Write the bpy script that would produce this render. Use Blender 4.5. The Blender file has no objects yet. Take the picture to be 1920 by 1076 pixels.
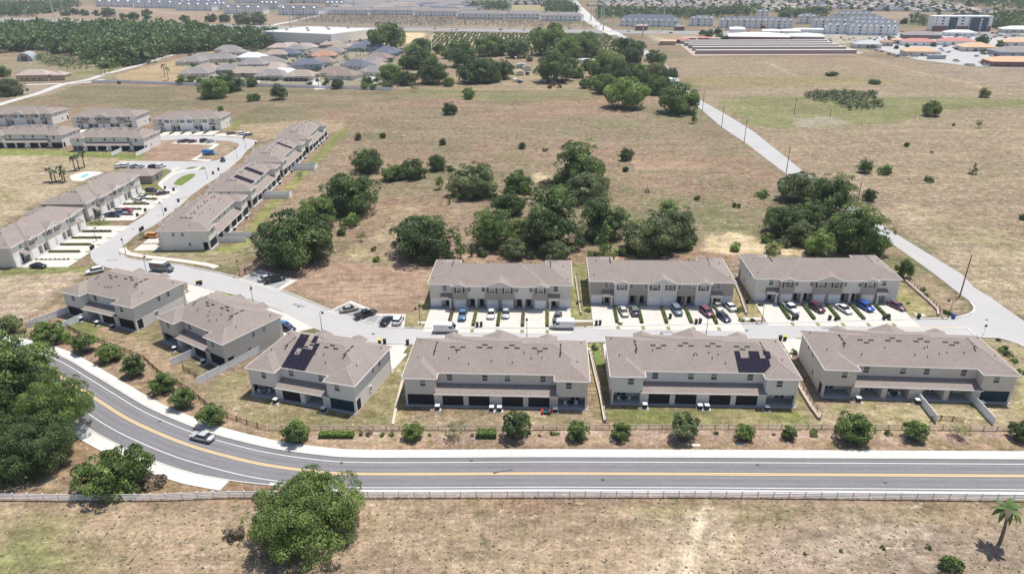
import bpy, math, random
import numpy as np
from math import sin, cos, pi, radians, sqrt, atan2
from mathutils import Vector, Matrix
from mathutils.geometry import tessellate_polygon

random.seed(7)
rng = np.random.default_rng(7)
SC = bpy.context.scene
COL = SC.collection

# ---------------------------------------------------------------- camera, sky, sun
F_PX, PITCH, ROLL, CAM_H = 1292.6, 0.43548, -0.0124, 77.57      # drone camera, surveyed from the house corners
cam_d = bpy.data.cameras.new('camera')
cam_d.sensor_width = 36.0
cam_d.lens = 36.0 * F_PX / 1920.0
cam_d.clip_start = 1.0
cam_d.clip_end = 30000.0
cam = bpy.data.objects.new('camera', cam_d)
COL.objects.link(cam)
cam.matrix_world = Matrix.Translation((0, 0, CAM_H)) @ Matrix.Rotation(pi / 2 - PITCH, 4, 'X') @ Matrix.Rotation(ROLL, 4, 'Z')
SC.camera = cam

SUN_DIR = Vector((0.25, 0.23, 1.0)).normalized()                 # towards the sun
SUN_EL = math.asin(SUN_DIR.z)
SUN_AZ = atan2(SUN_DIR.x, SUN_DIR.y)
world = bpy.data.worlds.new('World')
SC.world = world
world.use_nodes = True
wn = world.node_tree.nodes
wn.clear()
w_out = wn.new('ShaderNodeOutputWorld')
w_bg = wn.new('ShaderNodeBackground')
w_sky = wn.new('ShaderNodeTexSky')
w_sky.sky_type = 'NISHITA'
w_sky.sun_disc = False
w_sky.sun_elevation = SUN_EL
w_sky.sun_rotation = SUN_AZ
w_sky.altitude = 80
w_sky.air_density = 1.0
w_sky.dust_density = 1.6
w_bg.inputs['Strength'].default_value = 0.105
world.node_tree.links.new(w_sky.outputs[0], w_bg.inputs[0])
world.node_tree.links.new(w_bg.outputs[0], w_out.inputs[0])

sun_d = bpy.data.lights.new('sun', 'SUN')
sun_d.energy = 4.4
sun_d.angle = radians(0.6)
sun_d.color = (1.0, 0.955, 0.89)
sun = bpy.data.objects.new('sun', sun_d)
sun.rotation_euler = SUN_DIR.to_track_quat('Z', 'Y').to_euler()
sun.location = SUN_DIR * 500
COL.objects.link(sun)

SC.view_settings.view_transform = 'Standard'
SC.view_settings.look = 'None'
SC.view_settings.gamma = 1.0
SC.view_settings.use_curve_mapping = False
SC.view_settings.exposure = 0.38
SC.cycles.max_bounces = 5
SC.cycles.diffuse_bounces = 3
SC.cycles.transparent_max_bounces = 6
SC.cycles.volume_bounces = 0

# ---------------------------------------------------------------- survey: photo measurement -> metres on the ground
_cr, _sr, _cp, _sp = cos(ROLL), sin(ROLL), cos(PITCH), sin(PITCH)


def gp(u, v, z=0.0):
    a, b = u - 960.0, v - 538.0
    x = a * _cr + b * _sr
    up = -(-a * _sr + b * _cr) / F_PX
    t = (z - CAM_H) / (-_sp + up * _cp)
    return (t * x / F_PX, t * (_cp + up * _sp))


def px_of(X, Y, Z=0.0):
    """metres -> photo pixels, used to size plants from their measured width"""
    h = Z - CAM_H
    fwd = Y * _cp - h * _sp
    up = Y * _sp + h * _cp
    u, v = F_PX * X / fwd, -F_PX * up / fwd
    return 960 + u * _cr - v * _sr, 538 + u * _sr + v * _cr


def m_per_px(X, Y):
    return (Y * _cp + CAM_H * _sp) / F_PX


def zc(x0, y0, s, pts):
    """points read in an enlargement of the photo with origin x0, y0 and factor s"""
    return [(x0 + p[0] / s, y0 + p[1] / s) + tuple(p[2:]) for p in pts]


def zct(x0, y0, s, pts):
    """same, for plants: the third number is the crown width in the enlargement"""
    return [(x0 + p[0] / s, y0 + p[1] / s, p[2] / s) + tuple(p[3:]) for p in pts]


# ---------------------------------------------------------------- materials
MATS = {}


def nt(m):
    m.use_nodes = True
    n = m.node_tree
    n.nodes.clear()
    return n, n.nodes, n.links


def mat(name, col, rough=0.8, spec=0.3, metal=0.0, noise=0.0, nscale=2.0, alpha=1.0, bump=0.0, bscale=20.0, noise2=0.0, n2scale=0.2, coat=0.0):
    if name in MATS:
        return MATS[name]
    m = bpy.data.materials.new(name)
    t, N, Lk = nt(m)
    out = N.new('ShaderNodeOutputMaterial')
    b = N.new('ShaderNodeBsdfPrincipled')
    Lk.new(b.outputs[0], out.inputs[0])
    b.inputs['Base Color'].default_value = (*col, 1)
    b.inputs['Roughness'].default_value = rough
    b.inputs['Specular IOR Level'].default_value = spec
    b.inputs['Metallic'].default_value = metal
    b.inputs['Alpha'].default_value = alpha
    b.inputs['Coat Weight'].default_value = coat
    if noise > 0 or noise2 > 0 or bump > 0:
        g = N.new('ShaderNodeNewGeometry')
        last = None
        for amp, scl in ((noise, nscale), (noise2, n2scale)):
            if amp <= 0:
                continue
            nz = N.new('ShaderNodeTexNoise')
            nz.inputs['Scale'].default_value = scl
            nz.inputs['Detail'].default_value = 4
            nz.inputs['Roughness'].default_value = 0.65
            Lk.new(g.outputs['Position'], nz.inputs['Vector'])
            mr = N.new('ShaderNodeMapRange')
            mr.inputs['From Min'].default_value = 0.25
            mr.inputs['From Max'].default_value = 0.75
            mr.inputs['To Min'].default_value = 1 - amp
            mr.inputs['To Max'].default_value = 1 + amp
            Lk.new(nz.outputs['Fac'], mr.inputs['Value'])
            if last is None:
                last = mr.outputs[0]
            else:
                mm = N.new('ShaderNodeMath')
                mm.operation = 'MULTIPLY'
                Lk.new(last, mm.inputs[0])
                Lk.new(mr.outputs[0], mm.inputs[1])
                last = mm.outputs[0]
        if last is not None:
            vm = N.new('ShaderNodeVectorMath')
            vm.operation = 'SCALE'
            vm.inputs[0].default_value = col
            Lk.new(last, vm.inputs['Scale'])
            Lk.new(vm.outputs[0], b.inputs['Base Color'])
        if bump > 0:
            nb = N.new('ShaderNodeTexNoise')
            nb.inputs['Scale'].default_value = bscale
            Lk.new(g.outputs['Position'], nb.inputs['Vector'])
            bp = N.new('ShaderNodeBump')
            bp.inputs['Strength'].default_value = bump
            Lk.new(nb.outputs['Fac'], bp.inputs['Height'])
            Lk.new(bp.outputs[0], b.inputs['Normal'])
    MATS[name] = m
    return m


def foliage_mat(name, dark, light, trans=0.25):
    m = bpy.data.materials.new(name)
    t, N, Lk = nt(m)
    out = N.new('ShaderNodeOutputMaterial')
    at = N.new('ShaderNodeAttribute')
    at.attribute_name = 'tint'
    oi = N.new('ShaderNodeObjectInfo')
    ad = N.new('ShaderNodeMath')
    ad.operation = 'MULTIPLY_ADD'
    Lk.new(oi.outputs['Random'], ad.inputs[0])
    ad.inputs[1].default_value = 0.3
    Lk.new(at.outputs['Fac'], ad.inputs[2])
    sb = N.new('ShaderNodeMath')
    sb.operation = 'SUBTRACT'
    sb.use_clamp = True
    Lk.new(ad.outputs[0], sb.inputs[0])
    sb.inputs[1].default_value = 0.15
    mx = N.new('ShaderNodeMix')
    mx.data_type = 'RGBA'
    Lk.new(sb.outputs[0], mx.inputs['Factor'])
    mx.inputs['A'].default_value = (*dark, 1)
    mx.inputs['B'].default_value = (*light, 1)
    d = N.new('ShaderNodeBsdfPrincipled')
    d.inputs['Roughness'].default_value = 0.55
    d.inputs['Specular IOR Level'].default_value = 0.35
    Lk.new(mx.outputs['Result'], d.inputs['Base Color'])
    tr = N.new('ShaderNodeBsdfTranslucent')
    Lk.new(mx.outputs['Result'], tr.inputs['Color'])
    ms = N.new('ShaderNodeMixShader')
    ms.inputs[0].default_value = trans
    Lk.new(d.outputs[0], ms.inputs[1])
    Lk.new(tr.outputs[0], ms.inputs[2])
    Lk.new(ms.outputs[0], out.inputs[0])
    MATS[name] = m
    return m


foliage_mat('leaf_oak', (0.062, 0.103, 0.029), (0.256, 0.348, 0.091))
foliage_mat('leaf_dark', (0.050, 0.083, 0.030), (0.178, 0.250, 0.077))
foliage_mat('leaf_bright', (0.112, 0.179, 0.047), (0.341, 0.463, 0.119))
foliage_mat('leaf_grey', (0.084, 0.115, 0.054), (0.279, 0.325, 0.136))
foliage_mat('leaf_pale', (0.165, 0.190, 0.074), (0.439, 0.456, 0.162))
foliage_mat('leaf_red', (0.10, 0.03, 0.02), (0.28, 0.08, 0.05))
foliage_mat('leaf_dry', (0.13, 0.10, 0.075), (0.33, 0.27, 0.19))
mat('bark', (0.14, 0.11, 0.09), 0.9, noise=0.3, nscale=6)
mat('palm_bark', (0.2, 0.165, 0.135), 0.9, noise=0.3, nscale=8)
mat('shingles', (0.252, 0.212, 0.19), 0.92, 0.15, noise=0.16, nscale=2.2, noise2=0.08, n2scale=0.3, bump=0.3, bscale=9)
mat('fascia_white', (0.80, 0.77, 0.73), 0.6, noise=0.05)
mat('soffit', (0.5, 0.48, 0.45), 0.7)
mat('wall_beige', (0.67, 0.61, 0.53), 0.9, noise=0.05, nscale=0.7)
mat('wall_cream', (0.70, 0.655, 0.59), 0.9, noise=0.05, nscale=0.7)
mat('wall_taupe', (0.40, 0.35, 0.305), 0.9, noise=0.05, nscale=0.7)
mat('wall_sage', (0.64, 0.595, 0.52), 0.9, noise=0.05, nscale=0.7)
mat('wall_lightgrey', (0.76, 0.725, 0.665), 0.9, noise=0.05, nscale=0.7)
mat('wall_lavender', (0.36, 0.35, 0.38), 0.9, noise=0.05)
mat('wall_bluegrey', (0.30, 0.34, 0.38), 0.9, noise=0.05)
mat('wall_white', (0.88, 0.87, 0.85), 0.85, noise=0.05)
mat('wall_sand', (0.5, 0.4, 0.27), 0.9, noise=0.05)
mat('wall_brick', (0.27, 0.13, 0.11), 0.9, noise=0.12)
mat('wall_navy', (0.06, 0.09, 0.13), 0.8, noise=0.05)
mat('trim_white', (0.82, 0.81, 0.79), 0.5)
mat('shutter_dark', (0.035, 0.045, 0.055), 0.6)
mat('door_dark', (0.03, 0.026, 0.026), 0.5)
mat('glass', (0.05, 0.065, 0.075), 0.08, 0.8)
mat('glass_pale', (0.22, 0.28, 0.28), 0.12, 0.8)
mat('screen', (0.035, 0.032, 0.038), 0.7, 0.2, alpha=0.84)
mat('screen_teal', (0.02, 0.05, 0.07), 0.6, 0.2, alpha=0.9)
mat('vent_dark', (0.028, 0.022, 0.022), 0.7)
mat('solar', (0.022, 0.02, 0.034), 0.8, 0.03)
mat('solar_frame', (0.06, 0.06, 0.075), 0.4)
mat('concrete', (0.50, 0.475, 0.43), 0.9, 0.2, noise=0.10, nscale=0.9, noise2=0.06, n2scale=0.15)
mat('concrete_white', (0.52, 0.505, 0.475), 0.9, 0.2, noise=0.10, nscale=0.8, noise2=0.05, n2scale=0.12)
mat('slab_grey', (0.36, 0.355, 0.36), 0.85, noise=0.08)
mat('asphalt_main', (0.165, 0.161, 0.167), 0.9, 0.2, noise=0.10, nscale=1.2, noise2=0.10, n2scale=0.09, bump=0.2, bscale=12)
mat('asphalt_street', (0.375, 0.367, 0.36), 0.9, 0.2, noise=0.05, nscale=1.3, noise2=0.07, n2scale=0.07)
mat('lane_pale', (0.46, 0.445, 0.42), 0.9, 0.2, noise=0.08, nscale=0.8, noise2=0.07, n2scale=0.05)
mat('asphalt_parking', (0.25, 0.25, 0.26), 0.9, 0.2, noise=0.10, nscale=1.3)
mat('highway', (0.27, 0.26, 0.265), 0.9, 0.2, noise=0.06, nscale=0.1)
mat('paint_white', (0.62, 0.62, 0.60), 0.7, noise=0.12, nscale=1.5)
mat('paint_yellow', (0.66, 0.47, 0.23), 0.7, noise=0.05)
mat('lawn', (0.13, 0.17, 0.045), 0.95, 0.1, noise=0.3, nscale=1.2, noise2=0.2, n2scale=0.2)
mat('grass_patch', (0.20, 0.20, 0.085), 0.95, 0.1, noise=0.25, nscale=1.4)
mat('mulch', (0.17, 0.115, 0.09), 0.95, 0.1, noise=0.3, nscale=3)
mat('vinyl', (0.82, 0.82, 0.83), 0.45, noise=0.03)
mat('retain_block', (0.46, 0.40, 0.33), 0.9, noise=0.2, nscale=2)
mat('fence_bronze', (0.085, 0.05, 0.035), 0.6)
mat('fence_tan', (0.50, 0.42, 0.35), 0.8, noise=0.15)
mat('metal_black', (0.012, 0.012, 0.013), 0.4, 0.5)
mat('metal_grey', (0.34, 0.35, 0.36), 0.5, 0.5)
mat('ac_white', (0.62, 0.62, 0.62), 0.5)
mat('ac_dark', (0.05, 0.05, 0.055), 0.6)
mat('tyre', (0.015, 0.015, 0.015), 0.8)
mat('rim', (0.38, 0.38, 0.39), 0.35, metal=0.6)
mat('headlight', (0.75, 0.75, 0.78), 0.15)
mat('taillight', (0.4, 0.02, 0.02), 0.3)
mat('car_glass', (0.012, 0.015, 0.02), 0.08, 0.8)
mat('pole_wood', (0.12, 0.085, 0.065), 0.9, noise=0.2, nscale=3)
mat('pole_steel', (0.55, 0.55, 0.56), 0.5)
mat('bin_black', (0.018, 0.018, 0.02), 0.6)
mat('bin_yellow', (0.65, 0.45, 0.02), 0.5)
mat('bin_blue', (0.02, 0.08, 0.3), 0.5)
mat('metal_roof_white', (0.62, 0.62, 0.62), 0.4, noise=0.05)
mat('roof_grey', (0.235, 0.215, 0.21), 0.9, noise=0.12, nscale=0.8)
mat('roof_tan', (0.31, 0.26, 0.22), 0.9, noise=0.1, nscale=0.8)
mat('roof_blue', (0.115, 0.13, 0.165), 0.9, noise=0.1, nscale=0.8)
mat('roof_brown', (0.24, 0.185, 0.165), 0.9, noise=0.1, nscale=0.8)
mat('ridge_cap', (0.33, 0.285, 0.262), 0.9, 0.15, noise=0.1)
mat('asphalt_worn', (0.185, 0.18, 0.185), 0.85, 0.25, noise=0.10, nscale=1.0, noise2=0.12, n2scale=0.12)
mat('asphalt_mark', (0.075, 0.073, 0.075), 0.8, 0.25, noise=0.2, nscale=2)
mat('roof_orange', (0.37, 0.215, 0.15), 0.9, noise=0.12, nscale=0.8)
mat('roof_lightorange', (0.52, 0.35, 0.22), 0.9, noise=0.1, nscale=0.8)
mat('roof_coral', (0.45, 0.19, 0.165), 0.9, noise=0.1, nscale=0.8)
mat('roof_pink', (0.38, 0.31, 0.275), 0.9, noise=0.1, nscale=0.8)
mat('door_maroon', (0.42, 0.30, 0.28), 0.8)
mat('pool_water', (0.2, 0.5, 0.5), 0.05, 0.6)
mat('cloth_red', (0.5, 0.03, 0.02), 0.8)
mat('plastic_teal', (0.0, 0.1, 0.1), 0.5)
mat('plastic_white', (0.6, 0.6, 0.6), 0.5)
mat('straw', (0.62, 0.5, 0.32), 0.95, noise=0.2)
mat('deadwood', (0.25, 0.225, 0.215), 0.9, noise=0.3)
mat('skin', (0.4, 0.25, 0.18), 0.6)
for nm, c in dict(white=(0.72, 0.72, 0.72), silver=(0.42, 0.43, 0.44), grey=(0.13, 0.14, 0.15), black=(0.012, 0.013, 0.016), navy=(0.025, 0.04, 0.09),
                  blue=(0.02, 0.09, 0.42), steel=(0.08, 0.17, 0.28), maroon=(0.09, 0.018, 0.028), red=(0.35, 0.02, 0.05), beige=(0.48, 0.45, 0.38),
                  tan=(0.36, 0.32, 0.25), orange=(0.75, 0.27, 0.03), purple=(0.16, 0.06, 0.09), vanblue=(0.02, 0.2, 0.5), greyblue=(0.15, 0.19, 0.25), green=(0.04, 0.12, 0.06)).items():
    mat('paint_' + nm + '_car', c, 0.28, 0.5, coat=0.6)

# ---------------------------------------------------------------- object helpers
GLAB = {}


def link(o, parent=None):
    COL.objects.link(o)
    if parent is not None:
        o.parent = parent
    return o


def tag(o, label=None, cat=None, group=None, kind=None):
    if label:
        o['label'] = label
    if cat:
        o['category'] = cat
    if group:
        o['group'] = group
    if kind:
        o['kind'] = kind
    return o


def thing(name, label, cat, loc=(0, 0, 0), rz=0.0, group=None):
    o = bpy.data.objects.new(name, None)
    o.empty_display_size = 0.5
    link(o)
    o.location = (loc[0], loc[1], loc[2] if len(loc) > 2 else 0.0)
    o.rotation_euler = (0, 0, rz)
    return tag(o, label, cat, group)


class MB:
    """collects simple solids; one mesh"""

    def __init__(s):
        s.v, s.f = [], []

    def add(s, vs, fs):
        n = len(s.v)
        s.v += [tuple(map(float, p)) for p in vs]
        s.f += [tuple(i + n for i in f) for f in fs]
        return s

    def box(s, x0, x1, y0, y1, z0, z1):
        return s.add([(x0, y0, z0), (x1, y0, z0), (x1, y1, z0), (x0, y1, z0), (x0, y0, z1), (x1, y0, z1), (x1, y1, z1), (x0, y1, z1)],
                     [(0, 3, 2, 1), (4, 5, 6, 7), (0, 1, 5, 4), (1, 2, 6, 5), (2, 3, 7, 6), (3, 0, 4, 7)])

    def prism(s, poly, z0, z1):
        n = len(poly)
        a = sum(poly[i][0] * poly[(i + 1) % n][1] - poly[(i + 1) % n][0] * poly[i][1] for i in range(n))
        if a < 0:
            poly = poly[::-1]
        vs = [(p[0], p[1], z0) for p in poly] + [(p[0], p[1], z1) for p in poly]
        tri = tessellate_polygon([[Vector((p[0], p[1], 0)) for p in poly]])
        fs = []
        for t in tri:
            p, q, r = [poly[i] for i in t]
            if (q[0] - p[0]) * (r[1] - p[1]) - (q[1] - p[1]) * (r[0] - p[0]) < 0:
                t = t[::-1]
            fs.append(tuple(i + n for i in t))
            fs.append(tuple(t[::-1]))
        fs += [(i, (i + 1) % n, (i + 1) % n + n, i + n) for i in range(n)]
        return s.add(vs, fs)

    def cyl(s, x, y, z0, z1, r0, r1=None, n=8):
        r1 = r0 if r1 is None else r1
        vs = [(x + r0 * cos(2 * pi * i / n), y + r0 * sin(2 * pi * i / n), z0) for i in range(n)]
        vs += [(x + r1 * cos(2 * pi * i / n), y + r1 * sin(2 * pi * i / n), z1) for i in range(n)]
        return s.add(vs, [(i, (i + 1) % n, (i + 1) % n + n, i + n) for i in range(n)] + [tuple(range(n))[::-1], tuple(range(n, 2 * n))])

    def tube(s, p, q, r0, r1=None, n=6):
        p, q = Vector(p), Vector(q)
        r1 = r0 if r1 is None else r1
        d = (q - p).normalized()
        a = d.cross(Vector((0, 0, 1)) if abs(d.z) < 0.9 else Vector((1, 0, 0))).normalized()
        b = d.cross(a)
        vs = [p + (a * cos(2 * pi * i / n) + b * sin(2 * pi * i / n)) * r0 for i in range(n)]
        vs += [q + (a * cos(2 * pi * i / n) + b * sin(2 * pi * i / n)) * r1 for i in range(n)]
        return s.add(vs, [(i, (i + 1) % n, (i + 1) % n + n, i + n)[::-1] for i in range(n)] + [tuple(range(n)), tuple(range(n, 2 * n))[::-1]])

    def hip(s, x0, x1, y0, y1, z, p, dz=0.0, gable=False):
        """solid hip (or gable) roof over a rectangle"""
        z += dz
        w, d = x1 - x0, y1 - y0
        if w >= d:
            h = d / 2
            k = 0 if gable else h
            r = [(x0 + k, (y0 + y1) / 2, z + p * h), (x1 - k, (y0 + y1) / 2, z + p * h)]
            vs = [(x0, y0, z), (x1, y0, z), (x1, y1, z), (x0, y1, z)] + r
            fs = [(0, 1, 5, 4), (1, 2, 5), (2, 3, 4, 5), (3, 0, 4), (3, 2, 1, 0)]
        else:
            h = w / 2
            k = 0 if gable else h
            r = [((x0 + x1) / 2, y0 + k, z + p * h), ((x0 + x1) / 2, y1 - k, z + p * h)]
            vs = [(x0, y0, z), (x1, y0, z), (x1, y1, z), (x0, y1, z)] + r
            fs = [(0, 1, 4), (1, 2, 5, 4), (2, 3, 5), (3, 0, 4, 5), (3, 2, 1, 0)]
        return s.add(vs, fs)

    def mesh(s, name, *mats):
        m = bpy.data.meshes.new(name)
        m.from_pydata(s.v, [], s.f)
        for k in mats:
            m.materials.append(MATS[k])
        m.update()
        return m


def put(name, mesh, parent=None, loc=(0, 0, 0), rz=0.0, m=None, scale=None, rot=None):
    o = bpy.data.objects.new(name, mesh)
    link(o, parent)
    o.location = loc
    o.rotation_euler = rot if rot else (0, 0, rz)
    if scale is not None:
        o.scale = scale if hasattr(scale, '__len__') else (scale,) * 3
    if m is not None:
        if not mesh.materials:
            mesh.materials.append(MATS[m])
        o.material_slots[0].link = 'OBJECT'
        o.material_slots[0].material = MATS[m]
    return o


def sheet(name, pts, z, m, thick=0.06, pix=True, kind='structure', label=None, cat=None, group=None):
    """a flat slab of ground surface with a real edge"""
    P = [gp(*p) for p in pts] if pix else pts
    o = put(name, MB().prism(P, z - thick, z).mesh(name, m))
    return tag(o, label, cat, group, kind)


def offset_line(line, d):
    out = []
    n = len(line)
    for i in range(n):
        a = np.array(line[max(0, i - 1)])
        b = np.array(line[min(n - 1, i + 1)])
        t = (b - a) / np.linalg.norm(b - a)
        out.append((line[i][0] - t[1] * d, line[i][1] + t[0] * d))
    return out


def smooth(line, k=6):
    """Catmull-Rom"""
    P = [np.array(p, float) for p in line]
    P = [2 * P[0] - P[1]] + P + [2 * P[-1] - P[-2]]
    out = []
    for i in range(1, len(P) - 2):
        for j in range(k):
            t = j / k
            a, b, c, d = P[i - 1:i + 3]
            out.append(tuple(0.5 * ((2 * b) + (-a + c) * t + (2 * a - 5 * b + 4 * c - d) * t * t + (-a + 3 * b - 3 * c + d) * t ** 3)))
    out.append(tuple(P[-2]))
    return out


def ribbon(name, line, d0, d1, z, m, thick=0.06, kind='structure', label=None, cat=None):
    a, b = offset_line(line, d0), offset_line(line, d1)
    mb = MB()
    n = len(line)
    vs = []
    for i in range(n):
        vs += [(a[i][0], a[i][1], z), (b[i][0], b[i][1], z), (b[i][0], b[i][1], z - thick), (a[i][0], a[i][1], z - thick)]
    fs = []
    for i in range(n - 1):
        q, r = 4 * i, 4 * i + 4
        for j in range(4):
            fs.append((q + j, r + j, r + (j + 1) % 4, q + (j + 1) % 4) if d1 < d0 else (q + j, q + (j + 1) % 4, r + (j + 1) % 4, r + j))
    fs += [(0, 1, 2, 3), (4 * n - 1, 4 * n - 2, 4 * n - 3, 4 * n - 4)]
    mb.add(vs, fs)
    return tag(put(name, mb.mesh(name, m)), label, cat, kind=kind)


ORD = ['first', 'second', 'third', 'fourth', 'fifth', 'sixth', 'seventh', 'eighth', 'ninth', 'tenth', 'eleventh', 'twelfth', 'thirteenth', 'fourteenth',
       'fifteenth', 'sixteenth', 'seventeenth', 'eighteenth', 'nineteenth', 'twentieth']


def ordinal(i):
    if i < 20:
        return ORD[i]
    tens = ['twenty', 'thirty', 'forty', 'fifty', 'sixty', 'seventy', 'eighty', 'ninety'][((i + 1) // 10 - 2) % 8]
    k = (i + 1) % 10
    if i + 1 >= 100:
        return str(i + 1) + 'th'
    return tens + ('-' + ORD[k - 1] if k else 'th').replace('tyth', 'tieth') if k else tens[:-1] + 'ieth'
HAZE = 0.0001
# ---------------------------------------------------------------- ground: one sheet out to the horizon
def pip(X, Y, poly):
    inside = np.zeros(X.shape, bool)
    n = len(poly)
    for i in range(n):
        x0, y0 = poly[i]
        x1, y1 = poly[(i + 1) % n]
        c = ((y0 > Y) != (y1 > Y)) & (X < (x1 - x0) * (Y - y0) / (y1 - y0 + 1e-12) + x0)
        inside ^= c
    return inside


def seg_dist(X, Y, poly, closed=True):
    D = np.full(X.shape, 1e9)
    n = len(poly)
    for i in range(n if closed else n - 1):
        x0, y0 = poly[i]
        x1, y1 = poly[(i + 1) % n]
        dx, dy = x1 - x0, y1 - y0
        t = np.clip(((X - x0) * dx + (Y - y0) * dy) / (dx * dx + dy * dy + 1e-9), 0, 1)
        D = np.minimum(D, np.hypot(X - x0 - t * dx, Y - y0 - t * dy))
    return D


def vnoise(X, Y, s, seed):
    r = np.random.default_rng(seed)
    T = r.random((256, 256))
    x, y = X / s, Y / s
    xi, yi = np.floor(x).astype(int), np.floor(y).astype(int)
    fx, fy = x - xi, y - yi
    fx, fy = fx * fx * (3 - 2 * fx), fy * fy * (3 - 2 * fy)
    a, b = T[xi % 256, yi % 256], T[(xi + 1) % 256, yi % 256]
    c, d = T[xi % 256, (yi + 1) % 256], T[(xi + 1) % 256, (yi + 1) % 256]
    return (a * (1 - fx) + b * fx) * (1 - fy) + (c * (1 - fx) + d * fx) * fy


ys = [-600.0, -150.0, 0.0, 30.0, 50.0]
y = 60.0
while y < 2600:
    ys.append(y)
    y *= 1.0068
ys += [2700, 3200, 4500, 7000, 12000]
ss = [-9, -4, -2, -1.4] + list(np.linspace(-1.05, 1.05, 330)) + [1.4, 2, 4, 9]
ys, ss = np.array(ys), np.array(ss)
YY = np.repeat(ys[:, None], len(ss), 1)
XX = np.maximum(np.abs(YY), 55) * ss[None, :]
nr, nc = XX.shape
col = np.zeros((nr, nc, 4))
base = np.array([0.226, 0.166, 0.118])
n1 = vnoise(XX, YY, 45, 1)
n2 = vnoise(XX, YY, 14, 2)
n3 = vnoise(XX, YY, 5, 3)
n4 = vnoise(XX * 0.35, YY, 9, 4)
mix = np.clip(0.5 * n1 + 0.3 * n2 + 0.2 * n3, 0, 1)
greenish = np.array([0.158, 0.144, 0.08])
pinkish = np.array([0.252, 0.165, 0.117])
col[..., :3] = base + (greenish - base) * np.clip((mix - 0.47) * 4.2, 0, 1)[..., None]
col[..., :3] += (pinkish - col[..., :3]) * np.clip((0.5 - mix) * 4.0, 0, 1)[..., None]
col[..., 3] = 0.5
FL = 3
wild = np.ones((nr, nc))


def zone(pts, c, soft=3.0, strength=1.0, fleck=None, rough=0.0, pix=True, line=None, tame=None):
    """paints a kind of ground cover (grass, straw, bare soil); line = half width for a path along open points"""
    P = [gp(*p) for p in pts] if pix else pts
    xs = [p[0] for p in P]
    yv = [p[1] for p in P]
    pad = (line or 0) + soft * 2 + 6
    r0, r1 = np.searchsorted(ys, min(yv) - pad), np.searchsorted(ys, max(yv) + pad)
    X, Y = XX[r0:r1], YY[r0:r1]
    wob = (vnoise(X, Y, max(soft * 1.5, 1.5), 11) - 0.5) * soft * 1.6
    if line is not None:
        D = line - seg_dist(X, Y, P, False)
    else:
        D = seg_dist(X, Y, P)
        D = np.where(pip(X, Y, P), D, -D)
    a = np.clip((D + wob) / soft + 0.5, 0, 1) * strength
    if rough > 0:
        a = a * np.clip(0.5 + (vnoise(X, Y, 3.0, 21) * 0.5 + vnoise(X, Y, 8.0, 22) * 0.5 - 0.5) * 4 * rough + (1 - rough) * 0.5, 0, 1)
    a0 = a
    cc = np.array(c)
    col[r0:r1, :, :3] += (cc - col[r0:r1, :, :3]) * a[..., None]
    if tame is None and tuple(c) in TAME:
        tame = TAME[tuple(c)]
    if tame is not None:
        wild[r0:r1, :] += (tame - wild[r0:r1, :]) * a0
    if fleck is not None:
        col[r0:r1, :, FL] += (fleck - col[r0:r1, :, FL]) * a


TAN = (0.29, 0.216, 0.148)
RUST = (0.27, 0.185, 0.115)
LAWN = (0.165, 0.175, 0.062)
YGREEN = (0.205, 0.185, 0.092)
DIRT = (0.275, 0.188, 0.138)
STRAW = (0.52, 0.41, 0.26)
PINK = (0.25, 0.195, 0.155)
DRYL = (0.36, 0.29, 0.19)
TAME = {DIRT: .12, LAWN: .35, RUST: .5, STRAW: .5, TAN: .4, YGREEN: .6}
# foreground pasture
zone([(-400, 942), (2400, 942), (2600, 1300), (-600, 1300)], TAN, 4, 0.95, 0.5)
zone([(-100, 990), (120, 960), (300, 1000), (200, 1100), (-100, 1100)], YGREEN, 6, 0.75, 0.25, 0.4)
zone([(0, 1000), (150, 990), (130, 1090), (-20, 1090)], (0.17, 0.19, 0.07), 4, 0.5, 0.2, 0.8)
zone([(660, 950), (900, 945), (1000, 1000), (900, 1090), (700, 1080)], (0.27, 0.205, 0.14), 6, 0.6, 0.4, 0.4)
zone([(1200, 950), (1900, 950), (1900, 975), (1450, 975), (1250, 990)], YGREEN, 3, 0.7, 0.3, 0.5)
zone([(1420, 1000), (1560, 985), (1920, 990), (2000, 1090), (1350, 1090)], PINK, 5, 0.8, 0.35, 0.2)
zone([(1230, 985), (1370, 975), (1400, 1090), (1190, 1090)], (0.36, 0.29, 0.21), 5, 0.8, 0.95, 0.3)
zone([(1560, 990), (1750, 985), (1780, 1010), (1500, 1050)], (0.34, 0.27, 0.21), 3, 0.5, 0.8, 0.5)
zone([(1325, 940), (1312, 985), (1300, 1030), (1285, 1080)], (0.55, 0.46, 0.34), 0.8, 0.85, 0.9, 0.3, line=0.5)
zone([(1420, 1040), (1450, 985), (1520, 968), (1700, 962), (1920, 968)], (0.29, 0.22, 0.15), 0.8, 0.4, 0.1, line=0.35)
zone([(1440, 1040), (1465, 990), (1530, 977), (1700, 972), (1920, 978)], (0.29, 0.22, 0.15), 0.8, 0.4, 0.1, line=0.35)
# verge between white fence and road, left corner
zone([(0, 935), (0, 880), (160, 800), (420, 915), (680, 925), (680, 938)], RUST, 2, 0.9, 0.3)
zone([(40, 915), (90, 880), (140, 890), (120, 935)], (0.42, 0.34, 0.26), 3, 0.6, 0.9, 0.4)
zone([(680, 918), (2400, 918), (2400, 924), (680, 924)], RUST, 0.6, 0.8, 0.2)
# strip with the young trees
zone([(92, 660), (230, 735), (400, 800), (520, 835), (700, 842), (2300, 842), (2300, 790), (560, 800), (440, 775), (300, 700), (150, 630), (30, 610)], (0.295, 0.205, 0.145), 1.5, 0.95, 0.35)
zone([(560, 806), (2300, 800), (2300, 822), (560, 826)], (0.34, 0.25, 0.20), 1.5, 0.8, 0.7, 0.3)
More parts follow.
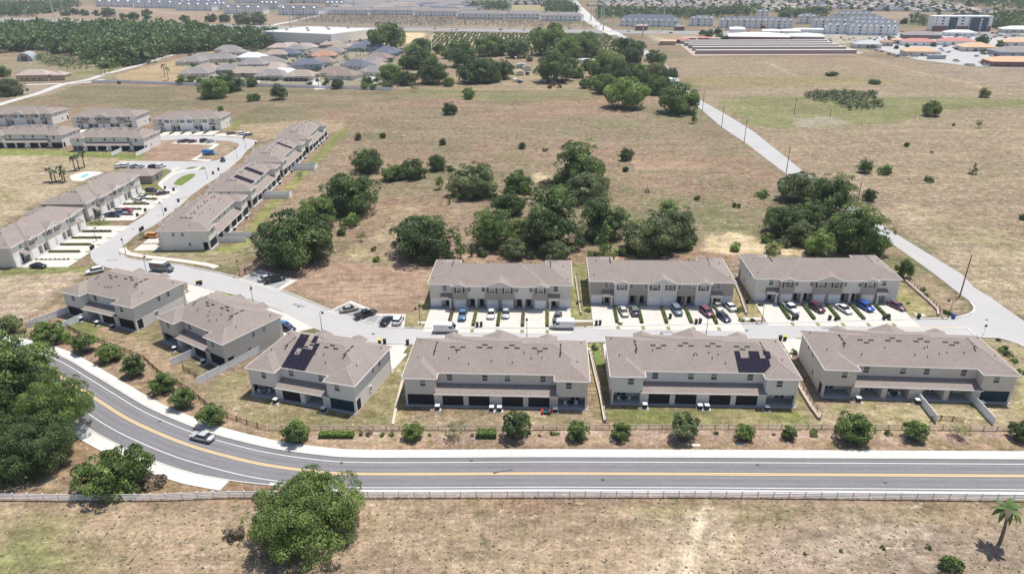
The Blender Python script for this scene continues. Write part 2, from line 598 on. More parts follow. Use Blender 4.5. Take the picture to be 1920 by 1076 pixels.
# back gardens
zone([(20, 600), (110, 570), (260, 620), (300, 640), (380, 720), (300, 700), (180, 650)], (0.31, 0.225, 0.15), 2, 0.9, 0.35)
zone([(240, 625), (300, 600), (300, 655), (262, 640)], YGREEN, 1.5, 0.7, 0.2, 0.3)
zone([(130, 600), (165, 588), (200, 600), (170, 640), (120, 615)], LAWN, 1.2, 0.9, 0.05)
zone([(380, 725), (470, 690), (560, 770), (670, 775), (760, 665), (768, 700), (735, 800), (520, 800), (440, 780)], YGREEN, 2, 0.95, 0.45, 0.15)
zone([(560, 770), (700, 765), (730, 795), (560, 800)], LAWN, 2, 0.8, 0.1, 0.6)
zone([(400, 735), (470, 715), (520, 765), (440, 765)], (0.31, 0.225, 0.155), 2, 0.7, 0.6, 0.6)
zone([(735, 770), (1115, 770), (1125, 800), (735, 803)], (0.29, 0.225, 0.15), 2, 0.85, 0.55)
zone([(800, 790), (1100, 785), (1100, 798), (800, 800)], YGREEN, 1.5, 0.7, 0.2, 0.5)
zone([(735, 760), (760, 705), (770, 650), (780, 640), (770, 720), (750, 800), (730, 800)], (0.27, 0.235, 0.12), 1.0, 0.8, 0.3)
zone([(1130, 762), (1500, 764), (1520, 798), (1150, 797)], LAWN, 1.5, 0.95, 0.1, 0.1)
zone([(1300, 775), (1420, 775), (1480, 795), (1290, 795)], (0.27, 0.22, 0.12), 2, 0.8, 0.4, 0.3)
zone([(1530, 755), (1920, 765), (1920, 800), (1530, 798)], (0.30, 0.245, 0.15), 2, 0.9, 0.75, 0.1)
zone([(1560, 765), (1700, 765), (1700, 790), (1560, 780)], YGREEN, 2, 0.5, 0.3, 0.7)
zone([(1840, 630), (1920, 650), (1990, 690), (1990, 790), (1920, 780), (1900, 700)], (0.31, 0.26, 0.16), 1.5, 0.9, 0.3)
zone([(1105, 655), (1125, 655), (1130, 700), (1140, 740), (1150, 790), (1125, 790), (1110, 700)], LAWN, 0.8, 0.7, 0.2)
zone([(1490, 690), (1520, 760), (1540, 790), (1500, 790), (1480, 730)], YGREEN, 0.8, 0.7, 0.2)
# front gardens of the far row
zone([(790, 560), (806, 575), (806, 610), (785, 613)], LAWN, 1.0, 0.8, 0.1)
zone([(775, 520), (803, 500), (803, 570), (788, 610), (770, 610)], (0.30, 0.25, 0.13), 1.5, 0.8, 0.3)
zone([(1070, 500), (1100, 490), (1107, 570), (1110, 600), (1070, 600)], (0.22, 0.215, 0.09), 1.0, 0.85, 0.3)
zone([(1375, 540), (1405, 530), (1420, 570), (1430, 595), (1385, 600)], (0.27, 0.235, 0.12), 1.0, 0.85, 0.3)
zone([(1690, 525), (1740, 575), (1750, 595), (1700, 590), (1680, 560)], (0.28, 0.25, 0.12), 1.0, 0.85, 0.3)
zone([(1700, 530), (1740, 520), (1820, 575), (1820, 590), (1760, 595)], (0.30, 0.225, 0.155), 1.5, 0.9, 0.35)
# bare parcel with parking bays
zone([(470, 490), (640, 492), (800, 500), (800, 590), (780, 610), (620, 575), (530, 540), (440, 512)], DIRT, 2, 1.0, 0.12)
zone([(600, 520), (700, 515), (780, 540), (770, 590), (640, 570)], (0.29, 0.215, 0.15), 6, 0.6, 0.2, 0.2, tame=.2)
zone([(745, 600), (800, 560), (800, 610), (760, 614)], (0.29, 0.245, 0.13), 1.5, 0.8, 0.3)
zone([(245, 470), (300, 465), (400, 468), (460, 480), (440, 500), (340, 485), (262, 478)], (0.27, 0.225, 0.14), 1.5, 0.9, 0.35)
zone([(250, 465), (300, 468), (400, 467), (400, 476), (270, 474)], YGREEN, 1, 0.7, 0.1)
# behind the row along the trees
zone([(780, 478), (1420, 472), (1420, 486), (780, 500)], (0.30, 0.20, 0.14), 2, 0.85, 0.3)
zone([(620, 490), (700, 440), (790, 440), (900, 470), (1300, 468), (1340, 440), (1440, 470), (1690, 470), (1690, 478), (800, 485)], (0.285, 0.20, 0.15), 5, 0.8, 0.4, 0.2)
zone([(1320, 470), (1325, 440), (1380, 436), (1440, 455), (1500, 462), (1530, 480), (1380, 476)], STRAW, 2, 1.0, 1.0, 0.25)
zone([(1000, 325), (1030, 325), (1040, 345), (1000, 342)], STRAW, 2, 0.8, 0.8, 0.4)
zone([(640, 478), (700, 440), (760, 390), (790, 395), (730, 450), (670, 485)], (0.36, 0.30, 0.17), 3, 0.75, 1.0, 0.4)
zone([(560, 370), (600, 310), (660, 270), (600, 470), (480, 480), (470, 440)], (0.27, 0.205, 0.15), 4, 0.7, 0.45, 0.3)
zone([(690, 470), (760, 400), (880, 380), (900, 440), (760, 480)], (0.29, 0.21, 0.155), 6, 0.6, 0.45, 0.3)
# green strip behind the eastern row
zone([(395, 468), (450, 455), (480, 400), (560, 330), (610, 270), (640, 240), (655, 243), (610, 290), (560, 345), (500, 410), (460, 470), (420, 475)], (0.22, 0.215, 0.085), 1.2, 0.95, 0.2)
zone([(550, 335), (600, 280), (650, 240), (640, 260), (590, 310)], LAWN, 1.0, 0.8, 0.05)
# rough ground, west edge
zone([(-200, 510), (0, 505), (150, 505), (180, 510), (115, 540), (108, 560), (40, 600), (-200, 600)], (0.36, 0.28, 0.21), 3, 0.95, 0.9, 0.1)
zone([(0, 505), (60, 500), (150, 500), (180, 495), (160, 510), (60, 515), (0, 520)], LAWN, 1, 0.85, 0.05)
zone([(-300, 285), (100, 285), (290, 300), (210, 316), (160, 340), (70, 385), (0, 420), (-300, 420)], (0.35, 0.28, 0.19), 4, 0.95, 0.75, 0.1)
zone([(-300, 340), (60, 360), (30, 380), (-300, 400)], YGREEN, 3, 0.6, 0.2, 0.4)
zone([(-200, 278), (0, 278), (140, 283), (280, 290), (270, 300), (100, 292), (-200, 290)], (0.18, 0.20, 0.065), 2, 0.95, 0.05)
zone([(150, 380), (240, 310), (130, 330), (60, 380)], (0.31, 0.235, 0.17), 3, 0.6, 0.5)
zone([(265, 296), (300, 262), (400, 268), (420, 275), (360, 302), (270, 302)], DIRT, 1.5, 0.95, 0.15)
zone([(430, 235), (600, 225), (655, 228), (640, 245), (540, 262), (470, 256), (410, 240)], (0.32, 0.24, 0.165), 2, 0.95, 0.15)
zone([(405, 262), (445, 268), (448, 280), (423, 290), (395, 300), (385, 275)], (0.31, 0.235, 0.165), 1.5, 0.95, 0.2)
zone([(425, 250), (440, 225), (460, 222), (440, 250)], LAWN, 1.2, 0.9, 0.05)
zone([(262, 325), (320, 318), (318, 330), (290, 345), (262, 350)], LAWN, 1.0, 0.95, 0.02)
zone([(265, 345), (292, 347), (318, 357), (280, 362), (262, 355)], LAWN, 1.0, 0.95, 0.02)
zone([(155, 415), (215, 412), (205, 428), (155, 428)], LAWN, 1.0, 0.95, 0.02)
# big meadow
zone([(110, 160), (740, 170), (760, 185), (600, 205), (420, 205), (100, 190)], (0.17, 0.148, 0.09), 6, 0.85, 0.2, 0.2)
zone([(330, 165), (420, 175), (640, 178), (700, 190), (540, 200), (330, 185)], (0.27, 0.20, 0.145), 6, 0.5, 0.2, 0.4)
zone([(740, 168), (1130, 170), (1130, 190), (740, 185)], (0.175, 0.17, 0.085), 4, 0.7, 0.2, 0.4)
zone([(660, 205), (1180, 200), (1260, 225), (1330, 280), (1100, 285), (680, 250)], (0.235, 0.178, 0.135), 8, 0.5, 0.3, 0.4)
zone([(1180, 300), (1330, 305), (1330, 322), (1190, 318)], (0.36, 0.245, 0.18), 3, 0.7, 0.4, 0.2)
zone([(1100, 220), (1200, 228), (1200, 245), (1110, 240)], (0.205, 0.19, 0.10), 4, 0.6, 0.1, 0.3)
zone([(750, 158), (1100, 156), (1180, 165), (1130, 172), (750, 168)], (0.33, 0.245, 0.17), 2, 0.6, 0.3, 0.3)
# east field
zone([(1230, 108), (1930, 110), (2600, 160), (2600, 620), (1920, 600), (1700, 450), (1550, 350), (1320, 190), (1300, 150), (1220, 110)], (0.25, 0.192, 0.135), 4, 0.85, 0.9)
zone([(1340, 185), (1420, 178), (1560, 180), (1900, 185), (2000, 200), (1800, 205), (1650, 235), (1450, 240), (1400, 235)], (0.175, 0.185, 0.075), 5, 0.85, 0.02, 0.25)
zone([(1480, 222), (1560, 218), (1600, 232), (1500, 238)], (0.33, 0.27, 0.24), 3, 0.7, 0.3, 0.2)
zone([(1280, 145), (1600, 142), (1700, 155), (1500, 165), (1300, 165)], (0.235, 0.205, 0.085), 5, 0.6, 0.1, 0.2)
zone([(1330, 170), (1700, 165), (1900, 175), (1900, 182), (1340, 182)], (0.28, 0.22, 0.165), 4, 0.5, 0.4, 0.3)
zone([(1560, 246), (1930, 244)], (0.44, 0.35, 0.24), 1.5, 0.6, 0.5, 0.5, line=1.2)
zone([(1560, 326), (1760, 330), (1930, 336)], (0.40, 0.32, 0.22), 1.5, 0.5, 0.6, 0.5, line=1.2)
zone([(1650, 405), (1760, 470), (1840, 540), (1920, 590), (2100, 640), (2100, 560), (1900, 450), (1700, 380)], (0.36, 0.29, 0.2), 4, 0.7, 0.95, 0.3)
zone([(1730, 410), (1900, 430), (1920, 470), (1760, 460)], YGREEN, 4, 0.6, 0.3, 0.6)
zone([(1595, 102), (1680, 125), (1740, 140), (1810, 155), (1860, 172), (1930, 178)], (0.46, 0.36, 0.25), 1.5, 0.8, 0.5, 0.2, line=1.0)
zone([(1440, 118), (1470, 132), (1490, 142)], (0.46, 0.36, 0.25), 1.5, 0.8, 0.5, 0.2, line=0.8)
zone([(1700, 125), (1930, 128), (1930, 172), (1820, 155)], (0.26, 0.21, 0.165), 4, 0.7, 0.2, 0.2)
# copse floor and farmstead
zone([(800, 100), (1210, 100), (1260, 150), (1180, 165), (800, 160), (760, 140)], (0.28, 0.215, 0.145), 4, 0.7, 0.3, 0.2)
zone([(930, 125), (1040, 125), (1050, 145), (940, 150)], (0.29, 0.24, 0.14), 4, 0.7, 0.4, 0.2)
# sand strip, plantation, scrub
zone([(640, 62), (800, 62), (790, 78), (740, 86), (640, 84), (600, 70)], (0.56, 0.44, 0.29), 3, 0.95, 0.8)
zone([(470, 52), (640, 52), (640, 60), (480, 60)], (0.5, 0.42, 0.33), 3, 0.7, 0.3)
zone([(812, 63), (1140, 66), (1190, 92), (1150, 103), (820, 100), (800, 85)], (0.42, 0.36, 0.22), 3, 0.95, 0.6)
zone([(560, 28), (860, 36), (1100, 46), (1130, 56), (800, 52), (540, 44)], (0.235, 0.195, 0.165), 4, 0.95, 0.3)
zone([(860, 40), (1100, 46), (1130, 56), (830, 51)], (0.33, 0.26, 0.175), 3, 0.7, 0.5, 0.3)
zone([(0, 12), (180, 10), (560, 32), (520, 46), (330, 44), (0, 32)], (0.30, 0.22, 0.165), 5, 0.9, 0.2)
zone([(120, 15), (200, 14), (360, 28)], (0.6, 0.42, 0.30), 3, 0.8, 0.2, line=3)
zone([(0, 33), (0, 47), (300, 52), (470, 54), (470, 48)], (0.33, 0.31, 0.30), 3, 0.9, 0.2)
zone([(210, 142), (330, 112), (400, 95), (420, 110), (390, 130), (345, 155), (230, 152)], (0.37, 0.265, 0.165), 3, 0.9, 0.4)
zone([(0, 108), (100, 108), (160, 120), (230, 128), (210, 150), (0, 155)], (0.25, 0.21, 0.14), 3, 0.8, 0.2)
zone([(130, 142), (180, 138), (230, 132), (200, 128), (140, 136)], LAWN, 2, 0.8, 0.0)
zone([(0, 160), (60, 160), (150, 158), (90, 180), (0, 186)], (0.28, 0.22, 0.17), 2, 0.9, 0.3)
zone([(350, 105), (740, 90), (745, 160), (345, 158)], (0.27, 0.245, 0.19), 3, 0.9, 0.3)
zone([(1210, 64), (1640, 62), (1930, 70), (1930, 78), (1600, 82), (1240, 84)], (0.42, 0.38, 0.33), 4, 0.8, 0.4, 0.3)
zone([(1200, 62), (1330, 62), (1330, 74), (1260, 76)], (0.29, 0.215, 0.14), 3, 0.9, 0.3)
zone([(1560, 84), (1650, 84), (1640, 98), (1600, 100)], (0.27, 0.22, 0.15), 3, 0.9, 0.2)
zone([(1560, 22), (1750, 24), (1740, 36), (1580, 36)], (0.29, 0.225, 0.16), 4, 0.9, 0.2)
zone([(900, 8), (1060, 12), (1080, 24), (960, 20)], (0.31, 0.27, 0.16), 5, 0.9, 0.2)
col[..., :3] *= 0.92 * (0.9 + 0.2 * n3 + 0.16 * (n4 - 0.5))[..., None]
# far beyond: mixed roofs, trees, fields (fields only)
idx = np.arange(nr * nc).reshape(nr, nc)
quads = np.stack([idx[:-1, :-1], idx[:-1, 1:], idx[1:, 1:], idx[1:, :-1]], -1).reshape(-1, 4)


def mesh_np(name, V, Fq, m, tint=None, colour=None, wildness=None):
    me = bpy.data.meshes.new(name)
    nv, nf, k = len(V), len(Fq), Fq.shape[1]
    me.vertices.add(nv)
    me.vertices.foreach_set('co', np.ascontiguousarray(V, np.float32).ravel())
    me.loops.add(nf * k)
    me.loops.foreach_set('vertex_index', np.ascontiguousarray(Fq, np.int32).ravel())
    me.polygons.add(nf)
    me.polygons.foreach_set('loop_start', np.arange(nf, dtype=np.int32) * k)
    me.update(calc_edges=True)
    if tint is not None:
        a = me.attributes.new('tint', 'FLOAT', 'POINT')
        a.data.foreach_set('value', np.ascontiguousarray(tint, np.float32))
    if wildness is not None:
        a = me.attributes.new('wildness', 'FLOAT', 'POINT')
        a.data.foreach_set('value', np.ascontiguousarray(wildness, np.float32).ravel())
    if colour is not None:
        a = me.attributes.new('cover', 'FLOAT_COLOR', 'POINT')
        a.data.foreach_set('color', np.ascontiguousarray(colour, np.float32).ravel())
    if m:
        me.materials.append(MATS[m])
    return me


def ground_mat():
    m = bpy.data.materials.new('ground_cover')
    t, N, Lk = nt(m)
    out = N.new('ShaderNodeOutputMaterial')
    b = N.new('ShaderNodeBsdfPrincipled')
    b.inputs['Roughness'].default_value = 0.95
    b.inputs['Specular IOR Level'].default_value = 0.1
    Lk.new(b.outputs[0], out.inputs[0])
    at = N.new('ShaderNodeAttribute')
    at.attribute_name = 'cover'
    g = N.new('ShaderNodeNewGeometry')

    def noise(scale, detail=3, rough=0.6, stretch=None):
        n = N.new('ShaderNodeTexNoise')
        n.inputs['Scale'].default_value = scale
        n.inputs['Detail'].default_value = detail
        n.inputs['Roughness'].default_value = rough
        if stretch:
            mp = N.new('ShaderNodeMapping')
            mp.inputs['Scale'].default_value = stretch
            mp.inputs['Rotation'].default_value = (0, 0, 0.05)
            Lk.new(g.outputs['Position'], mp.inputs['Vector'])
            Lk.new(mp.outputs[0], n.inputs['Vector'])
        else:
            Lk.new(g.outputs['Position'], n.inputs['Vector'])
        return n.outputs['Fac']

    def mr(v, a, b_, c, d):
        n = N.new('ShaderNodeMapRange')
        n.inputs['From Min'].default_value = a
        n.inputs['From Max'].default_value = b_
        n.inputs['To Min'].default_value = c
        n.inputs['To Max'].default_value = d
        Lk.new(v, n.inputs['Value'])
        return n.outputs[0]

    def mul(a, b_):
        n = N.new('ShaderNodeMath')
        n.operation = 'MULTIPLY'
        Lk.new(a, n.inputs[0])
        Lk.new(b_, n.inputs[1])
        return n.outputs[0]

    def mixc(f, a, bcol):
        n = N.new('ShaderNodeMix')
        n.data_type = 'RGBA'
        Lk.new(f, n.inputs['Factor'])
        Lk.new(a, n.inputs['A'])
        if isinstance(bcol, tuple):
            n.inputs['B'].default_value = (*bcol, 1)
        else:
            Lk.new(bcol, n.inputs['B'])
        return n.outputs['Result']
    fine = mr(noise(1.5, 6, 0.82), 0.3, 0.7, 0.5, 1.5)
    medium = mr(noise(0.38, 6, 0.8), 0.32, 0.68, 0.54, 1.46)
    streak = mul(mr(noise(0.35, 3, 0.6, (0.25, 1.6, 1)), 0.3, 0.7, 0.84, 1.16), mr(noise(0.07, 4, 0.65, (0.3, 1.5, 1)), 0.3, 0.7, 0.84, 1.16))
    vm = N.new('ShaderNodeVectorMath')
    vm.operation = 'SCALE'
    Lk.new(at.outputs['Color'], vm.inputs[0])
    Lk.new(mul(mul(fine, medium), streak), vm.inputs['Scale'])
    c1 = vm.outputs[0]
    # greener tufts
    wl = N.new('ShaderNodeAttribute')
    wl.attribute_name = 'wildness'
    gf = mr(noise(0.22, 6, 0.8), 0.48, 0.6, 0.0, 0.8)
    gv = N.new('ShaderNodeVectorMath')
    gv.operation = 'MULTIPLY'
    Lk.new(c1, gv.inputs[0])
    gv.inputs[1].default_value = (0.76, 0.86, 0.60)
    c2 = mixc(mul(gf, wl.outputs['Fac']), c1, gv.outputs[0])
    # dark weeds
    df = mr(noise(0.62, 6, 0.85), 0.545, 0.60, 0.0, 0.62)
    dv = N.new('ShaderNodeVectorMath')
    dv.operation = 'MULTIPLY'
    Lk.new(c2, dv.inputs[0])
    dv.inputs[1].default_value = (0.52, 0.56, 0.48)
    c3 = mixc(mul(df, wl.outputs['Fac']), c2, dv.outputs[0])
    # pale sand and straw flecks where the cover is thin
    fl = mr(noise(0.75, 6, 0.9, (0.6, 1.0, 1)), 0.545, 0.61, 0.0, 1.0)
    big = mr(noise(0.13, 4, 0.7), 0.38, 0.6, 0.1, 1.3)
    ff = mul(mul(fl, big), at.outputs['Alpha'])
    c4 = mixc(ff, c3, (0.66, 0.55, 0.42))
    Lk.new(c4, b.inputs['Base Color'])
    bp = N.new('ShaderNodeBump')
    bp.inputs['Strength'].default_value = 0.5
    bp.inputs['Distance'].default_value = 0.25
    Lk.new(noise(2.0, 4, 0.7), bp.inputs['Height'])
    Lk.new(bp.outputs[0], b.inputs['Normal'])
    MATS['ground_cover'] = m


ground_mat()
V = np.stack([XX, YY, np.zeros_like(XX)], -1).reshape(-1, 3)
ground = put('ground', mesh_np('ground', V, quads, 'ground_cover', colour=col.reshape(-1, 4), wildness=wild))
tag(ground, kind='structure')

# ---------------------------------------------------------------- roads
main = [(-260, 160), (-200, 152), (-150, 143.5), (-125, 137.8), (-113, 134.2), (-102, 129), (-91, 121.4), (-82.3, 115.2), (-74.8, 109.9), (-67.8, 105.7), (-60.6, 101.9), (-54, 99), (-44, 95.5), (-33.9, 93.3), (-27.4, 92.6),
        (-14.8, 92.3), (3.2, 92.1), (21, 91.7), (47.8, 91), (84.5, 90), (120, 89), (170, 87.5), (260, 85)]
ML = smooth(main, 5)
Z1, Z2 = 0.05, 0.056
ribbon('road', ML, 4.1, -3.95, Z1, 'asphalt_main')
mrk = [p for p in ML if p[0] < 300]
for o_ in (2.35, .95, -.95, -2.35):
    ribbon('tyre_track', mrk, o_ + .26, o_ - .26, Z1 + .003, 'asphalt_worn', 0.003)
ribbon('skid_mark', [gp(925, 887), gp(945, 883), gp(962, 880.5)], .12, -.12, Z1 + .006, 'asphalt_mark', .003)
for q0, q1, o0, o1 in ((60, 71, 3.6, -3.6),):
    pass
for u_, v_ in ((884, 864), (1420, 872), (640, 868), (1660, 905), (1130, 900), (300, 790)):
    c_ = gp(u_, v_)
    tag(put('manhole_cover', MB().cyl(c_[0], c_[1], Z1, Z1 + .006, .32, .32, 12).mesh('manhole_cover', 'asphalt_mark')), kind='structure')
for u_, v_ in ((470, 543), (560, 575), (700, 626), (300, 497), (250, 430), (1400, 620), (1240, 626), (330, 350), (1850, 600)):
    c_ = gp(u_, v_)
    tag(put('manhole_cover', MB().cyl(c_[0], c_[1], .045, .06, .38, .38, 12).mesh('manhole_cover', 'asphalt_mark')), kind='structure')
ribbon('edge_marking', mrk, 3.05, 2.90, Z2, 'paint_white', 0.004)
ribbon('edge_marking', mrk, -3.28, -3.43, Z2, 'paint_white', 0.004)
ribbon('centre_marking', mrk, 0.28, 0.07, Z2, 'paint_yellow', 0.004)
ribbon('centre_marking', mrk, -0.07, -0.28, Z2, 'paint_yellow', 0.004)
ribbon('kerb', ML, 4.45, 4.12, 0.16, 'concrete_white', 0.2)
ribbon('pavement', ML, 6.35, 4.50, 0.14, 'concrete_white', 0.2)
right = [p for p in ML if p[0] > -40]
ribbon('kerb', right, -3.97, -4.65, 0.15, 'concrete_white', 0.2)
# wider shoulder and footway on the inside of the bend
left = [p for p in ML if p[0] <= -33]
sh = MB()
a, b = offset_line(left, -3.96), offset_line(left, -1)
w_in = [min(1.6, max(0.06, (-(p[0]) - 36) * 0.10)) for p in left]
ro = [offset_line(left, -3.96 - w_in[i])[i] for i in range(len(left))]
sheet('road_shoulder', a + ro[::-1], Z1, 'asphalt_main', pix=False)
ki = [offset_line(left, -4.0 - w_in[i])[i] for i in range(len(left))]
ko = [offset_line(left, -4.2 - w_in[i])[i] for i in range(len(left))]
sheet('kerb', ki + ko[::-1], 0.16, 'concrete_white', 0.2, pix=False)
pa = [(p, w) for p, w in zip(left, w_in) if p[0] < -45.5]
i0 = len(pa)
pi_ = [offset_line(left, -4.24 - w_in[i])[i] for i in range(i0)]
po = [offset_line(left, -6.7 - w_in[i])[i] for i in range(i0)]
sheet('pavement', pi_ + po[::-1], 0.14, 'concrete_white', 0.2, pix=False)
# expansion joints of the pavement
jt = MB()
cum = 0
top_i, top_o = offset_line(ML, 4.52), offset_line(ML, 6.33)
for i in range(len(ML) - 1):
    p, q = np.array(ML[i]), np.array(ML[i + 1])
    n = int(np.linalg.norm(q - p) // 1.8)
    for k in range(n):
        t = k / max(n, 1)
        a0 = np.array(top_i[i]) * (1 - t) + np.array(top_i[i + 1]) * t
        b0 = np.array(top_o[i]) * (1 - t) + np.array(top_o[i + 1]) * t
        tv = (q - p) / np.linalg.norm(q - p) * 0.015
        jt.prism([tuple(a0 - tv), tuple(a0 + tv), tuple(b0 + tv), tuple(b0 - tv)], 0.141, 0.144)
tag(put('pavement_joint', jt.mesh('pavement_joint', 'slab_grey')), kind='structure')

# estate streets
street = [(480, 266), (465, 280), (452, 297), (428, 318), (405, 335), (383, 349), (357, 367.7), (341, 383.8), (313, 405), (291, 421.7), (256, 440), (238.7, 455), (230, 462),
          (224, 468), (223, 474), (233.4, 481.7), (252, 487), (279, 490.5), (339, 497.5), (401, 510.6), (453, 523), (490, 533), (523, 544), (570, 562), (618, 582), (650, 594), (690, 606), (725, 613), (761, 616),
          (800, 617), (1000, 616), (1200, 611.5), (1432, 607), (1600, 603), (1736, 599), (1770, 598.5), (1794.6, 597), (1821, 589.6), (1830, 578), (1821, 567), (1798, 550),
          (1748, 510.7), (1662, 449.7), (1560, 385), (1480, 331), (1397, 267.6), (1353.6, 239), (1316.8, 207.4), (1298, 194), (1262, 160), (1235, 130), (1188, 88), (1155, 66),
          (1168, 66), (1205, 88), (1255, 128), (1280, 158), (1300, 180.6), (1360, 214), (1413.8, 247.6), (1514, 328), (1544, 348), (1669, 432), (1702.6, 452.5), (1804, 514.5), (1826.5, 539), (1860, 559.5),
          (1918, 600.8), (2050, 680), (2200, 770), (2120, 790), (1990, 700), (1920, 649), (1874.8, 634), (1833, 630), (1700, 628), (1600, 631), (1480, 634), (1300, 638), (1100, 641.8), (1000, 643.5), (800, 646), (726, 645),
          (680, 640), (640, 633), (589, 616), (560, 601), (525.5, 583), (488, 568), (450, 555), (404, 545.7), (351, 531), (300, 521), (240, 511), (200, 501.5), (180, 494.8), (170.7, 484.6), (169, 473), (179.5, 461.3),
          (241, 422.7), (270, 405), (300.4, 374), (325.5, 361.6), (320.5, 356.6), (306.6, 353), (295, 346.5), (300, 340), (312, 329), (324, 320), (310.4, 316.4), (217.6, 314), (225, 302.6), (320, 302.6), (388, 303.6),
          (408, 300.5), (423, 291.7), (446, 278), (448.4, 270), (443, 266)]
sheet('street', street, 0.045, 'asphalt_street')
sheet('street', [(200, 262), (300, 254), (402, 255.5), (460, 259.5), (482, 264), (482, 268), (465, 281), (446, 279), (448.4, 270), (433, 265.5), (405.7, 263.4), (333, 262), (200, 270)], 0.035, 'asphalt_street')
# darker newer surface at the lane junction
sheet('street_patch', [(1683, 463), (1718, 462), (1804, 514.5), (1826.5, 539), (1860, 559.5), (1918, 600.8), (1990, 645), (1990, 695), (1920, 648), (1874, 633), (1838, 628), (1838, 600), (1835, 575), (1800, 549), (1748, 509.7)], 0.052, 'asphalt_street', 0.004)
kerb_line = [(1100, 614.3), (1200, 611), (1432, 606.5), (1600, 602.5), (1736, 598.5), (1770, 598), (1794.6, 596.3), (1821, 588.8), (1829, 578), (1821, 566)]
ribbon('kerb', smooth([gp(*p) for p in kerb_line], 4), 0.0, 0.45, 0.15, 'concrete_white', 0.2)
ribbon('kerb', smooth([gp(*p) for p in [(400, 510), (453, 522.5), (523, 543.5), (570, 561.5), (618, 581.5), (650, 593.5), (690, 605.5), (725, 612.5), (761, 615.5), (1000, 615.5), (1095, 614.3)]], 4), 0.0, 0.35, 0.15, 'concrete', 0.2)
ribbon('kerb', smooth([gp(*p) for p in [(1813, 614), (1833, 630), (1874.8, 634), (1920, 649), (1990, 700)]], 4), -0.35, 0.05, 0.15, 'concrete_white', 0.2)
ribbon('centre_marking', [gp(1686, 615.5), gp(1813, 613.5)], 0.12, -0.12, 0.056, 'paint_yellow', 0.004)
ribbon('pavement', smooth([gp(*p) for p in [(224, 466), (233, 475), (252, 480), (288, 485), (332, 490), (386, 498), (402, 503)]], 4), -0.3, 1.7, 0.07, 'concrete', 0.1)
ribbon('kerb', smooth([gp(*p) for p in [(221.5, 470), (233.4, 481.7), (252, 487), (279, 490.5), (339, 497.5), (401, 510)]], 4), 0.0, 0.3, 0.14, 'concrete', 0.2)
# green island and lay-by details
isl = zc(200, 270, 7.97, [(1000, 600), (1060, 530), (1150, 480), (1260, 450), (1330, 455), (1300, 500), (1200, 570), (1120, 620), (1040, 615)])
sheet('traffic_island', isl, 0.13, 'lawn', 0.12)
sheet('pavement', zc(200, 270, 7.97, [(760, 600), (850, 520), (980, 430), (1150, 395), (1330, 370), (1400, 345), (1420, 358), (1340, 392), (1150, 420), (1020, 460), (900, 540), (820, 600), (860, 640), (960, 690), (930, 730), (830, 670)]), 0.075, 'concrete', 0.1)
sheet('pavement', zc(200, 270, 7.97, [(960, 390), (1060, 350), (1110, 350), (1020, 400), (990, 430)]), 0.08, 'concrete', 0.1)
sheet('grass_verge', zc(200, 270, 7.97, [(1180, 385), (1240, 350), (1350, 345), (1300, 372)]), 0.1, 'lawn', 0.1)
sheet('grass_verge', zc(200, 270, 7.97, [(1370, 385), (1420, 355), (1465, 355), (1450, 380)]), 0.1, 'lawn', 0.1)
for pts in ([(875, 690), (805, 715), (1440, 735), (1230, 880), (1090, 960), (1350, 985), (1420, 955), (1180, 945), (1300, 880), (1530, 725), (1500, 715), (920, 705)],):
    sheet('pavement', zc(220, 180, 7.97, pts), 0.06, 'concrete', 0.1)
sheet('parking_bays', zc(220, 180, 7.97, [(920, 655), (1470, 665), (1460, 705), (925, 700)]), 0.05, 'asphalt_street', 0.1)
sheet('pavement', zc(220, 180, 7.97, [(1460, 575), (1600, 560), (1900, 600), (1900, 620), (1460, 598)]), 0.06, 'concrete', 0.1)

# parking bays beside the street, bare parcel
for nm, outl, asph, stripes in (
    ('one', [(448, 524), (487, 505.5), (559, 525), (523, 546)], [(453, 523), (484, 509), (543, 526), (519, 542)], [((470, 529), (503, 512)), ((489, 535), (520, 518)), ((505, 540), (540, 525))]),
    ('two', [(614, 584), (658, 564), (692, 578), (705, 588), (761, 589.5), (757, 617), (705, 610), (660, 597)], [(622, 583), (655, 568), (688, 582), (703, 592), (756, 592), (753, 613), (705, 607), (660, 595)],
     [((642, 588), (672, 572)), ((664, 596), (700, 580)), ((680, 603), (700, 590)), ((703, 607), (716, 591)), ((730, 611), (740, 592))])):
    sheet('parking_pad', outl, 0.052, 'concrete')
    sheet('parking_bays', asph, 0.06, 'asphalt_parking', 0.008)
    for p, q in stripes:
        A, B = gp(*p), gp(*q)
        ribbon('bay_marking', [A, B], 0.08, -0.08, 0.066, 'paint_white', 0.004)

# far lanes and the highway
ribbon('track', smooth([gp(*p) for p in [(-60, 215), (20, 190), (70, 176), (120, 158), (165, 150), (195, 140), (230, 131), (270, 120), (310, 107), (350, 97), (388, 90)]], 4), 3.2, -3.2, 0.05, 'lane_pale')
ribbon('track', smooth([gp(*p) for p in [(30, 160), (90, 158), (150, 156), (195, 149)]], 4), 2.5, -2.5, 0.04, 'lane_pale')
HWY = smooth([(-2200, 1700), (-872, 1258), (-534, 1152), (-399, 1100), (-189, 1028), (-39, 984), (198, 917), (348, 878), (600, 845), (1500, 800)], 3)
ribbon('highway', HWY, 22, -22, 0.06, 'highway')
ribbon('highway_marking', HWY, 1.6, -1.6, 0.08, 'grass_patch', 0.01)
ribbon('far_road', smooth([gp(*p) for p in [(1155, 66), (1120, 48), (1108, 40), (1098, 28), (1082, 12), (1075, 2)]], 4), 9, -9, 0.07, 'lane_pale')
ribbon('far_road', smooth([gp(*p) for p in [(500, 50), (560, 38), (620, 26), (700, 22)]], 4), 6, -6, 0.055, 'lane_pale')
ribbon('sand_road', smooth([gp(*p) for p in [(1440, 3), (1470, 9), (1510, 21)]], 4), 6, -6, 0.05, 'straw')
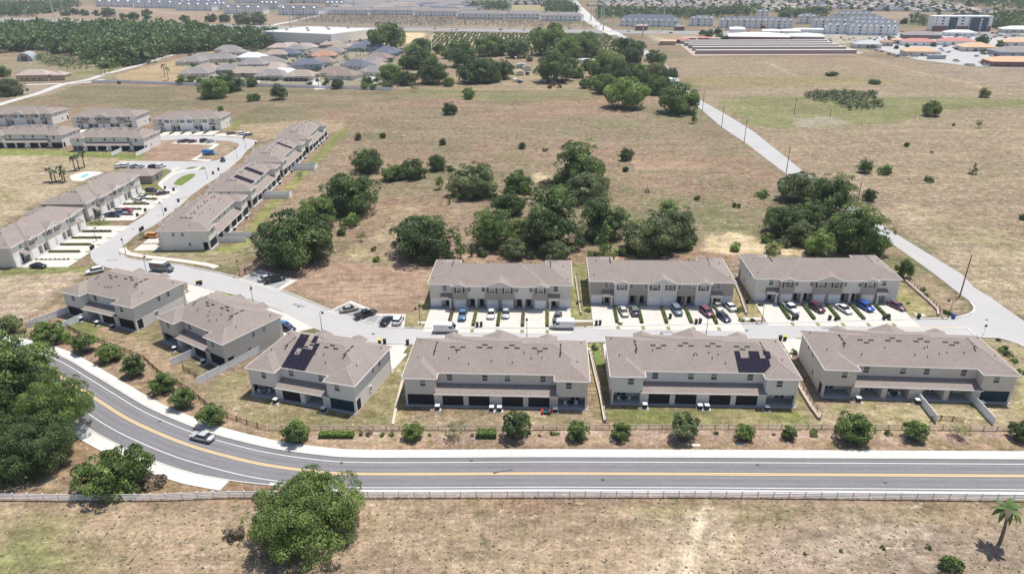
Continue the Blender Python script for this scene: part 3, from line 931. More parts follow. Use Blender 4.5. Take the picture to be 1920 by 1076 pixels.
sheet('forecourt_pad', [(1270, 80), (1300, 105), (1370, 104), (1600, 103), (1620, 100), (1560, 80)], 0.05, 'roof_pink')
sheet('car_park', [(1600, 84), (1660, 96), (1720, 112), (1800, 122), (1860, 127), (1990, 128), (1990, 72), (1700, 66), (1640, 70)], 0.04, 'asphalt_street')

# repairs in the estate street
for u_, v_, L_, W_, a_ in ((560, 573, 4, 1.2, -.5), (930, 630, 6, 1.4, 0), (1250, 623, 3, 1.0, 0), (1560, 615, 5, 1.2, 0), (270, 440, 4, 1.5, 1.2), (210, 488, 3, 1.2, .3), (340, 372, 5, 1.2, 1.1), (420, 300, 4, 1.2, 1.0), (1640, 430, 5, 2, -.6)):
    c_ = gp(u_, v_)
    q_ = [(c_[0] + cos(a_) * x_ - sin(a_) * y_, c_[1] + sin(a_) * x_ + cos(a_) * y_) for x_, y_ in ((-L_ / 2, -W_ / 2), (L_ / 2, -W_ / 2), (L_ / 2, W_ / 2), (-L_ / 2, W_ / 2))]
    sheet('road_patch', q_, .053, 'highway', .004, pix=False)
# lanes of the bungalow estate
for pts_ in ([(600, 168), (590, 150), (600, 125), (640, 100), (680, 92)], [(590, 150), (540, 140), (480, 120), (440, 108)], [(700, 166), (690, 140), (650, 118)], [(470, 160), (500, 140), (540, 128)]):
    ribbon('estate_lane', smooth([gp(*p_) for p_ in pts_], 4), 3.5, -3.5, .05, 'lane_pale')
# ---------------------------------------------------------------- terraced houses
HE, PT, OV = 6.3, 0.42, 0.4
TD, TE, TW, TF, TA = 15.93, 2.18, 6.79, 1.0, 6.0
MESH = {}


def cached(key, fn):
    if key not in MESH:
        MESH[key] = fn()
    return MESH[key]


def win_mesh(w, h):
    def f():
        m = MB()
        t = 0.09
        m.box(-w / 2 - t, -w / 2, 0, .1, -t, h + t).box(w / 2, w / 2 + t, 0, .1, -t, h + t)
        m.box(-w / 2, w / 2, 0, .1, -t, 0).box(-w / 2, w / 2, 0, .1, h, h + t).box(-w / 2, w / 2, 0, .08, h * .5 - .035, h * .5 + .035)
        return m.mesh('window', 'trim_white')
    return cached(('win', w, h), f)


def pane_mesh(w, h):
    return cached(('pane', w, h), lambda: MB().box(-w / 2, w / 2, .01, .05, 0, h).mesh('pane', 'glass'))


def window(par, x, y, z, w, h, ang, pale=False):
    o = put('window', win_mesh(w, h), par, (x, y, z), ang)
    put('pane', pane_mesh(w, h / 2 - .035), o, (0, 0, 0), m='glass')
    put('pane', pane_mesh(w, h / 2 - .035), o, (0, 0, h / 2 + .035), m='glass_pale' if pale else 'glass')
    return o


def terrace(name_label, x, y, yaw, n=6, rear='wall_beige', ends='wall_beige', bay='wall_taupe', mid='wall_cream', sides='wall_beige', screens='', show='rf', group=None, seed=0, solar=None, blind=''):
    r = random.Random(seed)
    L = .8 + 5.87 * n
    W = L - .8
    T = thing('terraced_house', name_label, 'townhouse block', (x, y, 0), yaw, group)
    D, e, w, d, a = TD, TE, TW, TF, TA
    h0, h1 = 3.1, HE - .2

    # roof
    def roof():
        m = MB()
        p = PT
        m.hip(0, L, e, D, HE, p)
        m.hip(a, L - a, e, D + d, HE, p, -.004)
        m.hip(0, w, 0, D - .02, HE, p, -.008)
        m.hip(L - w, L, 0, D - .02, HE, p, -.008)
        cs = [(a + 1.95, 1.95), (L - a - 1.95, 1.95)]
        if n == 6:
            cs.append((L / 2, 3.75))
        for cx, hw in cs:
            yf, z = D + d + .3, HE - .012
            m.add([(cx - hw, yf, z), (cx + hw, yf, z), (cx, yf, z + p * hw), (cx - hw, D + d, z), (cx + hw, D + d, z), (cx, D + d - hw, z + p * hw)],
                  [(1, 2, 5, 4), (2, 0, 3, 5), (0, 1, 4, 3), (3, 4, 5)])
        return m.mesh('roof', 'shingles')
    rf = put('roof', cached(('roof', n), roof), T)

    def fascia():
        m = MB()
        g = .07
        m.prism([(-g, -g), (w + g, -g), (w + g, e - g), (L - w - g, e - g), (L - w - g, -g), (L + g, -g), (L + g, D + g), (L - a + g, D + g), (L - a + g, D + d + g), (a - g, D + d + g), (a - g, D + g), (-g, D + g)], HE - .24, HE - .005)
        return m.mesh('fascia', 'fascia_white')
    put('fascia', cached(('fascia', n), fascia), T)

    gcs = [(a + 1.95, 1.95), (L - a - 1.95, 1.95)] + ([(L / 2, 3.75)] if n == 6 else [])

    def gable_trim(cx, hw):
        m = MB()
        if True:
            yf, z = D + d + .3, HE - .012
            for s in (-1, 1):
                m.add([(cx + s * hw, yf, z - .02), (cx + s * hw, yf + .06, z - .02), (cx, yf + .06, z + PT * hw), (cx, yf, z + PT * hw),
                       (cx + s * (hw - .45), yf, z - .02), (cx + s * (hw - .45), yf + .06, z - .02), (cx, yf + .06, z + PT * hw - .22), (cx, yf, z + PT * hw - .22)],
                      [(0, 1, 2, 3), (7, 6, 5, 4), (1, 5, 6, 2), (0, 3, 7, 4), (0, 4, 5, 1)] if s > 0 else [(3, 2, 1, 0), (4, 5, 6, 7), (2, 6, 5, 1), (4, 7, 3, 0), (1, 5, 4, 0)])
            m.box(cx - hw, cx + hw, yf - .32, yf + .05, z - .19, z - .03)
        return m.mesh('gable_trim', 'fascia_white')
    for cx_, hw_ in gcs:
        put('gable_trim', cached(('gtrim', hw_), lambda: gable_trim(0, hw_)), T, (cx_, 0, 0))

    def gable_face(cx, hw):
        m = MB()
        if True:
            yf, z = D + d + .302, HE - .01
            m.add([(cx - hw + .3, yf, z), (cx + hw - .3, yf, z), (cx, yf, z + PT * hw - .14), (cx - hw + .3, yf - .05, z), (cx + hw - .3, yf - .05, z), (cx, yf - .05, z + PT * hw - .14)], [(2, 1, 0), (3, 4, 5), (0, 3, 5, 2), (1, 2, 5, 4)])
        return m.mesh('gable_wall', 'wall_cream')
    for cx_, hw_ in gcs:
        put('gable_wall', cached(('gface', hw_), lambda: gable_face(0, hw_)), T, (cx_, 0, 0), m=bay if bay != 'wall_taupe' else 'wall_beige')

    def caps():
        m = MB()
        p_, hh = PT, (D - e) / 2
        my = (D + e) / 2
        zr = HE + p_ * hh
        lines = []
        for s0, s1 in ((0, 1), (L, -1)):
            q = lambda x_: s0 + s1 * x_
            lines += [((q(0), D, HE), (q(hh), my, zr)), ((q(0), 0, HE), (q(w / 2), w / 2, HE + p_ * w / 2)), ((q(w), 0, HE), (q(w / 2), w / 2, HE + p_ * w / 2)),
                      ((q(w / 2), w / 2, HE + p_ * w / 2), (q(w / 2), e + w / 2, HE + p_ * w / 2)), ((q(w / 2), e + w / 2, HE + p_ * w / 2), (q(hh), my, zr))]
            hm = min((D + d - e) / 2, L / 2 - a)
            lines.append(((q(a), D + d, HE), (q(a + hm), D + d - hm, HE + p_ * hm)))
            if n == 6:
                lines.append(((q(hh), my, zr), (q(a + (D + d - e) / 2 - .5), my, zr)))
        if n == 6:
            hm = (D + d - e) / 2
            lines.append(((a + hm, (D + d + e) / 2, HE + p_ * hm), (L - a - hm, (D + d + e) / 2, HE + p_ * hm)))
        else:
            lines.append(((hh, my, zr), (L - hh, my, zr)))
        for A_, B_ in lines:
            m.tube((A_[0], A_[1], A_[2] - .05), (B_[0], B_[1], B_[2] - .05), .1, .1, 6)
        return m.mesh('ridge_caps', 'ridge_cap')
    put('ridge_caps', cached(('caps', n), caps), T)
    for dx_ in (.35, W / 2, W - .35):
        yy_ = .4 if dx_ != W / 2 else e + .4
        put('downpipe', cached(('dp', dx_ == W / 2), lambda: MB().box(-.05, .05, -.09, -.01, (3.7 if dx_ == W / 2 else .1), HE - .25).mesh('downpipe', 'fascia_white')), T, (dx_ + .4, yy_, 0))

    # walls; X = wall coordinate along the front
    def X(v):
        return v + .4

    def upper():
        m = MB()
        m.box(X(0), X(5.95), .4, e + .4, h0, h1).box(X(W - 5.95), X(W), .4, e + .4, h0, h1)
        m.box(X(0.001), X(W - .001), e + .401, D - .4, h0 + .001, h1)
        return m.mesh('upper_wall', 'wall_beige')
    put('upper_wall', cached(('upper', n), upper), T, m=rear)

    segs = [(5.6, 7.2), (11.3, 12.3), (16.4, 18.8), (22.9, 23.9), (28.0, 29.6)] if n == 6 else [(5.6, 7.2), (11.25, 12.25), (16.3, 17.9)]
    opens = [(0.4, 5.6), (7.2, 11.3), (12.3, 16.4), (18.8, 22.9), (23.9, 28.0), (29.6, W - .4)] if n == 6 else [(0.4, 5.6), (7.2, 11.25), (12.25, 16.3), (17.9, W - .4)]

    def lower():
        m = MB()
        m.box(X(0), X(W), 3.0, D - 1.2, .0, h0)
        for s0, s1 in segs:
            m.box(X(s0), X(s1), .4, 3.0, .1, 2.75)
        m.box(X(0), X(.4), .4, .8, .1, h0).box(X(W - .4), X(W), .4, .8, .1, h0)
        m.box(X(0), X(.12), .8, 3.0, 2.5, h0).box(X(W - .12), X(W), .8, 3.0, 2.5, h0)
        m.box(X(0), X(.12), 2.3, 3.0, .1, 2.5).box(X(W - .12), X(W), 2.3, 3.0, .1, 2.5)
        m.box(X(.4), X(5.6), .4, .62, 2.52, h0).box(X(W - 5.6), X(W - .4), .4, .62, 2.52, h0)
        m.box(X(5.6), X(5.95), .4, .7, 2.75, h0).box(X(W - 5.95), X(W - 5.6), .4, .7, 2.75, h0)
        m.box(X(5.95), X(W - 5.95), .45, .65, 2.5, 2.76)
        return m.mesh('lower_wall', 'wall_beige')
    put('lower_wall', cached(('lower', n), lower), T, m=rear)

    def ceiling():
        return MB().box(X(.12), X(W - .12), .66, 2.98, 2.76, 2.9).mesh('porch_ceiling', 'soffit')
    put('porch_ceiling', cached(('ceil', n), ceiling), T)

    def lean():
        m = MB()
        x0, x1 = X(5.6), X(W - 5.6)
        y0, z0, y1, z1 = -.02, 2.83, e + .38, 3.78
        m.add([(x0, y0, z0), (x1, y0, z0), (x1 - .25, y1, z1), (x0 + .25, y1, z1), (x0, y0, z0 - .05), (x1, y0, z0 - .05), (x1 - .25, y1, z0 - .05), (x0 + .25, y1, z0 - .05)],
              [(0, 1, 2, 3), (4, 7, 6, 5), (0, 4, 5, 1), (1, 5, 6, 2), (2, 6, 7, 3), (3, 7, 4, 0)])
        return m.mesh('porch_roof', 'shingles')
    put('porch_roof', cached(('lean', n), lean), T)
    put('porch_fascia', cached(('leanf', n), lambda: MB().box(X(5.55), X(W - 5.55), -.1, -.03, 2.62, 2.84).box(X(5.6), X(W - 5.6), -.03, .44, 2.62, 2.77).mesh('porch_fascia', 'fascia_white')), T)
    put('patio', cached(('patio', n), lambda: MB().box(X(-.1), X(W + .1), -.25, 3.0, 0, .1).mesh('patio', 'slab_grey')), T)

    for i, (o0, o1) in enumerate(opens):
        k = screens[i] if i < len(screens) else 's'
        if k in 'st':
            put('porch_screen', cached(('scr', round(o1 - o0, 2)), lambda: MB().box(0, o1 - o0, .47, .50, .12, 2.5).mesh('porch_screen', 'screen')), T, (X(o0), 0, 0), m='screen' if k == 's' else 'screen_teal')
        sx = X((o0 + o1) / 2 + (-.8 if i % 2 == 0 else .8))
        o = put('sliding_door', cached('slide', lambda: MB().box(-.95, .95, 0, .06, 0, 2.1).mesh('sliding_door', 'trim_white')), T, (sx, 2.93, .12))
        for s in (-.47, .47):
            put('pane', cached('slidep', lambda: MB().box(-.4, .4, -.02, .03, .08, 2.02).mesh('pane', 'glass')), o, (s, 0, 0))
    if 'r' in show:
        # side screens of the end porches
        for xx in (X(.03), X(W - .07)):
            put('porch_screen', cached('sscr', lambda: MB().box(0, .04, .82, 2.28, .12, 2.49).mesh('porch_screen', 'screen')), T, (xx, 0, 0), m='screen')
        ws = [(3.6, .4)] + ([(8.5, e + .4), (15.4, e + .4), (19.8, e + .4), (26.7, e + .4)] if n == 6 else [(8.4, e + .4), (15.1, e + .4)]) + [(W - 3.6, .4)]
        for wx, wy in ws:
            window(T, X(wx), wy, 4.4, 1.1, 1.4, pi, r.random() < .4)
    for s, xx in ((0, X(0)), (1, X(W))):
        for yy, zz in ((D - 5.2, 4.5), (D - 8.0, 4.5), (D - 9.6, 1.3)):
            window(T, xx, yy, zz, .75, 1.1, pi / 2 if s == 0 else -pi / 2)

    # front
    if n == 6:
        bays, recs = [(5.75, 9.4), (14.0, 21.2), (25.8, 29.45)], [(9.4, 14.0), (21.2, 25.8)]
        gar = [7.6, 15.75, 19.45, 27.6]
    else:
        bays, recs = [(5.75, 9.4), (14.1, 17.75)], [(9.4, 14.1)]
        gar = [7.6, 15.9]

    for b0, b1 in bays:
        put('bay_wall', cached(('bay', round(b1 - b0, 2)), lambda: MB().box(0, b1 - b0, D - 1.25, D + d - .4, .1, h1).mesh('bay_wall', 'wall_taupe')), T, (X(b0), 0, 0), m=bay)

    put('end_wall', cached('endw0', lambda: MB().box(-.002, 2.9, D - 1.3, D - .398, .1, h1 - .02).box(2.9, 5.75, D - .6, D - .397, h0, h1 - .02).mesh('end_wall', 'wall_beige')), T, (X(0), 0, 0), m=ends)
    put('end_wall', cached('endw1', lambda: MB().box(-2.9, .002, D - 1.3, D - .398, .1, h1 - .02).box(-5.75, -2.9, D - .6, D - .397, h0, h1 - .02).mesh('end_wall', 'wall_beige')), T, (X(W), 0, 0), m=ends)
    for b0, b1 in recs:
        c = (b1 - b0) / 2
        put('recess_wall', cached(('recw', round(b1 - b0, 2)), lambda: MB().box(0, b1 - b0, D - .6, D + d - .7, 2.6, h1 - .03).box(c - .3, c + .3, D - 1.2, D + d - .7, .1, 2.6).mesh('recess_wall', 'wall_cream')), T, (X(b0), 0, 0), m=mid)

    def porch():
        y0, y1 = D - .39, D + 1.05
        return MB().add([(-1.475, y1, 3.05), (1.475, y1, 3.05), (1.475, y0, 3.75), (-1.475, y0, 3.75), (-1.475, y1, 2.93), (1.475, y1, 2.93), (1.475, y0, 2.93), (-1.475, y0, 2.93)],
                        [(1, 0, 3, 2), (5, 6, 7, 4), (0, 1, 5, 4), (1, 2, 6, 5), (3, 0, 4, 7)]).mesh('entrance_roof', 'shingles')
    for cx in (X(4.225), X(W - 4.225)):
        put('entrance_roof', cached('porch', porch), T, (cx, 0, 0))
        put('entrance_beam', cached('pbeam', lambda: MB().box(-1.375, 1.375, D + .8, D + .98, 2.5, 2.93).mesh('entrance_beam', 'fascia_white')), T, (cx, 0, 0))
    for cx in (X(5.2), X(W - 5.2)):
        put('column', cached('col', lambda: MB().box(-.2, .2, -.2, .2, 0, 2.5).box(-.28, .28, -.28, .28, 0, .9).mesh('column', 'wall_cream')), T, (cx, D + .75, .05))
    put('front_step', cached(('fstep', n), lambda: MB().box(X(.1), X(W - .1), D - 1.2, D + 1.2, 0, .08).mesh('front_step', 'slab_grey')), T)
    if 'f' in show:
        def garage():
            m = MB()
            for k in range(4):
                m.box(-1.25, 1.25, 0, .06, .02 + k * .54, .02 + k * .54 + .5)
            m.box(-1.25, 1.25, -.02, .02, 0, 2.2)
            return m.mesh('garage_door', 'trim_white')
        for gx, gy in [(1.5, D - .4), (W - 1.5, D - .4)] + [(g, D + d - .4) for g in gar]:
            put('garage_door', cached('garage', garage), T, (X(gx), gy, .1))
            put('garage_frame', cached('gframe', lambda: MB().box(-1.4, -1.26, 0, .05, 0, 2.3).box(1.26, 1.4, 0, .05, 0, 2.3).box(-1.4, 1.4, 0, .05, 2.3, 2.42).mesh('garage_frame', 'fascia_white')), T, (X(gx), gy, .1))
        doors = [4.2, W - 4.2]
        for b0, b1 in recs:
            doors += [b0 + 1.1, b1 - 1.1]
        for dx in doors:
            put('front_door', cached('fdoor', lambda: MB().box(-.5, .5, 0, .07, 0, 2.1).mesh('front_door', 'door_dark')), T, (X(dx), D - 1.2, .1))
            put('door_frame', cached('fdf', lambda: MB().box(-.62, -.51, 0, .06, 0, 2.2).box(.51, .62, 0, .06, 0, 2.2).box(-.62, .62, 0, .06, 2.12, 2.24).mesh('door_frame', 'trim_white')), T, (X(dx), D - 1.2, .1))
        big = [(7.6, 1.05), (W - 7.6, 1.05)] + ([(15.7, 1.05), (19.5, 1.05)] if n == 6 else [])
        for wx, ww in big:
            o = window(T, X(wx), D + d - .4, 4.3, 1.4, 1.45, 0, r.random() < .6)
            for s in (-1.02, 1.02):
                put('shutter', cached('shut', lambda: MB().box(-.19, .19, 0, .06, -.05, 1.4).mesh('shutter', 'shutter_dark')), T, (X(wx) + s, D + d - .4, 4.35))
        for wx in (3.8, W - 3.8):
            window(T, X(wx), D - .395, 4.5, 1.05, 1.35, 0, r.random() < .5)
        for b0, b1 in recs:
            for wx in (b0 + .55, b1 - .55):
                window(T, X(wx), D + d - .7, 4.6, .75, 1.25, 0, r.random() < .3)
    # roof fittings
    s_ = PT
    mid_y = (e + D) / 2

    def rz(yy):
        return HE + s_ * (yy - e)
    vm = cached('rvent', lambda: MB().box(-.52, .52, -.15, .15, 0, .09).mesh('roof_vent', 'vent_dark'))
    if 'r' in show or True:
        gx = [9.6, 15.0, 20.4, 26.0] if n == 6 else [9.2, 14.6]
        tilt = math.atan(PT)
        for k, g in enumerate(gx):
            flip = 1 if k in (0, 3) else -1
            for dx, dy in ((-1.05, 0), (1.05, 0), (0, -.62 * flip)):
                yy = mid_y - 1.05 + dy
                put('roof_vent', vm, T, (X(g) + dx, yy, rz(yy) - .01), rot=(tilt, 0, 0))
        for s in (0, 1):
            for k in range(3):
                xx = 5.55
                yy = mid_y - 2.3 + k * 1.45
                put('roof_vent', vm, T, (xx if s == 0 else L - xx, yy, HE + s_ * xx - .01), rot=(0, -tilt, pi / 2) if False else ((Matrix.Rotation(-tilt if s == 0 else tilt, 4, 'Y') @ Matrix.Rotation(pi / 2, 4, 'Z')).to_euler()))
        vp = cached('vpipe', lambda: MB().cyl(0, 0, -.1, .35, .11, .09, 6).mesh('vent_pipe', 'metal_black'))
        for k in range(9 if n == 6 else 6):
            xx = r.uniform(8, L - 8)
            yy = mid_y - r.uniform(2.2, 5)
            put('vent_pipe', vp, T, (xx, yy, rz(yy)))
        for xx, yy in ((1.2, D - 2.2), (2.2, 6.2), (L - 1.2, D - 2.4), (L - 2.3, 5.4)):
            put('vent_pipe', vp, T, (xx, yy, HE + s_ * min(xx, L - xx)))
    if solar:
        pm = cached('spanel', lambda: MB().box(-.5, .5, -.82, .82, 0, .05).mesh('solar_panel', 'solar'))
        tilt = math.atan(PT)
        for px, py in solar:
            yy = e + py * cos(tilt)
            put('solar_panel', pm, T, (px, yy, rz(yy) + .1), rot=(tilt, 0, 0))
    return T


def from_image_left_front(x0, y0, a, n=6):
    """turns the surveyed front corner of a house that faces the drone into its own origin"""
    L = .8 + 5.87 * n
    return x0 + L * cos(a) - TD * sin(a), y0 + L * sin(a) + TD * cos(a), a + pi


R_ = radians
GH = 'terraced houses of the estate'
HOUSES = {}
def grid(x0, rows, pw=1.06, ph=1.7):
    """rows of solar panels given as strings, lowest row first"""
    out = []
    for j, row in enumerate(rows):
        for i, c in enumerate(row):
            if c == '#':
                out.append((x0 + i * pw, .9 + j * ph))
    return out


HOUSES['B1'] = terrace('grey-beige townhouse block with a plain roof, between the two blocks that carry solar panels', -21.41, 112.42, R_(-3.3), 6, 'wall_sage', screens='sssss ', show='r', seed=1, group=GH)
HOUSES['B2'] = terrace('pale townhouse block with a notched group of solar panels low on its right roof', 18.59, 112.07, R_(-3.13), 6, 'wall_lightgrey', screens=' ssss ', show='r', seed=2, group=GH,
                       solar=grid(25.2, ['#######', '######', '# ## #', '#  # #'][:2]) + [(25.2, 4.3), (25.2, 4.3 + .0), (27.9, 4.3), (28.9, 4.3), (31.0, 4.3)][1:])
HOUSES['B3'] = terrace('beige townhouse block beside the lane junction, two white garden fences running out from its back', 60.19, 113.53, R_(-4.83), 6, 'wall_beige', screens='     t', show='r', seed=3, group=GH)
HOUSES['B4'] = terrace('short townhouse block with a stepped dark solar array on the left of its roof', -53.05, 116.92, R_(-17.33), 4, 'wall_lightgrey', screens=' s t', show='r', seed=4, group=GH,
                       solar=grid(7.5, ['#####', '#####', '# ###', '##  #', '## #']))
HOUSES['B5'] = terrace('short townhouse block, second from the left along the bend, bright blue car behind it', -81.16, 139.61, R_(-33.5), 4, 'wall_sage', screens='  ss', show='r', seed=5, group=GH)
HOUSES['B6'] = terrace('short townhouse block with the box van behind it, leftmost along the bend', -111.20, 153.61, R_(-23.0), 4, 'wall_lightgrey', screens='s ss', show='r', seed=6, group=GH)
for k, (nm, x0, y0, a, lab, cs) in enumerate((
        ('C1', -20.985, 155.381, -2.94, 'cream townhouse block with taupe bays, leftmost of the row of three below the oaks', ('wall_beige', 'wall_taupe', 'wall_cream')),
        ('C2', 19.319, 155.978, -3.24, 'taupe-ended townhouse block with cream bays, middle of the row of three below the oaks', ('wall_taupe', 'wall_cream', 'wall_taupe')),
        ('C3', 60.59, 156.209, -2.73, 'cream townhouse block with taupe bays, nearest the pale lane and the palm', ('wall_cream', 'wall_taupe', 'wall_cream')))):
    x, y, a = from_image_left_front(x0, y0, R_(a))
    HOUSES[nm] = terrace(lab, x, y, a, 6, 'wall_lightgrey', cs[0], cs[1], cs[2], show='f', seed=10 + k, group=GH)
dsol = [(9 + i * 1.06, .9 + j * 1.7) for j in range(4) for i in range(3)]
for k, (nm, x, y, a, lab, so) in enumerate((
        ('D1', -91.56, 195.94, 90.3, 'townhouse block with a blank end wall towards the bare parcel, nearest of the eastern row', None),
        ('D2', -92.41, 236.82, 90.4, 'townhouse block with two long dark solar strips on its roof, second of the eastern row', dsol + [(20 + i * 1.06, .9 + j * 1.7) for j in range(4) for i in range(3)]),
        ('D3', -92.96, 276.84, 90.3, 'townhouse block with one narrow solar strip on its roof, third of the eastern row', [(22 + i * 1.06, .9 + j * 1.7) for j in range(4) for i in range(2)]),
        ('D4', -92.84, 317.16, 90.4, 'townhouse block without panels at the far end of the eastern row', None))):
    HOUSES[nm] = terrace(lab, x, y, R_(a), 6, 'wall_lightgrey', screens=['sssssss', 'sss sss', 'ssssss', 'ssssss'][k], show='r', seed=20 + k, group=GH, solar=so)
HOUSES['E1'] = terrace('townhouse block cut by the left edge, small round bushes beside its nearest driveway', -158.16, 220.14, R_(-91.2), 6, 'wall_beige', 'wall_lightgrey', 'wall_beige', 'wall_lightgrey', show='f', seed=30, group=GH)
HOUSES['E2'] = terrace('townhouse block with cream bays next to the small clubhouse and pool', -159.0, 260.58, R_(-91.2), 6, 'wall_taupe', 'wall_cream', 'wall_cream', 'wall_beige', show='f', seed=31, group=GH)


def by_corner(u, v, yaw, n=6):
    """origin from the image-right front eave corner of a house facing the drone"""
    L = .8 + 5.87 * n
    x, y = gp(u, v, HE)
    return from_image_left_front(x - L * cos(yaw), y - L * sin(yaw), yaw, n)


for k, (u, v, yw, lab, cs) in enumerate(((412, 222, .4, 'white-fronted townhouse block at the right end of the far row, facing the parking bays', ('wall_beige', 'wall_white', 'wall_beige')),
                                         (253.9, 218.3, -1.0, 'townhouse block with taupe bays in the middle of the far row', ('wall_lightgrey', 'wall_taupe', 'wall_cream')),
                                         (94.1, 213.3, -2.0, 'white-bayed townhouse block at the far left, beside the curving dirt track', ('wall_beige', 'wall_white', 'wall_beige')))):
    x, y, a = by_corner(u, v, R_(yw))
    HOUSES['F%d' % k] = terrace(lab, x, y, a, 6, 'wall_lightgrey', cs[0], cs[1], cs[2], show='f', seed=40 + k, group=GH)
for k, (u, v, yw, lab, sc) in enumerate(((268.3, 259, -2.5, 'townhouse block with a teal screened end porch between two white fences, dry field behind', ' sssst'),
                                         (113.6, 253.4, -2.0, 'townhouse block with dark porches at the left edge, backing onto the strip of green lawn', 'ssssss'))):
    L = 36.02
    x, y = gp(u, v, HE)
    yw = R_(yw)
    HOUSES['G%d' % k] = terrace(lab, x - L * cos(yw), y - L * sin(yw), yw, 6, 'wall_lightgrey', screens=sc, show='r', seed=50 + k, group=GH)


def local(H, x, y, z=0.0):
    o = HOUSES[H]
    a = o.rotation_euler[2]
    return (o.location[0] + x * cos(a) - y * sin(a), o.location[1] + x * sin(a) + y * cos(a), z)


# air conditioners behind the houses
def ac(H, x, lab):
    p = local(H, x, -1.0)
    t = thing('air_conditioner', lab, 'air conditioner', p, HOUSES[H].rotation_euler[2], 'air conditioners behind the houses')
    put('cabinet', cached('acb', lambda: MB().box(-.42, .42, -.42, .42, .12, .95).mesh('cabinet', 'ac_dark')), t)
    put('top_grille', cached('act', lambda: MB().box(-.45, .45, -.45, .45, .95, 1.02).cyl(0, 0, 1.02, 1.06, .3, .3, 10).mesh('top_grille', 'ac_white')), t)
    put('base_slab', cached('acp', lambda: MB().box(-.7, .7, -.7, .7, 0, .11).mesh('base_slab', 'concrete')), t)


WHERE = {'B1': 'behind the plain-roofed block', 'B2': 'behind the pale block', 'B3': 'behind the junction block', 'B4': 'behind the stepped-array block',
         'B5': 'behind the second block from the left', 'B6': 'behind the leftmost block near the bend', 'D1': 'behind the nearest eastern block', 'D2': 'behind the second eastern block', 'D3': 'behind the third eastern block', 'D4': 'behind the farthest eastern block',
         'G0': 'behind the teal-porch block', 'G1': 'behind the far left block'}
for H, xs in {'B1': [6.8, 17.3, 18.8, 29.5], 'B2': [6.8, 17.3, 18.6, 29.9], 'B3': [7.0, 18.0, 29.8], 'B4': [6.8, 17.5], 'B5': [6.8, 17.4], 'B6': [6.6, 12.2, 17.3], 'D1': [11.9, 17.6, 29], 'D2': [11, 17.8, 29.2], 'D3': [7, 18, 29], 'D4': [7, 12, 18, 29],
              'G0': [7, 18, 29], 'G1': [18, 29]}.items():
    for i, x in enumerate(xs):
        ac(H, x, 'air conditioner %s, %s along its back wall' % (WHERE[H], ordinal(i)))

# white vinyl garden fences
def vfence(H, pts, lab, h=1.85):
    P = [local(H, *p) for p in pts]
    t = thing('garden_fence', lab, 'fence', P[0], 0, 'white garden fences behind the houses')
    for i in range(len(P) - 1):
        a, b = Vector(P[i]), Vector(P[i + 1])
        ln = (b - a).length
        n = max(1, round(ln / 2.4))
        ang = atan2(b.y - a.y, b.x - a.x)
        for k in range(n):
            q = a + (b - a) * (k / n) - Vector(P[0])
            put('fence_panel', cached(('vp', round(ln / n, 2), h), lambda: MB().box(.06, ln / n - .06, -.03, .03, .05, h - .1).box(.06, ln / n - .06, -.045, .045, h - .2, h - .08).mesh('fence_panel', 'vinyl')), t, q, ang)
            put('post', cached(('vpost', h), lambda: MB().box(-.065, .065, -.065, .065, 0, h + .05).mesh('post', 'vinyl')), t, q, ang)


vfence('B3', [(18.6, .2), (18.6, -7.5)], 'white panel fence running out from the back of the junction block, left of the pair')
vfence('B3', [(28.7, .2), (28.7, -7.5)], 'white panel fence running out from the back of the junction block, right of the pair')
vfence('B6', [(-.3, 1.0), (-2.2, -8.5)], 'long white panel fence at the outer left corner of the leftmost block along the bend')
vfence('B6', [(6.6, .2), (6.4, -7.0)], 'short white panel fence between the first two porches of the block by the box van')
vfence('B5', [(12.6, .2), (12.4, -5.5)], 'white panel fence mid-back of the second block from the left along the bend')
vfence('B5', [(24.0, 8.5), (23.9, -7.0), ], 'longest white panel fence, beside the end wall facing the stepped solar array')
vfence('D1', [(6.4, .2), (6.4, -8.5)], 'curved-top white fence nearest the bare parcel, behind the nearest eastern block')
vfence('D1', [(10.8, .2), (10.8, -9.5)], 'second white fence from the bare parcel, behind the nearest eastern block')
vfence('D2', [(10.6, .2), (10.6, -9.5)], 'nearer white fence behind the second eastern block')
vfence('D2', [(13.8, .2), (13.8, -10), (10.6, -10)], 'boxed-in white fence behind the second eastern block')
vfence('D3', [(9.5, .2), (9.5, -10), (14.5, -10)], 'nearer white fence behind the third eastern block, beside the thin young tree')
vfence('D3', [(14.6, .2), (14.6, -9.8)], 'farther white fence behind the third eastern block')
vfence('G0', [(24.5, .2), (24.5, -9)], 'white fence on the left side of the teal-screened porch')
vfence('G0', [(36.4, 3.0), (36.4, -9.5)], 'white fence on the right side of the teal-screened porch')

# clubhouse with pool
x0, y0 = gp(291, 344)
t = thing('clubhouse', 'small low clubhouse with a hipped shingle roof beside the pool and green lawn', 'clubhouse', (x0 - 17, y0, 0), 0)
put('wall', MB().box(0, 16, 0, 9.5, 0, 3.2).mesh('wall', 'wall_taupe'), t)
put('roof', MB().hip(-.7, 16.7, -.7, 10.2, 3.2, .3).mesh('roof', 'shingles'), t)
put('door', MB().box(15.98, 16.06, 4, 5, .1, 2.2).mesh('door', 'door_dark'), t)
for yy in (2, 7):
    o = put('window', win_mesh(1.2, 1.2), t, (16.0, yy, 1.0), -pi / 2)
    put('pane', pane_mesh(1.2, 1.1), o)
pool = [gp(*p) for p in zc(0, 300, 6.854, [(890, 210), (1000, 170), (1130, 150), (1270, 155), (1330, 170), (1120, 240), (1060, 275), (930, 270)])]
sheet('pool_deck', pool, .06, 'concrete_white', .1, pix=False)
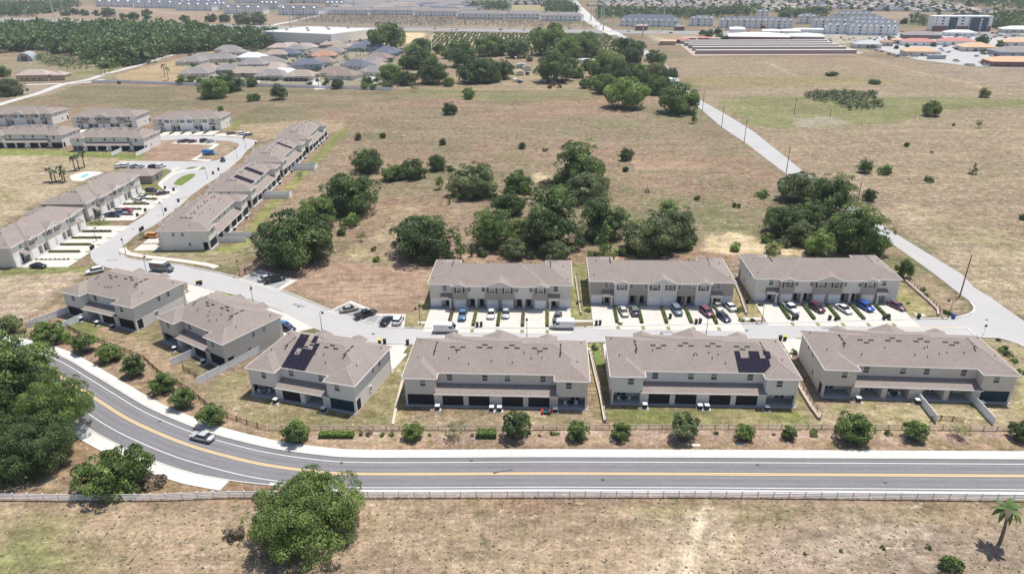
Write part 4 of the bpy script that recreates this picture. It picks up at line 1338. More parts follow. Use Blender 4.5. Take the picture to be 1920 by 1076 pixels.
tag(put('swimming_pool', MB().prism([gp(*p) for p in zc(0, 300, 6.854, [(1035, 225), (1060, 195), (1130, 180), (1150, 190), (1100, 225), (1060, 235)])], .05, .09).mesh('swimming_pool', 'pool_water')), 'small turquoise swimming pool on the white deck behind the clubhouse', 'swimming pool')
# ---------------------------------------------------------------- trees
def crown_arrays(seed, nl, nleaf, leaf, hgt=.8, low=.08, narrow=1.0, lobe=(.13, .24), cone=False, flat=.8, fill=0.0):
    r = np.random.default_rng(seed)
    C, R, T = [], [], []
    for i in range(nl):
        th = r.random() * 2 * pi
        zf = r.random()
        if cone:
            u = r.random() ** .5
            z = low + (hgt - low) * zf
            rad = .5 * (1 - zf) ** .8 * u
            rr = lobe[0] + (lobe[1] - lobe[0]) * (1 - zf)
        else:
            rr = r.uniform(*lobe)
            # clumps sit on the shell of a lumpy dome
            ph = math.asin(r.uniform(-.92, 1.0))
            bulge = 1 + .09 * sin(3 * th + seed) + .07 * sin(5 * th + 2 * seed + 3 * ph)
            shell = r.uniform(.72, 1.0) if r.random() < .8 else r.uniform(.3, .7)
            mz = low + (hgt - low) * .42
            rad = (.5 - rr * .8) * (cos(ph) if ph > 0 else cos(ph) ** .45 * (1 - .1 * abs(ph))) * shell * bulge
            z = mz + sin(ph) * shell * ((hgt - mz) - rr * .6 if ph > 0 else (mz - low)) * (1 + .1 * sin(2 * th + seed))
        C.append((rad * cos(th) * narrow, rad * sin(th) * narrow, z))
        R.append(rr)
        T.append(np.clip(r.normal(.42, .24), .0, .95))
    C, R, T = np.array(C), np.array(R), np.array(T)
    w = R ** 2
    k = r.choice(nl, nleaf, p=w / w.sum())
    dv = r.normal(size=(nleaf, 3))
    dv[:, 2] += .45
    out = C[k] - np.array([0, 0, hgt * .45])
    out /= np.linalg.norm(out, axis=1, keepdims=True) + 1e-6
    dv += out * .9
    dv /= np.linalg.norm(dv, axis=1, keepdims=True)
    rad = R[k][:, None] * (.72 + .36 * r.random((nleaf, 1)))
    P = C[k] + dv * rad * np.array([1, 1, flat])
    P[:, 2] = np.maximum(P[:, 2], low * .4)
    if not cone and hgt < 1.5:
        P[:, :2] *= .5 / np.percentile(np.abs(P[:, :2]), 98.5)
    nrm = dv * .7 + r.normal(size=(nleaf, 3)) * .55
    nrm /= np.linalg.norm(nrm, axis=1, keepdims=True)
    a = np.cross(nrm, r.normal(size=(nleaf, 3)))
    a /= np.linalg.norm(a, axis=1, keepdims=True)
    b = np.cross(nrm, a)
    sz = leaf * (.5 + .8 * r.random((nleaf, 1)))
    a, b = a * sz, b * sz * .62
    if fill > 0:
        # inner foliage: larger, sparser, closes the crown
        m_ = int(nleaf * fill)
        sel = r.choice(nleaf, m_, replace=False)
        mid_ = np.array([0, 0, low + (hgt - low) * .45])
        P[sel] = mid_ + (P[sel] - mid_) * r.uniform(.35, .8, (m_, 1))
        a[sel] *= 2.6
        b[sel] *= 3.2
        T = T.copy()
    V = np.stack([P - a, P - b, P + a, P + b], 1).reshape(-1, 3)
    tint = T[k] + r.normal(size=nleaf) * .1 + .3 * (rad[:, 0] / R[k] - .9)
    return V, np.repeat(np.clip(tint, 0, 1), 4)


def crown_mesh(name, *a, **k):
    V, t = crown_arrays(*a, **k)
    return mesh_np(name, V, np.arange(len(V)).reshape(-1, 4), 'leaf_oak', tint=t)


CROWN = {
    'big': [crown_mesh('crown', 100 + i, 160, 46000, .0088, .62, .02, lobe=(.055, .115), fill=.1) for i in range(3)],
    'oak': [crown_mesh('crown', 200 + i, 90, 14000, .0165, .68, .0, lobe=(.07, .14), fill=.12) for i in range(5)],
    'tall': [crown_mesh('crown', 230 + i, 95, 15000, .016, 1.15, .0, lobe=(.08, .15), fill=.12) for i in range(3)],
    'young': [crown_mesh('crown', 300 + i, 40, 4200, .03, .9, .12, lobe=(.09, .17), fill=.1) for i in range(4)],
    'thin': [crown_mesh('crown', 330 + i, 16, 420, .045, .9, .2, lobe=(.1, .18)) for i in range(2)],
    'cone': [crown_mesh('crown', 340 + i, 26, 2300, .034, 1.35, .05, cone=True, lobe=(.08, .2)) for i in range(3)],
    'slim': [crown_mesh('crown', 350 + i, 22, 1500, .05, 2.2, .1, lobe=(.18, .28)) for i in range(2)],
    'bush': [crown_mesh('crown', 360 + i, 14, 900, .06, .62, .02, lobe=(.14, .24)) for i in range(3)],
    'low': [crown_mesh('crown', 370 + i, 70, 10000, .0165, .42, .0, lobe=(.06, .12), fill=.1) for i in range(2)],
    'far': [crown_mesh('crown', 400 + i, 20, 1000, .055, .72, .0, fill=.1) for i in range(4)],
}


def trunk_mesh(seed, h=.35, r0=.03, spread=.25, nl=5, m='bark'):
    r = random.Random(seed)
    mb = MB()
    mb.tube((0, 0, -.02), (0, 0, h * .6), r0, r0 * .75, 7)
    for i in range(nl):
        th = 2 * pi * (i + r.random() * .6) / nl
        q = (spread * cos(th) * r.uniform(.6, 1), spread * sin(th) * r.uniform(.6, 1), h * r.uniform(1.2, 1.9))
        mb.tube((0, 0, h * .52), (q[0] * .45, q[1] * .45, h * 1.0), r0 * .55, r0 * .4, 5)
        mb.tube((q[0] * .45, q[1] * .45, h * 1.0), q, r0 * .4, r0 * .12, 5)
    return mb.mesh('trunk', m)


TRUNK = {'big': trunk_mesh(1), 'oak': trunk_mesh(2), 'tall': trunk_mesh(3, .5), 'young': trunk_mesh(4, .4, .022, .2), 'thin': trunk_mesh(5, .5, .02, .18), 'cone': trunk_mesh(6, .5, .03, .1), 'slim': trunk_mesh(7, .9, .04, .12),
         'bush': trunk_mesh(8, .2, .03, .2), 'low': trunk_mesh(9, .2, .03, .25), 'far': trunk_mesh(10)}
ntree = 0


def tree(x, y, width, kind, m, label, cat='tree', group=None, name=None, rz=None, zs=1.0, trunk=True):
    global ntree
    ntree += 1
    i = ntree
    rz = (i * 2.39996) % (2 * pi) if rz is None else rz
    nm = name or {'bush': 'shrub', 'low': 'shrub', 'cone': 'conifer', 'young': 'young_oak', 'thin': 'sapling', 'slim': 'cypress'}.get(kind, 'oak_tree')
    t = thing(nm, label, cat, (x, y, 0), rz, group)
    v = CROWN[kind][i % len(CROWN[kind])]
    put('crown', v, t, m=m, scale=(width, width, width * zs))
    if trunk:
        put('trunk', TRUNK[kind], t, scale=(width, width, width * zs))
    return t


def tree_px(u, v, wpx, kind, m, label, **k):
    """u, v = foot of the tree in the photo, wpx = crown width there"""
    x, y = gp(u, v)
    w = wpx * m_per_px(x, y)
    # the lowest visible edge of a crown is its near side: step the trunk back by most of a radius
    th = atan2(CAM_H, y)
    kk = {'big': .62, 'oak': .68, 'tall': 1.15, 'young': .9, 'thin': .9, 'cone': 1.3, 'slim': 2, 'bush': .6, 'low': .42, 'far': .72}[kind] * k.get('zs', 1.0)
    dv = w * max(.03, (sqrt((kk * cos(th)) ** 2 + sin(th) ** 2) - kk * cos(th)) / 2 / sin(th))
    return tree(x, y + dv, w, kind, m, label, **k)


# large trees near the road
tree_px(568, 1054, 206, 'big', 'leaf_oak', 'largest oak, a broad crown hanging over the white rail fence beside the road', rz=.6)
for u, v, w, k, m, lab, zs in ((-5, 815, 165, 'big', 'leaf_dark', 'upper left oak of the dense group overhanging the bend of the road', 1.3),
                               (100, 822, 138, 'big', 'leaf_oak', 'oak whose branches reach farthest over the bend of the road', 1.3),
                               (50, 893, 150, 'big', 'leaf_dark', 'lower oak of the dense group at the left edge, above the rail fence', 1.1),
                               (-70, 880, 180, 'big', 'leaf_dark', 'oak at the very edge of the dense roadside group, mostly cut off', 1.1),
                               (-60, 740, 160, 'oak', 'leaf_dark', 'oak cut off by the left edge above the bend', 1.1), (36, 776, 145, 'tall', 'leaf_oak', 'oak in the middle of the dense group, its top over the upper bend', .95)):
    tree_px(u, v, w, k, m, lab, zs=zs, group='oaks overhanging the bend')
tree_px(18, 912, 52, 'bush', 'leaf_grey', 'grey-green shrub at the foot of the dense oaks, against the white fence', cat='shrub')
tree_px(200, 938, 138, 'low', 'leaf_oak', 'broad low shrub growing against the white rail fence on the inside of the bend', cat='shrub', zs=1.2)
tree_px(286, 917, 40, 'bush', 'leaf_dry', 'dry brown shrub beside the broad green one at the rail fence', cat='shrub')
tree_px(1797, 1088, 52, 'bush', 'leaf_oak', 'shrub at the bottom edge, left of the lone palm', cat='shrub')
tree_px(437, 1012, 34, 'bush', 'leaf_dry', 'leafless grey brush pile at the left foot of the largest oak', cat='shrub')

# young street trees between the road and the back gardens
row = [(20, 622, 44, 'leaf_grey'), (95, 642, 62, 'leaf_oak'), (163, 658, 46, 'leaf_oak'), (206, 676, 46, 'leaf_oak'), (255, 703, 50, 'leaf_dark'), (309, 733, 46, 'leaf_oak'), (345, 762, 52, 'leaf_oak'), (400, 794, 58, 'leaf_oak'), (556, 826, 46, 'leaf_oak'),
       (775, 820, 38, 'leaf_oak'), (850, 820, 35, 'leaf_grey'), (968, 818, 48, 'leaf_dark'), (1083, 821, 42, 'leaf_oak'), (1164, 820, 40, 'leaf_oak'), (1281, 822, 50, 'leaf_grey'), (1395, 822, 36, 'leaf_oak'), (1478, 820, 32, 'leaf_oak'), (1597, 823, 60, 'leaf_oak'),
       (1713, 821, 46, 'leaf_oak'), (1793, 819, 34, 'leaf_pale'), (1912, 822, 40, 'leaf_dark')]
desc = ['small grey-green', 'wide green', 'low green', 'green', 'tall dark', 'round green', 'wide green', 'bushy green', 'loose green', 'small green', 'pale thin', 'tall dark dense', 'green', 'round green', 'tall grey-green', 'small green', 'small round', 'largest spreading', 'loose green', 'nearly bare yellowish', 'dark green']
place = ['at the left end of the fence above the bend', 'beside the dark fence behind the block with the box van', 'right of the widest one above the bend', 'in front of the gap between the two left blocks', 'behind the second block, above the bend', 'at the white fence left of the stepped solar array',
         'below the white fence corner above the bend', 'where the dark picket fence reaches the road', 'beside the clipped hedge below the stepped solar array', 'below the left corner of the plain-roofed block', 'left of the oval hedge below the plain-roofed block', 'right of the oval hedge below the plain-roofed block',
         'below the right corner of the plain-roofed block', 'below the left corner of the pale block', 'below the middle of the pale block', 'below the right half of the pale block', 'beside the low wall between the pale block and the junction block', 'below the left porch of the junction block',
         'left of the pair of white fences behind the junction block', 'right of the pair of white fences behind the junction block', 'at the right edge beside the main road']
for i, (u, v, w, m) in enumerate(row):
    x, y = gp(u, v)
    ww = w * m_per_px(x, y) * (.9 if i < 8 else 1.0) * [1, .92, 1.08][i * 7 % 3]
    kind = 'thin' if 'bare' in desc[i] or 'thin' in desc[i] else 'young'
    tree(x, y, ww, kind, m, '%s young tree %s' % (desc[i], place[i]), group='young trees along the main road', zs=(1.15 if 'tall' in desc[i] else .92))
    tag(put('mulch_ring', cached('mulch', lambda: MB().cyl(0, 0, 0, .05, 1.1, 1.0, 14).mesh('mulch_ring', 'mulch')), None, (x, y, 0)), kind='structure')

# mid field trees  (u, v foot, width px, kind, material, what)
MID = [
    (655, 398, 108, 'oak', 'leaf_dark', 'dark round oak behind the eastern row, right of its white fences'), (688, 322, 62, 'oak', 'leaf_dark', 'oak just behind the dark round one, at the field side of the eastern row'),
    (553, 497, 142, 'oak', 'leaf_dark', 'broad dark oak standing on the edge of the bare parcel'), (602, 428, 62, 'tall', 'leaf_oak', 'upright oak rising behind the broad dark one'), (578, 405, 34, 'oak', 'leaf_bright', 'bright green oak wedged behind the broad dark one'),
    (657, 424, 34, 'bush', 'leaf_bright', 'light green shrub between the two dark oaks'), (676, 452, 18, 'thin', 'leaf_oak', 'small sparse tree left of the domed oak'), (706, 490, 14, 'bush', 'leaf_bright', 'small bright bush at the edge of the bare parcel'),
    (794, 486, 114, 'oak', 'leaf_dark', 'domed dark oak left of the narrow cypress'), (864, 488, 24, 'slim', 'leaf_oak', 'narrow cypress beside the domed oak'), (884, 480, 12, 'slim', 'leaf_dark', 'small dark cypress right of the narrow one'),
    (738, 338, 44, 'oak', 'leaf_oak', 'left one of the low oaks in the middle of the field'), (772, 335, 52, 'oak', 'leaf_dark', 'dark low oak in the middle of the field'), (819, 320, 34, 'oak', 'leaf_dark', 'round dark small oak in the middle of the field'), (846, 321, 15, 'bush', 'leaf_dark', 'tiny dark bush right of the round small oak'),
    (824, 355, 16, 'slim', 'leaf_bright', 'slender bright sapling in the field above the domed oak'), (843, 384, 8, 'slim', 'leaf_bright', 'tiny bright sapling above the narrow cypress'), (887, 368, 88, 'oak', 'leaf_grey', 'grey-green spreading oak in the middle field'), (880, 345, 32, 'oak', 'leaf_bright', 'bright crown behind the grey-green spreading oak'),
    (972, 358, 52, 'oak', 'leaf_oak', 'oak left of the grey brush pile'), (958, 362, 26, 'tall', 'leaf_bright', 'light green tree in front of the oak by the brush pile'),
    (955, 402, 62, 'oak', 'leaf_dark', 'dark oak at the back left of the central group'), (922, 463, 78, 'tall', 'leaf_oak', 'tall oak at the left end of the central group'), (962, 455, 46, 'tall', 'leaf_bright', 'bright tree between the two tall central oaks'), (1034, 462, 118, 'tall', 'leaf_dark', 'big dark oak in the middle of the central group'),
    (966, 484, 50, 'oak', 'leaf_grey', 'grey-green low oak in front of the central group'), (1044, 488, 58, 'oak', 'leaf_grey', 'silvery round oak in front of the big dark one'), (1088, 352, 92, 'tall', 'leaf_oak', 'tall oak behind the central group'), (1102, 378, 78, 'oak', 'leaf_grey', 'grey-green oak in front of the tall back one'), (1057, 372, 40, 'oak', 'leaf_bright', 'bright low tree at the left foot of the tall back oak'),
    (1130, 446, 84, 'tall', 'leaf_dark', 'dark oak at the right of the central group'), (1133, 480, 48, 'cone', 'leaf_bright', 'bright cone-shaped tree behind the roof of the middle block'), (1222, 474, 106, 'oak', 'leaf_grey', 'wide grey-green oak behind the roof of the middle block'), (1264, 462, 82, 'tall', 'leaf_grey', 'tall grey-green oak at the right end of the central group'), (1254, 405, 34, 'tall', 'leaf_bright', 'bright top rising behind the wide grey-green oak'),
    (1290, 458, 34, 'oak', 'leaf_dark', 'small oak at the foot of the tall grey-green one'),
    (1175, 301, 28, 'oak', 'leaf_dark', 'small dark oak alone in the open field'), (1173, 322, 12, 'oak', 'leaf_dark', 'tiny dark oak just below the lone one'), (979, 279, 14, 'oak', 'leaf_dark', 'small dark tree alone above the tall back oak'), (830, 272, 14, 'tall', 'leaf_dark', 'small upright dark tree alone in the field'),
    (718, 259, 12, 'oak', 'leaf_dark', 'right one of two tiny oaks near the end of the eastern row'), (672, 263, 14, 'tall', 'leaf_dark', 'left one of two tiny oaks near the end of the eastern row'), (844, 215, 27, 'oak', 'leaf_dark', 'dark round oak alone in the upper meadow'), (880, 186, 20, 'oak', 'leaf_bright', 'bright small tree in the upper meadow'),
    (1429, 371, 23, 'bush', 'leaf_bright', 'bright bush left of the lane-side oaks'), (1381, 389, 15, 'bush', 'leaf_dark', 'small dark bush left of the bright one'), (1308, 375, 12, 'bush', 'leaf_dark', 'small dark bush right of the tall grey-green oak'), (1213, 362, 9, 'cone', 'leaf_dark', 'tiny conifer between the lone oak and the central group'),
    (1022, 284, 10, 'bush', 'leaf_dry', 'small dry bush right of the lone dark tree'),
    (1377, 470, 22, 'bush', 'leaf_bright', 'green bush on the pale straw patch'), (1452, 476, 28, 'bush', 'leaf_pale', 'flat green bush at the right end of the straw patch'),
    (1502, 380, 84, 'oak', 'leaf_grey', 'grey-green oak at the back of the lane-side group'), (1560, 405, 82, 'tall', 'leaf_dark', 'dark oak against the lane in the lane-side group'), (1475, 442, 80, 'oak', 'leaf_dark', 'dark oak at the left end of the lane-side group'), (1515, 432, 60, 'tall', 'leaf_oak', 'green oak in the middle of the lane-side group'), (1502, 460, 48, 'tall', 'leaf_grey', 'grey-green tree in front of the lane-side group'),
    (1537, 480, 52, 'tall', 'leaf_bright', 'bright tree behind the roof of the block nearest the lane'), (1566, 440, 40, 'tall', 'leaf_oak', 'green tree squeezed between the dark lane oak and the big right one'), (1612, 475, 98, 'tall', 'leaf_oak', 'big oak at the right end of the lane-side group'), (1640, 468, 42, 'oak', 'leaf_bright', 'bright low crown on the lane side of the big oak'),
    (1630, 376, 26, 'oak', 'leaf_dark', 'small dark tree just across the lane'), (1622, 324, 27, 'tall', 'leaf_dark', 'upright green tree in the east field'), (1658, 327, 26, 'bush', 'leaf_bright', 'low twin bush right of the upright tree in the east field'), (1743, 341, 18, 'bush', 'leaf_grey', 'grey bush in the east field'), (1824, 327, 16, 'cone', 'leaf_dark', 'small dark conifer in the east field'),
    (1700, 275, 10, 'oak', 'leaf_dark', 'tiny round bush high in the east field'), (1747, 287, 6, 'bush', 'leaf_dark', 'speck of a bush right of the tiny round one'), (1746, 218, 33, 'oak', 'leaf_oak', 'round oak at the right end of the green patch'), (1834, 240, 16, 'thin', 'leaf_dark', 'sparse little tree below the round oak'), (1845, 183, 20, 'tall', 'leaf_pale', 'yellow-green tree by the dirt track'), (1787, 236, 7, 'bush', 'leaf_dark', 'tiny dark bush left of the sparse little tree'),
    (1918, 412, 14, 'oak', 'leaf_dark', 'dark bush cut by the right edge'), (1301, 231, 14, 'slim', 'leaf_dark', 'dark cylindrical cypress beside the lane'),
    (401, 184, 54, 'oak', 'leaf_bright', 'smooth bright round oak at the edge of the meadow'), (430, 172, 52, 'oak', 'leaf_dark', 'dark oak right behind the smooth round one'), (470, 190, 16, 'tall', 'leaf_bright', 'small bright tree right of the smooth round oak'), (481, 189, 17, 'oak', 'leaf_grey', 'small grey-green tree beside the small bright one'), (524, 187, 30, 'tall', 'leaf_dark', 'dark tree in front of the screened pools'),
    (341, 159, 20, 'tall', 'leaf_bright', 'bright tree left of the white estate wall'), (377, 159, 14, 'tall', 'leaf_oak', 'narrow tree left of the smooth round oak'), (473, 163, 22, 'oak', 'leaf_oak', 'green tree before the tan-roofed bungalow'), (414, 208, 11, 'tall', 'leaf_bright', 'tiny tree behind the white-fronted far block'), (224, 158, 8, 'bush', 'leaf_dark', 'small bush on the white estate wall'),
    (633, 167, 22, 'oak', 'leaf_dark', 'round dark tree on the white estate wall'), (686, 168, 14, 'oak', 'leaf_bright', 'left one of the pair on the white estate wall'), (702, 168, 13, 'tall', 'leaf_bright', 'right one of the pair on the white estate wall'), (778, 172, 14, 'thin', 'leaf_dark', 'sparse dark tree at the corner of the estate wall'),
    (125, 332, 0, 'oak', 'leaf_oak', ''),
]
for u, v, w, k, m, lab in MID:
    if w:
        if w > 38 and v > 300:
            w *= 1.02
        tree_px(u, v, w, k, m, lab, zs=(.85 if k == 'tall' else 1.3 if (k == 'oak' and w < 38) else 1.15 if k == 'bush' else 1.0), cat='bush' if k == 'bush' else 'tree', group='trees scattered over the fields')

UB = [(640, 440, 20), (668, 400, 22), (700, 470, 12), (760, 478, 26), (845, 485, 18), (905, 480, 22), (945, 478, 24), (1000, 484, 22), (1018, 470, 26), (1075, 470, 24), (1090, 462, 20), (1110, 480, 16), (1170, 478, 24), (1192, 470, 30), (1245, 476, 26), (1288, 468, 24), (1440, 455, 24), (1470, 462, 28),
      (1580, 472, 30), (1640, 480, 24), (1075, 385, 26), (1060, 352, 20), (985, 365, 20), (925, 372, 16), (900, 372, 18), (860, 372, 16), (520, 490, 22), (495, 470, 20), (610, 440, 22), (625, 402, 22), (1520, 478, 22)]
for i, (u, v, w) in enumerate(sorted(UB)):
    tree_px(u, v, w, 'bush', ['leaf_dark', 'leaf_grey', 'leaf_oak', 'leaf_bright'][i * 7 % 4], '%s undergrowth bush from the left around the feet of the field oaks' % ordinal(i), cat='bush', group='undergrowth bushes below the field oaks', trunk=False, zs=1.2)
# copses beyond the meadow
cop = zct(640, 0, 5.978, [(735, 770, 140, 0), (855, 775, 210, 1), (960, 745, 180, 0), (1030, 940, 250, 1), (1205, 968, 95, 2), (560, 940, 210, 2), (740, 958, 150, 1), (515, 995, 90, 3), (370, 1007, 70, 2), (275, 1002, 75, 2),
                         (1430, 1085, 105, 2), (1100, 602, 110, 0), (1200, 660, 120, 0), (1330, 640, 180, 0), (1380, 755, 250, 1), (1460, 930, 240, 1), (1610, 925, 260, 1), (1800, 885, 200, 1), (1740, 922, 90, 2), (1650, 632, 210, 0), (1780, 622, 190, 0),
                         (510, 560, 300, 0), (900, 600, 160, 0), (810, 640, 150, 2), (290, 960, 100, 1)])
cop += zct(960, 0, 5.978, [(60, 650, 180, 1), (200, 690, 60, 3), (420, 612, 330, 0), (570, 592, 190, 0), (790, 640, 270, 0), (600, 700, 260, 0), (500, 915, 340, 1), (730, 875, 120, 2), (830, 990, 110, 0), (980, 650, 90, 1), (870, 790, 130, 0), (1010, 875, 250, 0),
                          (1090, 790, 240, 4), (1145, 850, 80, 5), (1240, 610, 180, 1), (1380, 625, 160, 1), (1330, 740, 190, 1), (1610, 740, 170, 1), (1180, 900, 220, 1), (1060, 1050, 220, 0), (1300, 960, 240, 1), (1620, 880, 170, 4), (1440, 850, 130, 2), (1770, 905, 140, 1),
                          (1265, 1215, 350, 2), (1620, 1060, 200, 0), (1870, 1270, 330, 0), (1740, 990, 80, 3), (1510, 960, 160, 1), (1010, 1010, 180, 2)])
cm = ['leaf_oak', 'leaf_dark', 'leaf_bright', 'leaf_grey', 'leaf_pale', 'leaf_red']
cw = ['green', 'dark', 'bright green', 'grey-green', 'yellow-green', 'reddish']
cop.sort()
cnt = {}
tot = {}
for c in cop:
    s = 'west' if c[0] < 790 else 'plant' if c[1] < 112 else 'mid' if c[0] < 1020 else 'east'
    tot[(s, int(c[3]))] = tot.get((s, int(c[3])), 0) + 1
sec = {'west': 'in the clump right of the bungalows', 'plant': 'standing against the palm plantation', 'mid': 'in the copse left of the farmstead', 'east': 'in the wood right of the farmstead'}
for u, v, w, ci in cop:
    ci = int(ci)
    s = 'west' if u < 790 else 'plant' if v < 112 else 'mid' if u < 1020 else 'east'
    k = cnt.get((s, ci), 0)
    cnt[(s, ci)] = k + 1
    lab = '%s tree %s' % (cw[ci], sec[s])
    if tot[(s, ci)] > 1:
        lab = '%s %s tree from the left %s' % (ordinal(k), cw[ci], sec[s])
    tree_px(u, v, w * 1.38, 'oak' if w > 14 else 'far', cm[ci], lab, group='trees of the copses beyond the meadow', zs=1.12)

# west side trees
for u, v, w, m, lab in zct(0, 0, 5.978, [(110, 1075, 290, 'leaf_grey', 'large grey-green oak at the left edge, before the peach-roofed house'), (20, 860, 190, 'leaf_bright', 'bright green tree behind the large oak at the left edge'),
                                        (555, 150, 110, 'leaf_dark', 'lone dark tree left of the mast'), (735, 180, 110, 'leaf_dark', 'dark tree right of the mast beside the highway'), (840, 170, 110, 'leaf_dark', 'second dark tree right of the mast'), (945, 180, 100, 'leaf_grey', 'third tree right of the mast'),
                                        (1080, 180, 90, 'leaf_dark', 'small tree in the middle of the highway verge'), (1220, 190, 150, 'leaf_grey', 'wide grey-green tree on the highway verge'), (1500, 225, 130, 'leaf_dark', 'dark round tree on the sandy highway verge'), (1650, 185, 110, 'leaf_dark', 'upper dark tree on the sandy verge'),
                                        (1650, 225, 90, 'leaf_dark', 'lower dark tree on the sandy verge'), (1790, 255, 90, 'leaf_grey', 'pale tree on the sandy verge'), (1380, 210, 90, 'leaf_grey', 'thin tree on the highway verge')]) + \
        zct(320, 0, 5.978, [(165, 250, 110, 'leaf_dark', 'first round tree of the line before the white apartments'), (455, 250, 135, 'leaf_dark', 'second round tree of the line before the white apartments'), (610, 252, 130, 'leaf_dark', 'third round tree of the line before the white apartments'),
                           (815, 275, 185, 'leaf_grey', 'grey-green tree before the white apartments'), (985, 275, 200, 'leaf_grey', 'tallest grey-green tree before the white apartments')]):
    tree_px(u, v, w, 'oak' if w > 20 else 'far', m, lab, group='trees near the highway', zs=1.0)


def forest(name, outline, spacing, width, m, seed, label=None, leaves=150, hg=.8, pix=True, cat=None):
    """a wood that reads as one mass, joined"""
    P = [gp(*p) for p in outline] if pix else outline
    r = np.random.default_rng(seed)
    xs, yv = [p[0] for p in P], [p[1] for p in P]
    gx, gy = np.meshgrid(np.arange(min(xs), max(xs), spacing), np.arange(min(yv), max(yv), spacing))
    gx = gx + r.uniform(-.4, .4, gx.shape) * spacing
    gy = gy + r.uniform(-.4, .4, gy.shape) * spacing
    k = pip(gx, gy, P)
    gx, gy = gx[k], gy[k]
    var = [crown_arrays(900 + i, 16, leaves, .055, hg, .02, lobe=(.14, .26), fill=.18) for i in range(6)]
    VV, TT = [], []
    for i in range(len(gx)):
        V0, t0 = var[i % 6]
        if r.random() < .08:
            continue
        s = width * r.uniform(.5, 1.35)
        a = r.uniform(0, 2 * pi)
        c, sn = cos(a), sin(a)
        X_ = V0[:, 0] * c - V0[:, 1] * sn
        Y_ = V0[:, 0] * sn + V0[:, 1] * c
        VV.append(np.stack([X_ * s + gx[i], Y_ * s + gy[i], V0[:, 2] * s * r.uniform(.9, 1.15)], -1))
        TT.append(np.clip(t0 * .55 + r.choice([.0, .1, .15, .25, .5]) + r.uniform(-.1, .1), 0, 1))
    V = np.concatenate(VV)
    o = put(name, mesh_np(name, V, np.arange(len(V)).reshape(-1, 4), m, tint=np.concatenate(TT)))
    return tag(o, label, kind='stuff')


forest('woodland', [(-140, 70), (-20, 60), (110, 60), (250, 61), (330, 63), (395, 64), (402, 96), (330, 101), (280, 116), (215, 130), (190, 127), (150, 108), (100, 98), (60, 96), (0, 100), (-150, 110)], 11.5, 24, 'leaf_dark', 1, 'dense mixed woodland left of the track', 230, .62)
forest('woodland', [(395, 62), (440, 66), (516, 66), (520, 88), (480, 95), (430, 96), (396, 95)], 10, 15, 'leaf_dark', 2, 'clump of oaks in front of the warehouse', 170)
forest('woodland', [(-160, 12), (60, 12), (150, 12), (140, 18), (60, 32), (-160, 38)], 17, 20, 'leaf_dark', 3, 'distant wood at the top left', 90)
forest('undergrowth', [(62, 106), (130, 112), (175, 126), (165, 134), (130, 132), (70, 120)], 7, 7, 'leaf_grey', 4, 'grey-green scrub behind the peach-roofed house', 60)
forest('treeline', [(1115, 22), (1195, 22), (1290, 24), (1292, 38), (1200, 34), (1120, 38)], 13, 16, 'leaf_dark', 5, 'belt of trees behind the dark-roofed hall', 80)
forest('treeline', [(1290, 26), (1430, 20), (1430, 32), (1350, 34), (1292, 38)], 13, 17, 'leaf_dark', 6, 'belt of trees behind the blue-roofed apartments', 80)
forest('treeline', [(1460, 28), (1550, 24), (1550, 36), (1465, 36)], 13, 18, 'leaf_dark', 7, 'clump of dark trees right of the sand road', 80)
forest('treeline', [(1700, 40), (1746, 38), (1746, 52), (1702, 46)], 12, 15, 'leaf_dark', 8, 'clump of trees left of the hotel', 80)
forest('treeline', [(1850, 36), (2060, 34), (2080, 60), (1862, 56)], 12, 17, 'leaf_dark', 9, 'wood right of the hotel', 80)
forest('treeline', [(1720, 2), (2100, 2), (2100, 26), (1900, 22), (1800, 12)], 22, 24, 'leaf_dark', 10, 'distant wood at the top right', 60)
forest('treeline', [(870, 14), (910, 10), (950, 12), (958, 22), (930, 20), (880, 20)], 12, 15, 'leaf_dark', 11, 'trees behind the white row houses', 80)
forest('treeline', [(1020, 12), (1070, 12), (1085, 26), (1060, 30), (1025, 24)], 13, 18, 'leaf_dark', 12, 'trees left of the far straight road', 80)
forest('treeline', [(680, -4), (780, -4), (770, 6), (690, 7)], 22, 24, 'leaf_dark', 13, 'tree belt between the distant roofs', 60)
forest('treeline', [(1000, -20), (2400, -20), (2400, -4), (1000, -6)], 60, 55, 'leaf_dark', 14, 'woods along the skyline', 60)
forest('treeline', [(-400, -20), (640, -20), (640, -6), (-400, -6)], 60, 55, 'leaf_dark', 15, 'woods along the skyline', 60)
forest('scrub_brush', [(560, 27), (860, 35), (1100, 46), (1130, 55), (800, 51), (545, 43)], 6.5, 5, 'leaf_dry', 16, 'brown leafless scrub beside the highway', 26, .9)
forest('scrub_brush', [(1500, 182), (1550, 176), (1640, 178), (1655, 205), (1600, 210), (1565, 196)], 4.5, 5.5, 'leaf_grey', 17, 'grey-green scrub thicket in the green patch of the east field', 90, .6)
forest('scrub_brush', [(1497, 176), (1640, 174), (1640, 182), (1500, 184)], 5, 4.5, 'leaf_dry', 18, 'dry grey brush behind the thicket', 60, .5)
forest('tree_tops', [(540, 62), (540, 70)], 1, 1, 'leaf_dark', 19) if False else None

forest('low_scrub', [(760, 185), (1180, 185), (1290, 240), (1440, 330), (1440, 465), (1300, 465), (640, 480), (620, 300), (680, 210)], 7.5, 1.3, 'leaf_grey', 21, 'small weedy shrubs dotted over the meadow', 26, .6)
forest('low_scrub', [(1330, 150), (1900, 150), (1910, 580), (1680, 430), (1560, 345), (1340, 200)], 10, 1.1, 'leaf_dark', 22, 'small weedy shrubs dotted over the east field', 22, .6)
